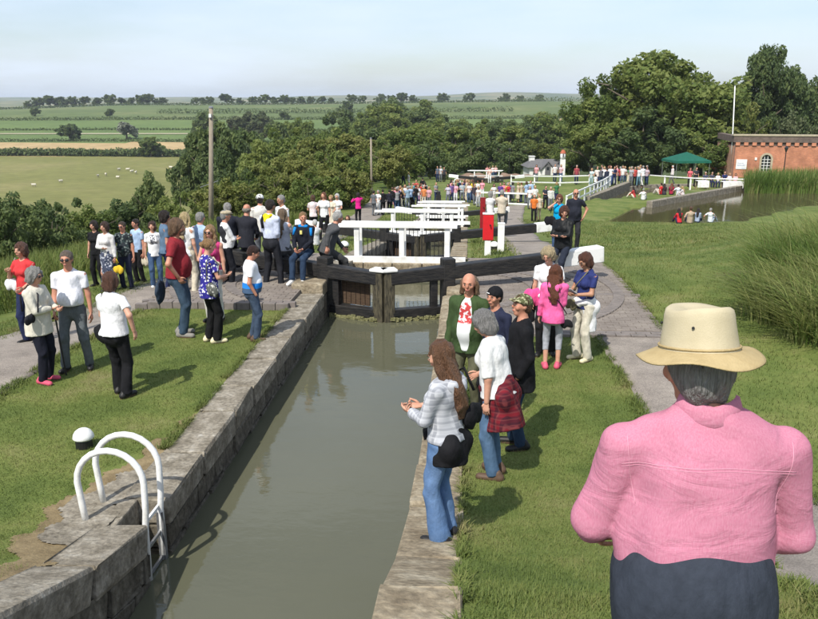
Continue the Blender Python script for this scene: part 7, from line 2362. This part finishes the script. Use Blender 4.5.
# ================================================================== people further off: shared figures, own clothes
ARCH = {}
def arch(key, **k):
    J = person((0, 0, -50), 0, 'x', 1.75, vx=0.030, simple=True, face_parts=False, top=cloth(WHITE), hair=k.pop('hair', BRH), **k)
    r = J['root']
    ARCH[key] = [(c.name.split('.')[0], c.data, c.matrix_local.copy() if c.name.startswith(('hand', 'shoe')) else None) for c in r.children]
    for c in list(r.children): bpy.data.objects.remove(c)
    bpy.data.objects.remove(r)
arch('man', sex='m', arms=('down', 'down'))
arch('man2', sex='m', arms=('fold', 'pocket'), legs='wide', w=1.1)
arch('manlong', sex='m', arms=('front', 'down'), sleeve='long', legs='stride')
arch('woman', sex='f', arms=('down', 'hold'), hstyle='bob')
arch('woman2', sex='f', arms=('strap', 'down'), hstyle='longback', legs='stride')
arch('skirt', sex='f', arms=('down', 'fwd'), botkind='skirt', bothem=0.35, hstyle='curly')
arch('photo', sex='f', arms=('phone', 'up'), hstyle='bob', sleeve='long')
arch('shorts', sex='m', arms=('down', 'fwd'), botkind='leggings', bothem=0.3)
arch('sit', sex='m', arms=('lap', 'lap'), legs='sit', seat=0.48)
arch('sitf', sex='f', arms=('lap', 'lap'), legs='sit', seat=0.48, hstyle='bob')
arch('floor', sex='m', arms=('knee', 'lean'), legs='floor', lean=-6)
arch('floorf', sex='f', arms=('lap', 'knee'), legs='floor', lean=10, hstyle='longback', sleeve='long')
def far(loc, h, face, key, top, bot, hair, label, group, skin='fair'):
    root = empty('person', loc, R(face), label, 'person', group)
    s = h / 1.75
    root.scale = (s, s, s)
    col = {'body': SKIN[skin], 'hand': SKIN[skin], 'top': cloth(top), 'trousers': cloth(bot), 'skirt': cloth(bot), 'hair': hairm(hair), 'shoe': M['shoe_black']}
    for n, me, mt in ARCH[key]:
        o = obj(n, me, root, mat=col.get(n))
        if mt is not None: o.matrix_local = mt
    return root
FW = [  # px, py, h, face, figure, top, bottom, hair, label
 (314, 237, 1.55, 20, 'woman', (0.70, 0.60, 0.60), BLACK, BRH, 'woman in pale pink top and black trousers, leftmost of the women in white'),
 (325, 241, 1.62, 165, 'woman2', WHITE, BLACK, AUB, 'woman with reddish hair in long white top among the women in white'),
 (332, 235, 1.52, 160, 'skirt', CREAM, CREAM, BLH, 'woman in cream top and cream skirt between two women in white'),
 (338, 234, 1.58, 172, 'woman', WHITE, BLACK, (0.6, 0.58, 0.55), 'white haired woman in white top and black trousers beside the footbridge rail'),
 (358.5, 224, 1.62, 20, 'photo', (0.62, 0.02, 0.22), BLACK, DKH, 'woman in magenta jacket taking a photograph'),
 (374, 216, 1.62, -30, 'man', GREY, GREY, DKH, 'man in grey beside the woman in magenta'),
 (378.5, 215, 1.60, 160, 'woman', WHITE, WHITE, GH, 'woman all in white right of the man in grey'),
 (383, 215, 1.66, 10, 'manlong', BLACK, BLACK, DKH, 'man in black coat near the third gate beam'),
 (389.5, 214, 1.60, 0, 'manlong', (0.02, 0.02, 0.03), BLACK, DKH, 'man in black standing left of the pink crowd'),
 (395.5, 209, 1.55, 170, 'skirt', (0.7, 0.25, 0.32), (0.6, 0.25, 0.3), BRH, 'person in salmon pink at the left of the distant crowd'),
 (400.5, 207, 1.55, 160, 'woman', (0.75, 0.45, 0.35), (0.3, 0.25, 0.4), BLH, 'person in peach top in the distant crowd'),
 (402.5, 209, 1.60, 20, 'man', (0.30, 0.28, 0.45), NAVY, DKH, 'person in lilac top in the distant crowd'),
 (405, 206, 1.58, 180, 'woman2', WHITE, GREY, BLH, 'person in white top on the slope of the distant crowd'),
 (407.5, 209, 1.60, 30, 'man2', (0.25, 0.35, 0.45), (0.3, 0.33, 0.38), GH, 'person in pale blue beside the white third beam end'),
 (409.5, 203, 1.55, 170, 'woman', (0.04, 0.25, 0.20), NAVY, BRH, 'person in green top on the slope of the distant crowd'),
 (413, 203, 1.58, 190, 'man', (0.10, 0.30, 0.36), DENIM, DKH, 'person in teal top on the slope of the distant crowd'),
 (416.5, 200, 1.60, 150, 'man2', (0.40, 0.06, 0.05), BLACK, BRH, 'person in brick red on the slope of the distant crowd'),
 (422.5, 197, 1.60, 10, 'manlong', BLACK, BLACK, DKH, 'person in black by the grey far footpath'),
 (418, 206, 1.55, 200, 'woman', (0.7, 0.68, 0.7), (0.55, 0.3, 0.5), BLH, 'person in white leaning below the person in brick red'),
 (424, 207, 1.55, 170, 'shorts', (0.6, 0.22, 0.08), CREAM, BRH, 'person in orange below the far footpath'),
 (429, 208, 1.55, 165, 'woman', (0.55, 0.30, 0.34), GREY, BLH, 'person in dusty pink right of the person in orange'),
 (448, 205, 1.58, 160, 'woman2', (0.45, 0.42, 0.5), GREY, DKH, 'person in grey lilac behind the third footbridge'),
 (451.5, 203, 1.58, 180, 'man', (0.14, 0.08, 0.22), NAVY, DKH, 'person in purple behind the third footbridge'),
 (455.5, 203, 1.55, 170, 'woman', (0.70, 0.35, 0.42), WHITE, BLH, 'person in light pink behind the third footbridge'),
 (462, 203, 1.62, 180, 'man2', (0.35, 0.40, 0.42), GREY, GH, 'person in pale grey behind the third footbridge'),
 (469, 203, 1.58, 170, 'woman', (0.70, 0.62, 0.60), DENIM, BRH, 'person in off white right of the third footbridge'),
 (474, 205, 1.60, 200, 'manlong', (0.05, 0.04, 0.05), GREY, DKH, 'dark clad person left of the narrow red post'),
 (478, 207, 1.50, 160, 'woman', (0.62, 0.58, 0.55), (0.4, 0.4, 0.42), BLH, 'pale clad person just left of the narrow red post'),
 (482, 199, 1.55, 170, 'woman', (0.72, 0.30, 0.36), WHITE, BRH, 'person in coral behind the narrow red post'),
 (493.5, 205, 1.58, 190, 'woman2', (0.66, 0.64, 0.62), (0.5, 0.45, 0.4), DKH, 'dark haired woman in white before the two rail fence'),
 (500, 204, 1.60, 170, 'man', (0.10, 0.05, 0.22), NAVY, DKH, 'person in purple before the two rail fence'),
 (503.5, 203, 1.60, 180, 'woman', (0.75, 0.22, 0.28), DENIM, BRH, 'person in coral pink between purple and blue figures'),
 (508.5, 203, 1.62, 190, 'man2', (0.04, 0.10, 0.35), BLACK, DKH, 'person in royal blue before the two rail fence'),
 (533.5, 222, 1.60, 175, 'man', (0.62, 0.16, 0.03), BLACK, BRH, 'person in orange with a dark bag on the right towpath'),
 (538.5, 221.5, 1.62, 20, 'shorts', (0.58, 0.50, 0.38), (0.5, 0.42, 0.3), BLH, 'person in beige shorts beside the person in orange'),
 (529.5, 209, 1.60, 160, 'woman', WHITE, GREY, GH, 'grey haired person in white left behind the person in orange'),
 (534.5, 208, 1.60, 180, 'man', (0.68, 0.67, 0.62), OLIVE, BLH, 'person in pale shirt behind the person in orange'),
 (545, 209, 1.62, 190, 'man2', (0.03, 0.035, 0.05), BLACK, DKH, 'dark clad person left of the woman in turquoise'),
 (550, 211, 1.66, 170, 'manlong', (0.55, 0.55, 0.52), GREY, GH, 'grey haired man in pale jacket just left of the woman in turquoise'),
]
WORDS = [('white', WHITE), ('black', BLACK), ('red', RED), ('navy', NAVY), ('pale blue', LBLUE), ('pink', (0.7, 0.3, 0.36)), ('beige', (0.5, 0.42, 0.3)), ('green', (0.05, 0.16, 0.07)), ('yellow', (0.6, 0.45, 0.05)), ('grey', (0.25, 0.25, 0.26))]
OC = random.Random(31)
def extra_row(n, x0, x1, yfun, where, hlo=1.5, hhi=1.68):
    nth = {}
    xs = sorted(OC.uniform(x0, x1) for _ in range(n))
    for x in xs:
        wd, c = OC.choice(WORDS)
        nth[wd] = nth.get(wd, 0) + 1
        FW.append((x, yfun(x) + OC.uniform(-1, 1), OC.uniform(hlo, hhi), OC.uniform(0, 360), OC.choice(['man', 'man2', 'manlong', 'woman', 'woman2', 'skirt', 'shorts']), c, OC.choice([BLACK, NAVY, DENIM, GREY, CREAM]), OC.choice([DKH, BRH, BLH, GH, AUB]), '%s person in %s from left %s' % (ORD[nth[wd] - 1], wd, where)))
extra_row(16, 392, 436, lambda x: 212 - (x - 392) * 0.25, 'in the crowd left of the black paddle post')
extra_row(14, 443, 485, lambda x: 200, 'in the crowd behind the white footbridges')
extra_row(9, 505, 556, lambda x: 203, 'standing behind the person in orange')
extra_row(12, 590, 648, lambda x: 184.5, 'in the rear row of the railing crowd', 1.6, 1.78)
for a in FW:
    far(spot(a[0], a[1]), a[2], a[3], a[4], a[5], a[6], a[7], a[8], 'people further down the flight')
CR = [
 (591, 187.5, 1.66, 150, 'woman', (0.45, 0.55, 0.55), (0.25, 0.35, 0.36), BLH, 'person in pale green at the left end of the railing crowd'),
 (595, 189.5, 1.25, 10, 'woman', WHITE, (0.05, 0.05, 0.06), DKH, 'child in white in front of the railing crowd'),
 (596.5, 186.5, 1.7, 170, 'man', (0.68, 0.60, 0.56), NAVY, BRH, 'person in pale pink shirt second in the railing crowd'),
 (600, 186.5, 1.66, 10, 'man2', (0.10, 0.10, 0.12), DENIM, DKH, 'person in charcoal third in the railing crowd'),
 (603.5, 186, 1.72, 160, 'woman2', WHITE, (0.2, 0.22, 0.3), BLH, 'person in white beside the person in charcoal'),
 (606, 188, 1.70, 20, 'manlong', (0.03, 0.035, 0.06), NAVY, DKH, 'person in navy standing forward in the railing crowd'),
 (610, 185.5, 1.74, 170, 'man', WHITE, (0.05, 0.09, 0.25), BRH, 'man in white and blue jeans at the middle of the railing crowd'),
 (613.5, 185.5, 1.70, 190, 'man2', NAVY, NAVY, DKH, 'person in dark blue right of the man in white and blue jeans'),
 (622, 185, 1.74, 150, 'man', (0.70, 0.69, 0.66), (0.10, 0.13, 0.18), BRH, 'man in white shirt alone in the gap of the railing crowd'),
 (624, 184.8, 1.66, 200, 'woman', (0.55, 0.5, 0.48), DENIM, BLH, 'person in beige close behind the lone man in white shirt'),
 (630.5, 186, 1.70, 170, 'woman', (0.32, 0.32, 0.34), GREY, GH, 'person in grey right of the gap in the crowd'),
 (634, 186, 1.70, 180, 'man', (0.42, 0.07, 0.06), BLACK, BRH, 'person in red right of the person in grey'),
 (638, 186, 1.68, 160, 'woman2', (0.60, 0.66, 0.68), (0.1, 0.2, 0.25), BLH, 'person in pale teal beside the person in red'),
 (642, 186, 1.80, 20, 'manlong', WHITE, (0.55, 0.54, 0.52), GH, 'tall person all in white near the end of the railing crowd'),
 (646, 185.5, 1.66, 170, 'woman', (0.45, 0.36, 0.4), NAVY, DKH, 'person in mauve at the right end of the railing crowd'),
 (671.5, 184.5, 1.72, 100, 'manlong', (0.66, 0.60, 0.58), (0.12, 0.12, 0.13), WHITE, 'white capped person leaning under the gazebo'),
 (689, 187.5, 1.70, 170, 'woman', (0.55, 0.12, 0.14), BLACK, BRH, 'person in red standing right of the gazebo'),
 (695, 187, 1.72, 190, 'man2', (0.04, 0.04, 0.05), BLACK, DKH, 'person in black standing by the white table'),
]
for a in CR:
    far(spot(a[0], a[1]), a[2], a[3], a[4], a[5], a[6], a[7], a[8], 'crowd along the long white rail')
ST = [
 (634, 198, 1.65, 60, 'floorf', (0.45, 0.05, 0.05), CREAM, DKH, 'person in red sitting on the grass left of the picnickers'),
 (643, 200, 1.65, -20, 'floor', WHITE, WHITE, GH, 'person in white sitting on the grass right of the one in red'),
 (660, 195, 1.75, 40, 'floor', (0.55, 0.035, 0.035), (0.5, 0.45, 0.4), DKH, 'person in bright red sitting by the pond edge'),
 (664, 195, 1.65, 0, 'floorf', (0.05, 0.04, 0.05), NAVY, DKH, 'dark clad person between the red sitters by the pond edge'),
 (671, 195, 1.70, -20, 'floorf', (0.30, 0.02, 0.05), BLACK, AUB, 'person in crimson sitting by the pond edge'),
 (678, 196, 1.70, -40, 'floor', (0.64, 0.68, 0.74), (0.5, 0.52, 0.6), DKH, 'dark haired person in pale blue sitting by the pond edge'),
 (683, 197, 1.55, 60, 'floorf', (0.66, 0.60, 0.60), (0.5, 0.4, 0.4), BLH, 'person in blush pink rightmost of the picnickers by the pond edge'),
 (679, 223.5, 1.70, 12, 'floorf', (0.55, 0.03, 0.04), NAVY, DKH, 'person in red sitting on the lawn with back turned, facing the pond'),
 (689.5, 223.5, 1.92, -5, 'floor', (0.42, 0.33, 0.24), GREY, BRH, 'person in tan sitting on the lawn beside the one in red'),
 (697, 222.5, 1.62, -25, 'floorf', (0.30, 0.36, 0.46), NAVY, DKH, 'person in grey blue sitting half behind the one in tan'),
 (710, 222.5, 1.66, -40, 'floor', (0.68, 0.72, 0.76), (0.4, 0.45, 0.55), GH, 'person in white leaning back, rightmost on the lawn by the pond'),
]
for a in ST:
    far(spot(a[0], a[1]), a[2], a[3], a[4], a[5], a[6], a[7], a[8], 'picnickers on the grass')
SE = [
 (704.5, 187.5, 1.7, 150, 'sit', (0.05, 0.06, 0.10), NAVY, GH, 'grey haired person in navy seated behind the white table'),
 (711, 187.5, 1.7, 180, 'sit', (0.05, 0.055, 0.08), NAVY, DKH, 'dark haired person in navy seated beside the white table'),
 (723.5, 187.5, 1.75, 170, 'sit', (0.02, 0.03, 0.10), BLACK, BRH, 'person in dark blue seated at the picnic row near the brick wall'),
 (728.5, 188, 1.6, 190, 'sitf', (0.66, 0.64, 0.66), GREY, BLH, 'person in white seated at the picnic row near the brick wall'),
 (734.5, 188.5, 1.6, 160, 'sitf', (0.62, 0.38, 0.4), WHITE, BRH, 'person in rose seated nearest the brick building'),
 (717, 187.5, 1.6, 170, 'sitf', (0.6, 0.6, 0.62), NAVY, BLH, 'person in pale grey seated in the middle of the picnic row'),
]
CHAIR_C = mat('bench_wood', (0.25, 0.2, 0.14), rough=0.8)
def stool(p, face, label):
    root = empty('folding_stool', p, R(face), label, 'stool', 'stools of the picnic row')
    MB().box((-0.2, -0.2, 0.43), (0.2, 0.2, 0.47)).build('seat', CHAIR_C, root)
    for i in (-0.17, 0.17):
        for j in (-0.17, 0.17):
            MB().box((i - 0.02, j - 0.02, -0.05), (i + 0.02, j + 0.02, 0.43)).build('leg', CHAIR_C, root)
for a in SE:
    p = spot(a[0], a[1])
    far(p, a[2], a[3], a[4], a[5], a[6], a[7], a[8], 'seated picnic row')
    stool(p, a[3], 'stool under the ' + a[8].split(' seated')[0])
def table(px, py, w, label, z=0.72):
    p = spot(px, py)
    root = empty('picnic_table', p, R(5), label, 'table', 'picnic tables')
    MB().box((-w / 2, -0.35, z - 0.04), (w / 2, 0.35, z)).build('table_top', M['white'], root)
    MB().box((-w / 2 - 0.01, -0.36, z - 0.55), (w / 2 + 0.01, -0.352, z + 0.002)).build('cloth', M['white'], root)
    for i in (-1, 1):
        for j in (-0.3, 0.3):
            MB().box((i * (w / 2 - 0.08) - 0.025, j - 0.025, -0.05), (i * (w / 2 - 0.08) + 0.025, j + 0.025, z - 0.042)).build('leg', CHAIR_C, root)
table(701.5, 189, 0.95, 'white clothed table right of the gazebo')
table(731, 190, 1.7, 'long white clothed table before the brick building')
# on and around the second and third gates
def on_beam(px, py, z, h, face, key, top, bot, hair, label):
    x, y = G(px, py, z)
    return far((x, y, z - 0.48 * h / 1.75), h, face, key, top, bot, hair, label, 'people sitting on the beams')
on_beam(490, 214, -0.62, 1.62, 8, 'sitf', WHITE, GREY, GH, 'person in white sitting on the second beam, back turned')
on_beam(501.5, 214, -0.58, 1.72, -8, 'sit', (0.55, 0.48, 0.38), GREY, GH, 'person in beige sitting on the second beam, back turned')
far(spot(349, 236), 1.5, 170, 'floorf', (0.10, 0.36, 0.46), GREY, BRH, 'person in turquoise sitting low left of the woman in magenta', 'people further down the flight')
far(spot(315, 246), 1.5, 30, 'floor', (0.68, 0.68, 0.70), GREY, (0.66, 0.65, 0.62), 'person in white sun hat sitting in front of the women in white', 'people further down the flight')
GA = [
 (489.5, 183.5, 1.72, 170, 'woman', (0.70, 0.50, 0.45), WHITE, BRH, 'person in peach and white standing before the far lock gate'),
 (487, 179, 1.7, 10, 'man', (0.62, 0.28, 0.28), GREY, BRH, 'person in salmon on the far lock gate'),
 (492.5, 178.5, 1.7, 180, 'woman', (0.68, 0.55, 0.52), DENIM, BLH, 'person in cream pink right on the far lock gate'),
 (495.5, 178.5, 1.7, 160, 'man', (0.68, 0.42, 0.40), NAVY, DKH, 'person in rose rightmost on the far lock gate'),
 (437.5, 182, 1.7, 150, 'man', (0.10, 0.12, 0.16), NAVY, DKH, 'person in slate at the end of the far footpath'),
 (440.5, 182, 1.7, 180, 'woman', (0.50, 0.52, 0.54), GREY, GH, 'person in pale grey at the end of the far footpath'),
 (444, 182, 1.6, 190, 'man', (0.05, 0.05, 0.06), BLACK, DKH, 'person in black at the end of the far footpath'),
 (403, 187, 1.75, -60, 'manlong', (0.02, 0.025, 0.05), NAVY, GH, 'man in navy jacket standing on the slope by the wood'),
 (408.5, 188, 1.5, -80, 'woman', (0.68, 0.68, 0.70), WHITE, BLH, 'person in white bending on the slope by the wood'),
 (536, 182, 1.7, 170, 'woman', (0.62, 0.30, 0.32), GREY, BRH, 'person in pink before the left window of the cottage'),
 (554.5, 182, 1.7, 180, 'man', (0.64, 0.60, 0.58), NAVY, DKH, 'person in white before the cottage gable'),
 (560.5, 182, 1.65, 170, 'woman', (0.60, 0.40, 0.42), DENIM, BLH, 'person in pale rose at the right end of the cottage'),
 (576, 184.5, 1.75, 175, 'man', (0.30, 0.06, 0.07), NAVY, GH, 'person in dark red at the near end of the cottage fence'),
]
for a in GA:
    far(spot(a[0], a[1]), a[2], a[3], a[4], a[5], a[6], a[7], a[8], 'people by the far lock')
# black paddle post among the crowd and a barrier arch
p = spot(438.5, 212)
root = empty('paddle_post', p, 0, 'tall black paddle post in the distant crowd left of the third footbridge', 'paddle gear', 'paddle gear posts')
MB().box((-0.16, -0.12, -0.1), (0.16, 0.12, 1.15)).build('post', M['black'], root, bevel=0.01)
MB().box((-0.12, -0.1, 1.153), (0.12, 0.1, 1.4)).build('gear_head', M['iron'], root, bevel=0.02)
p = spot(457, 192)
root = empty('hoop_rail', p, 0, 'small white ladder hoop before the far lock gate', 'ladder')
MB().tube([(-0.28, 0, -0.1), (-0.28, 0, 0.9), (-0.2, 0, 1.1), (0, 0, 1.18), (0.2, 0, 1.1), (0.28, 0, 0.9), (0.28, 0, -0.1)], 0.05, 8).build('hoop', M['white'], root)
# cream retaining mound behind the far lock: bare earth bank
p0 = spot(505, 180)
V = []; F = []
n = 24
for i in range(n + 1):
    t = i / n
    x = -1.5 + 9.5 * t; hh = 0.9 * math.sin(math.pi * min(1, t * 1.6 + 0.12)) ** 0.6 if t < 0.55 else 0.9 * max(0.0, 1 - (t - 0.55) / 0.5)
    for j, (dy, k) in enumerate(((0, 0), (1.2, 0.7), (2.6, 1.0), (5, 0.8), (8, 0))):
        y = 96 + dy
        V.append((x, y, Hs(x, y) + hh * k - 0.05 + 0.08 * math.sin(i * 1.7 + j)))
for i in range(n):
    for j in range(4):
        a = i * 5 + j
        F.append((a, a + 5, a + 6, a + 1))
tag(obj('earth_bank', fast_mesh('earth_bank', V, F, ramp_mat('brown_earth', [(0.3, (0.16, 0.10, 0.065)), (0.7, (0.25, 0.17, 0.12))], 1.5, bscale=6), True)), kind='structure')
# ---------------------------------------------------------------- sheep
def sheep_mesh():
    s = SDF(0.06)
    s.fcap((0, -0.35, 0.62), (0, 0.30, 0.64), 0.27, 0.25, (0.85, 1, 1))
    s.cap((0, 0.38, 0.72), (0, 0.58, 0.86), 0.12, 0.09)
    s.noise = 0.02; s.nf = 22
    return s.mesh('fleece', 0.05, M['fleece'])
def sheep_face():
    s = SDF(0.02)
    s.cap((0, 0.60, 0.90), (0, 0.80, 0.80), 0.085, 0.055)
    for k in (-1, 1): s.cap((k * 0.06, 0.60, 0.96), (k * 0.16, 0.58, 0.93), 0.03, 0.015)
    return s.mesh('head', 0.025, M['sheepface'])
def sheep_leg():
    return MB().tube([(0, 0, -0.03), (0, 0.01, 0.18), (0, -0.02, 0.30), (0, 0, 0.5)], [0.035, 0.03, 0.038, 0.06], 6).mesh('leg', M['sheepface'], True)
SF, SHD, SL = sheep_mesh(), sheep_face(), sheep_leg()
k = 0
SPOS = [((34, 187), 'nearest the left edge'), ((61, 183), 'above the dark hedge'), ((98, 177.5), 'left of the two close together'), ((106, 176), 'right of the two close together'), ((118, 179), 'lowest by the dark bush'), ((128, 171), 'upper of those near the dark bush'), ((132, 173), 'second of those near the dark bush'), ((136, 174), 'third of those near the dark bush'), ((150, 176), 'hidden lowest behind the dark bush top'), ((171, 169), 'left of the tree by the pole'), ((187, 167), 'closest to the tree by the pole'), ((119, 171), 'middle of the field')]
for (px_, py_), w_ in SPOS:
    k += 1
    p = spot(px_, py_)
    root = empty('sheep', p, R(70 + 37 * k), 'white sheep grazing in the left field, ' + w_, 'sheep', 'sheep in the left field')
    root.scale = (1.35, 1.35, 1.35)
    obj('fleece', SF, root); obj('head', SHD, root)
    for i in (-0.12, 0.12):
        for j in (-0.32, 0.28): obj('leg', SL, root, (i, j, 0))
# ================================================================== summer haze over the valley
hz = MB().box((-9500, -320, -60), (9500, 12500, 75)).build('haze', None)
m = bpy.data.materials.new('valley_haze')
m.use_nodes = True
for n in list(m.node_tree.nodes): m.node_tree.nodes.remove(n)
pv = m.node_tree.nodes.new('ShaderNodeVolumePrincipled')
pv.inputs['Color'].default_value = (0.80, 0.88, 1.0, 1)
pv.inputs['Density'].default_value = 0.00011
pv.inputs['Anisotropy'].default_value = 0.0
mo = m.node_tree.nodes.new('ShaderNodeOutputMaterial')
m.node_tree.links.new(pv.outputs[0], mo.inputs['Volume'])
hz.data.materials.append(m)
tag(hz, 'thin bluish summer haze lying over the whole valley', 'haze', kind='stuff')
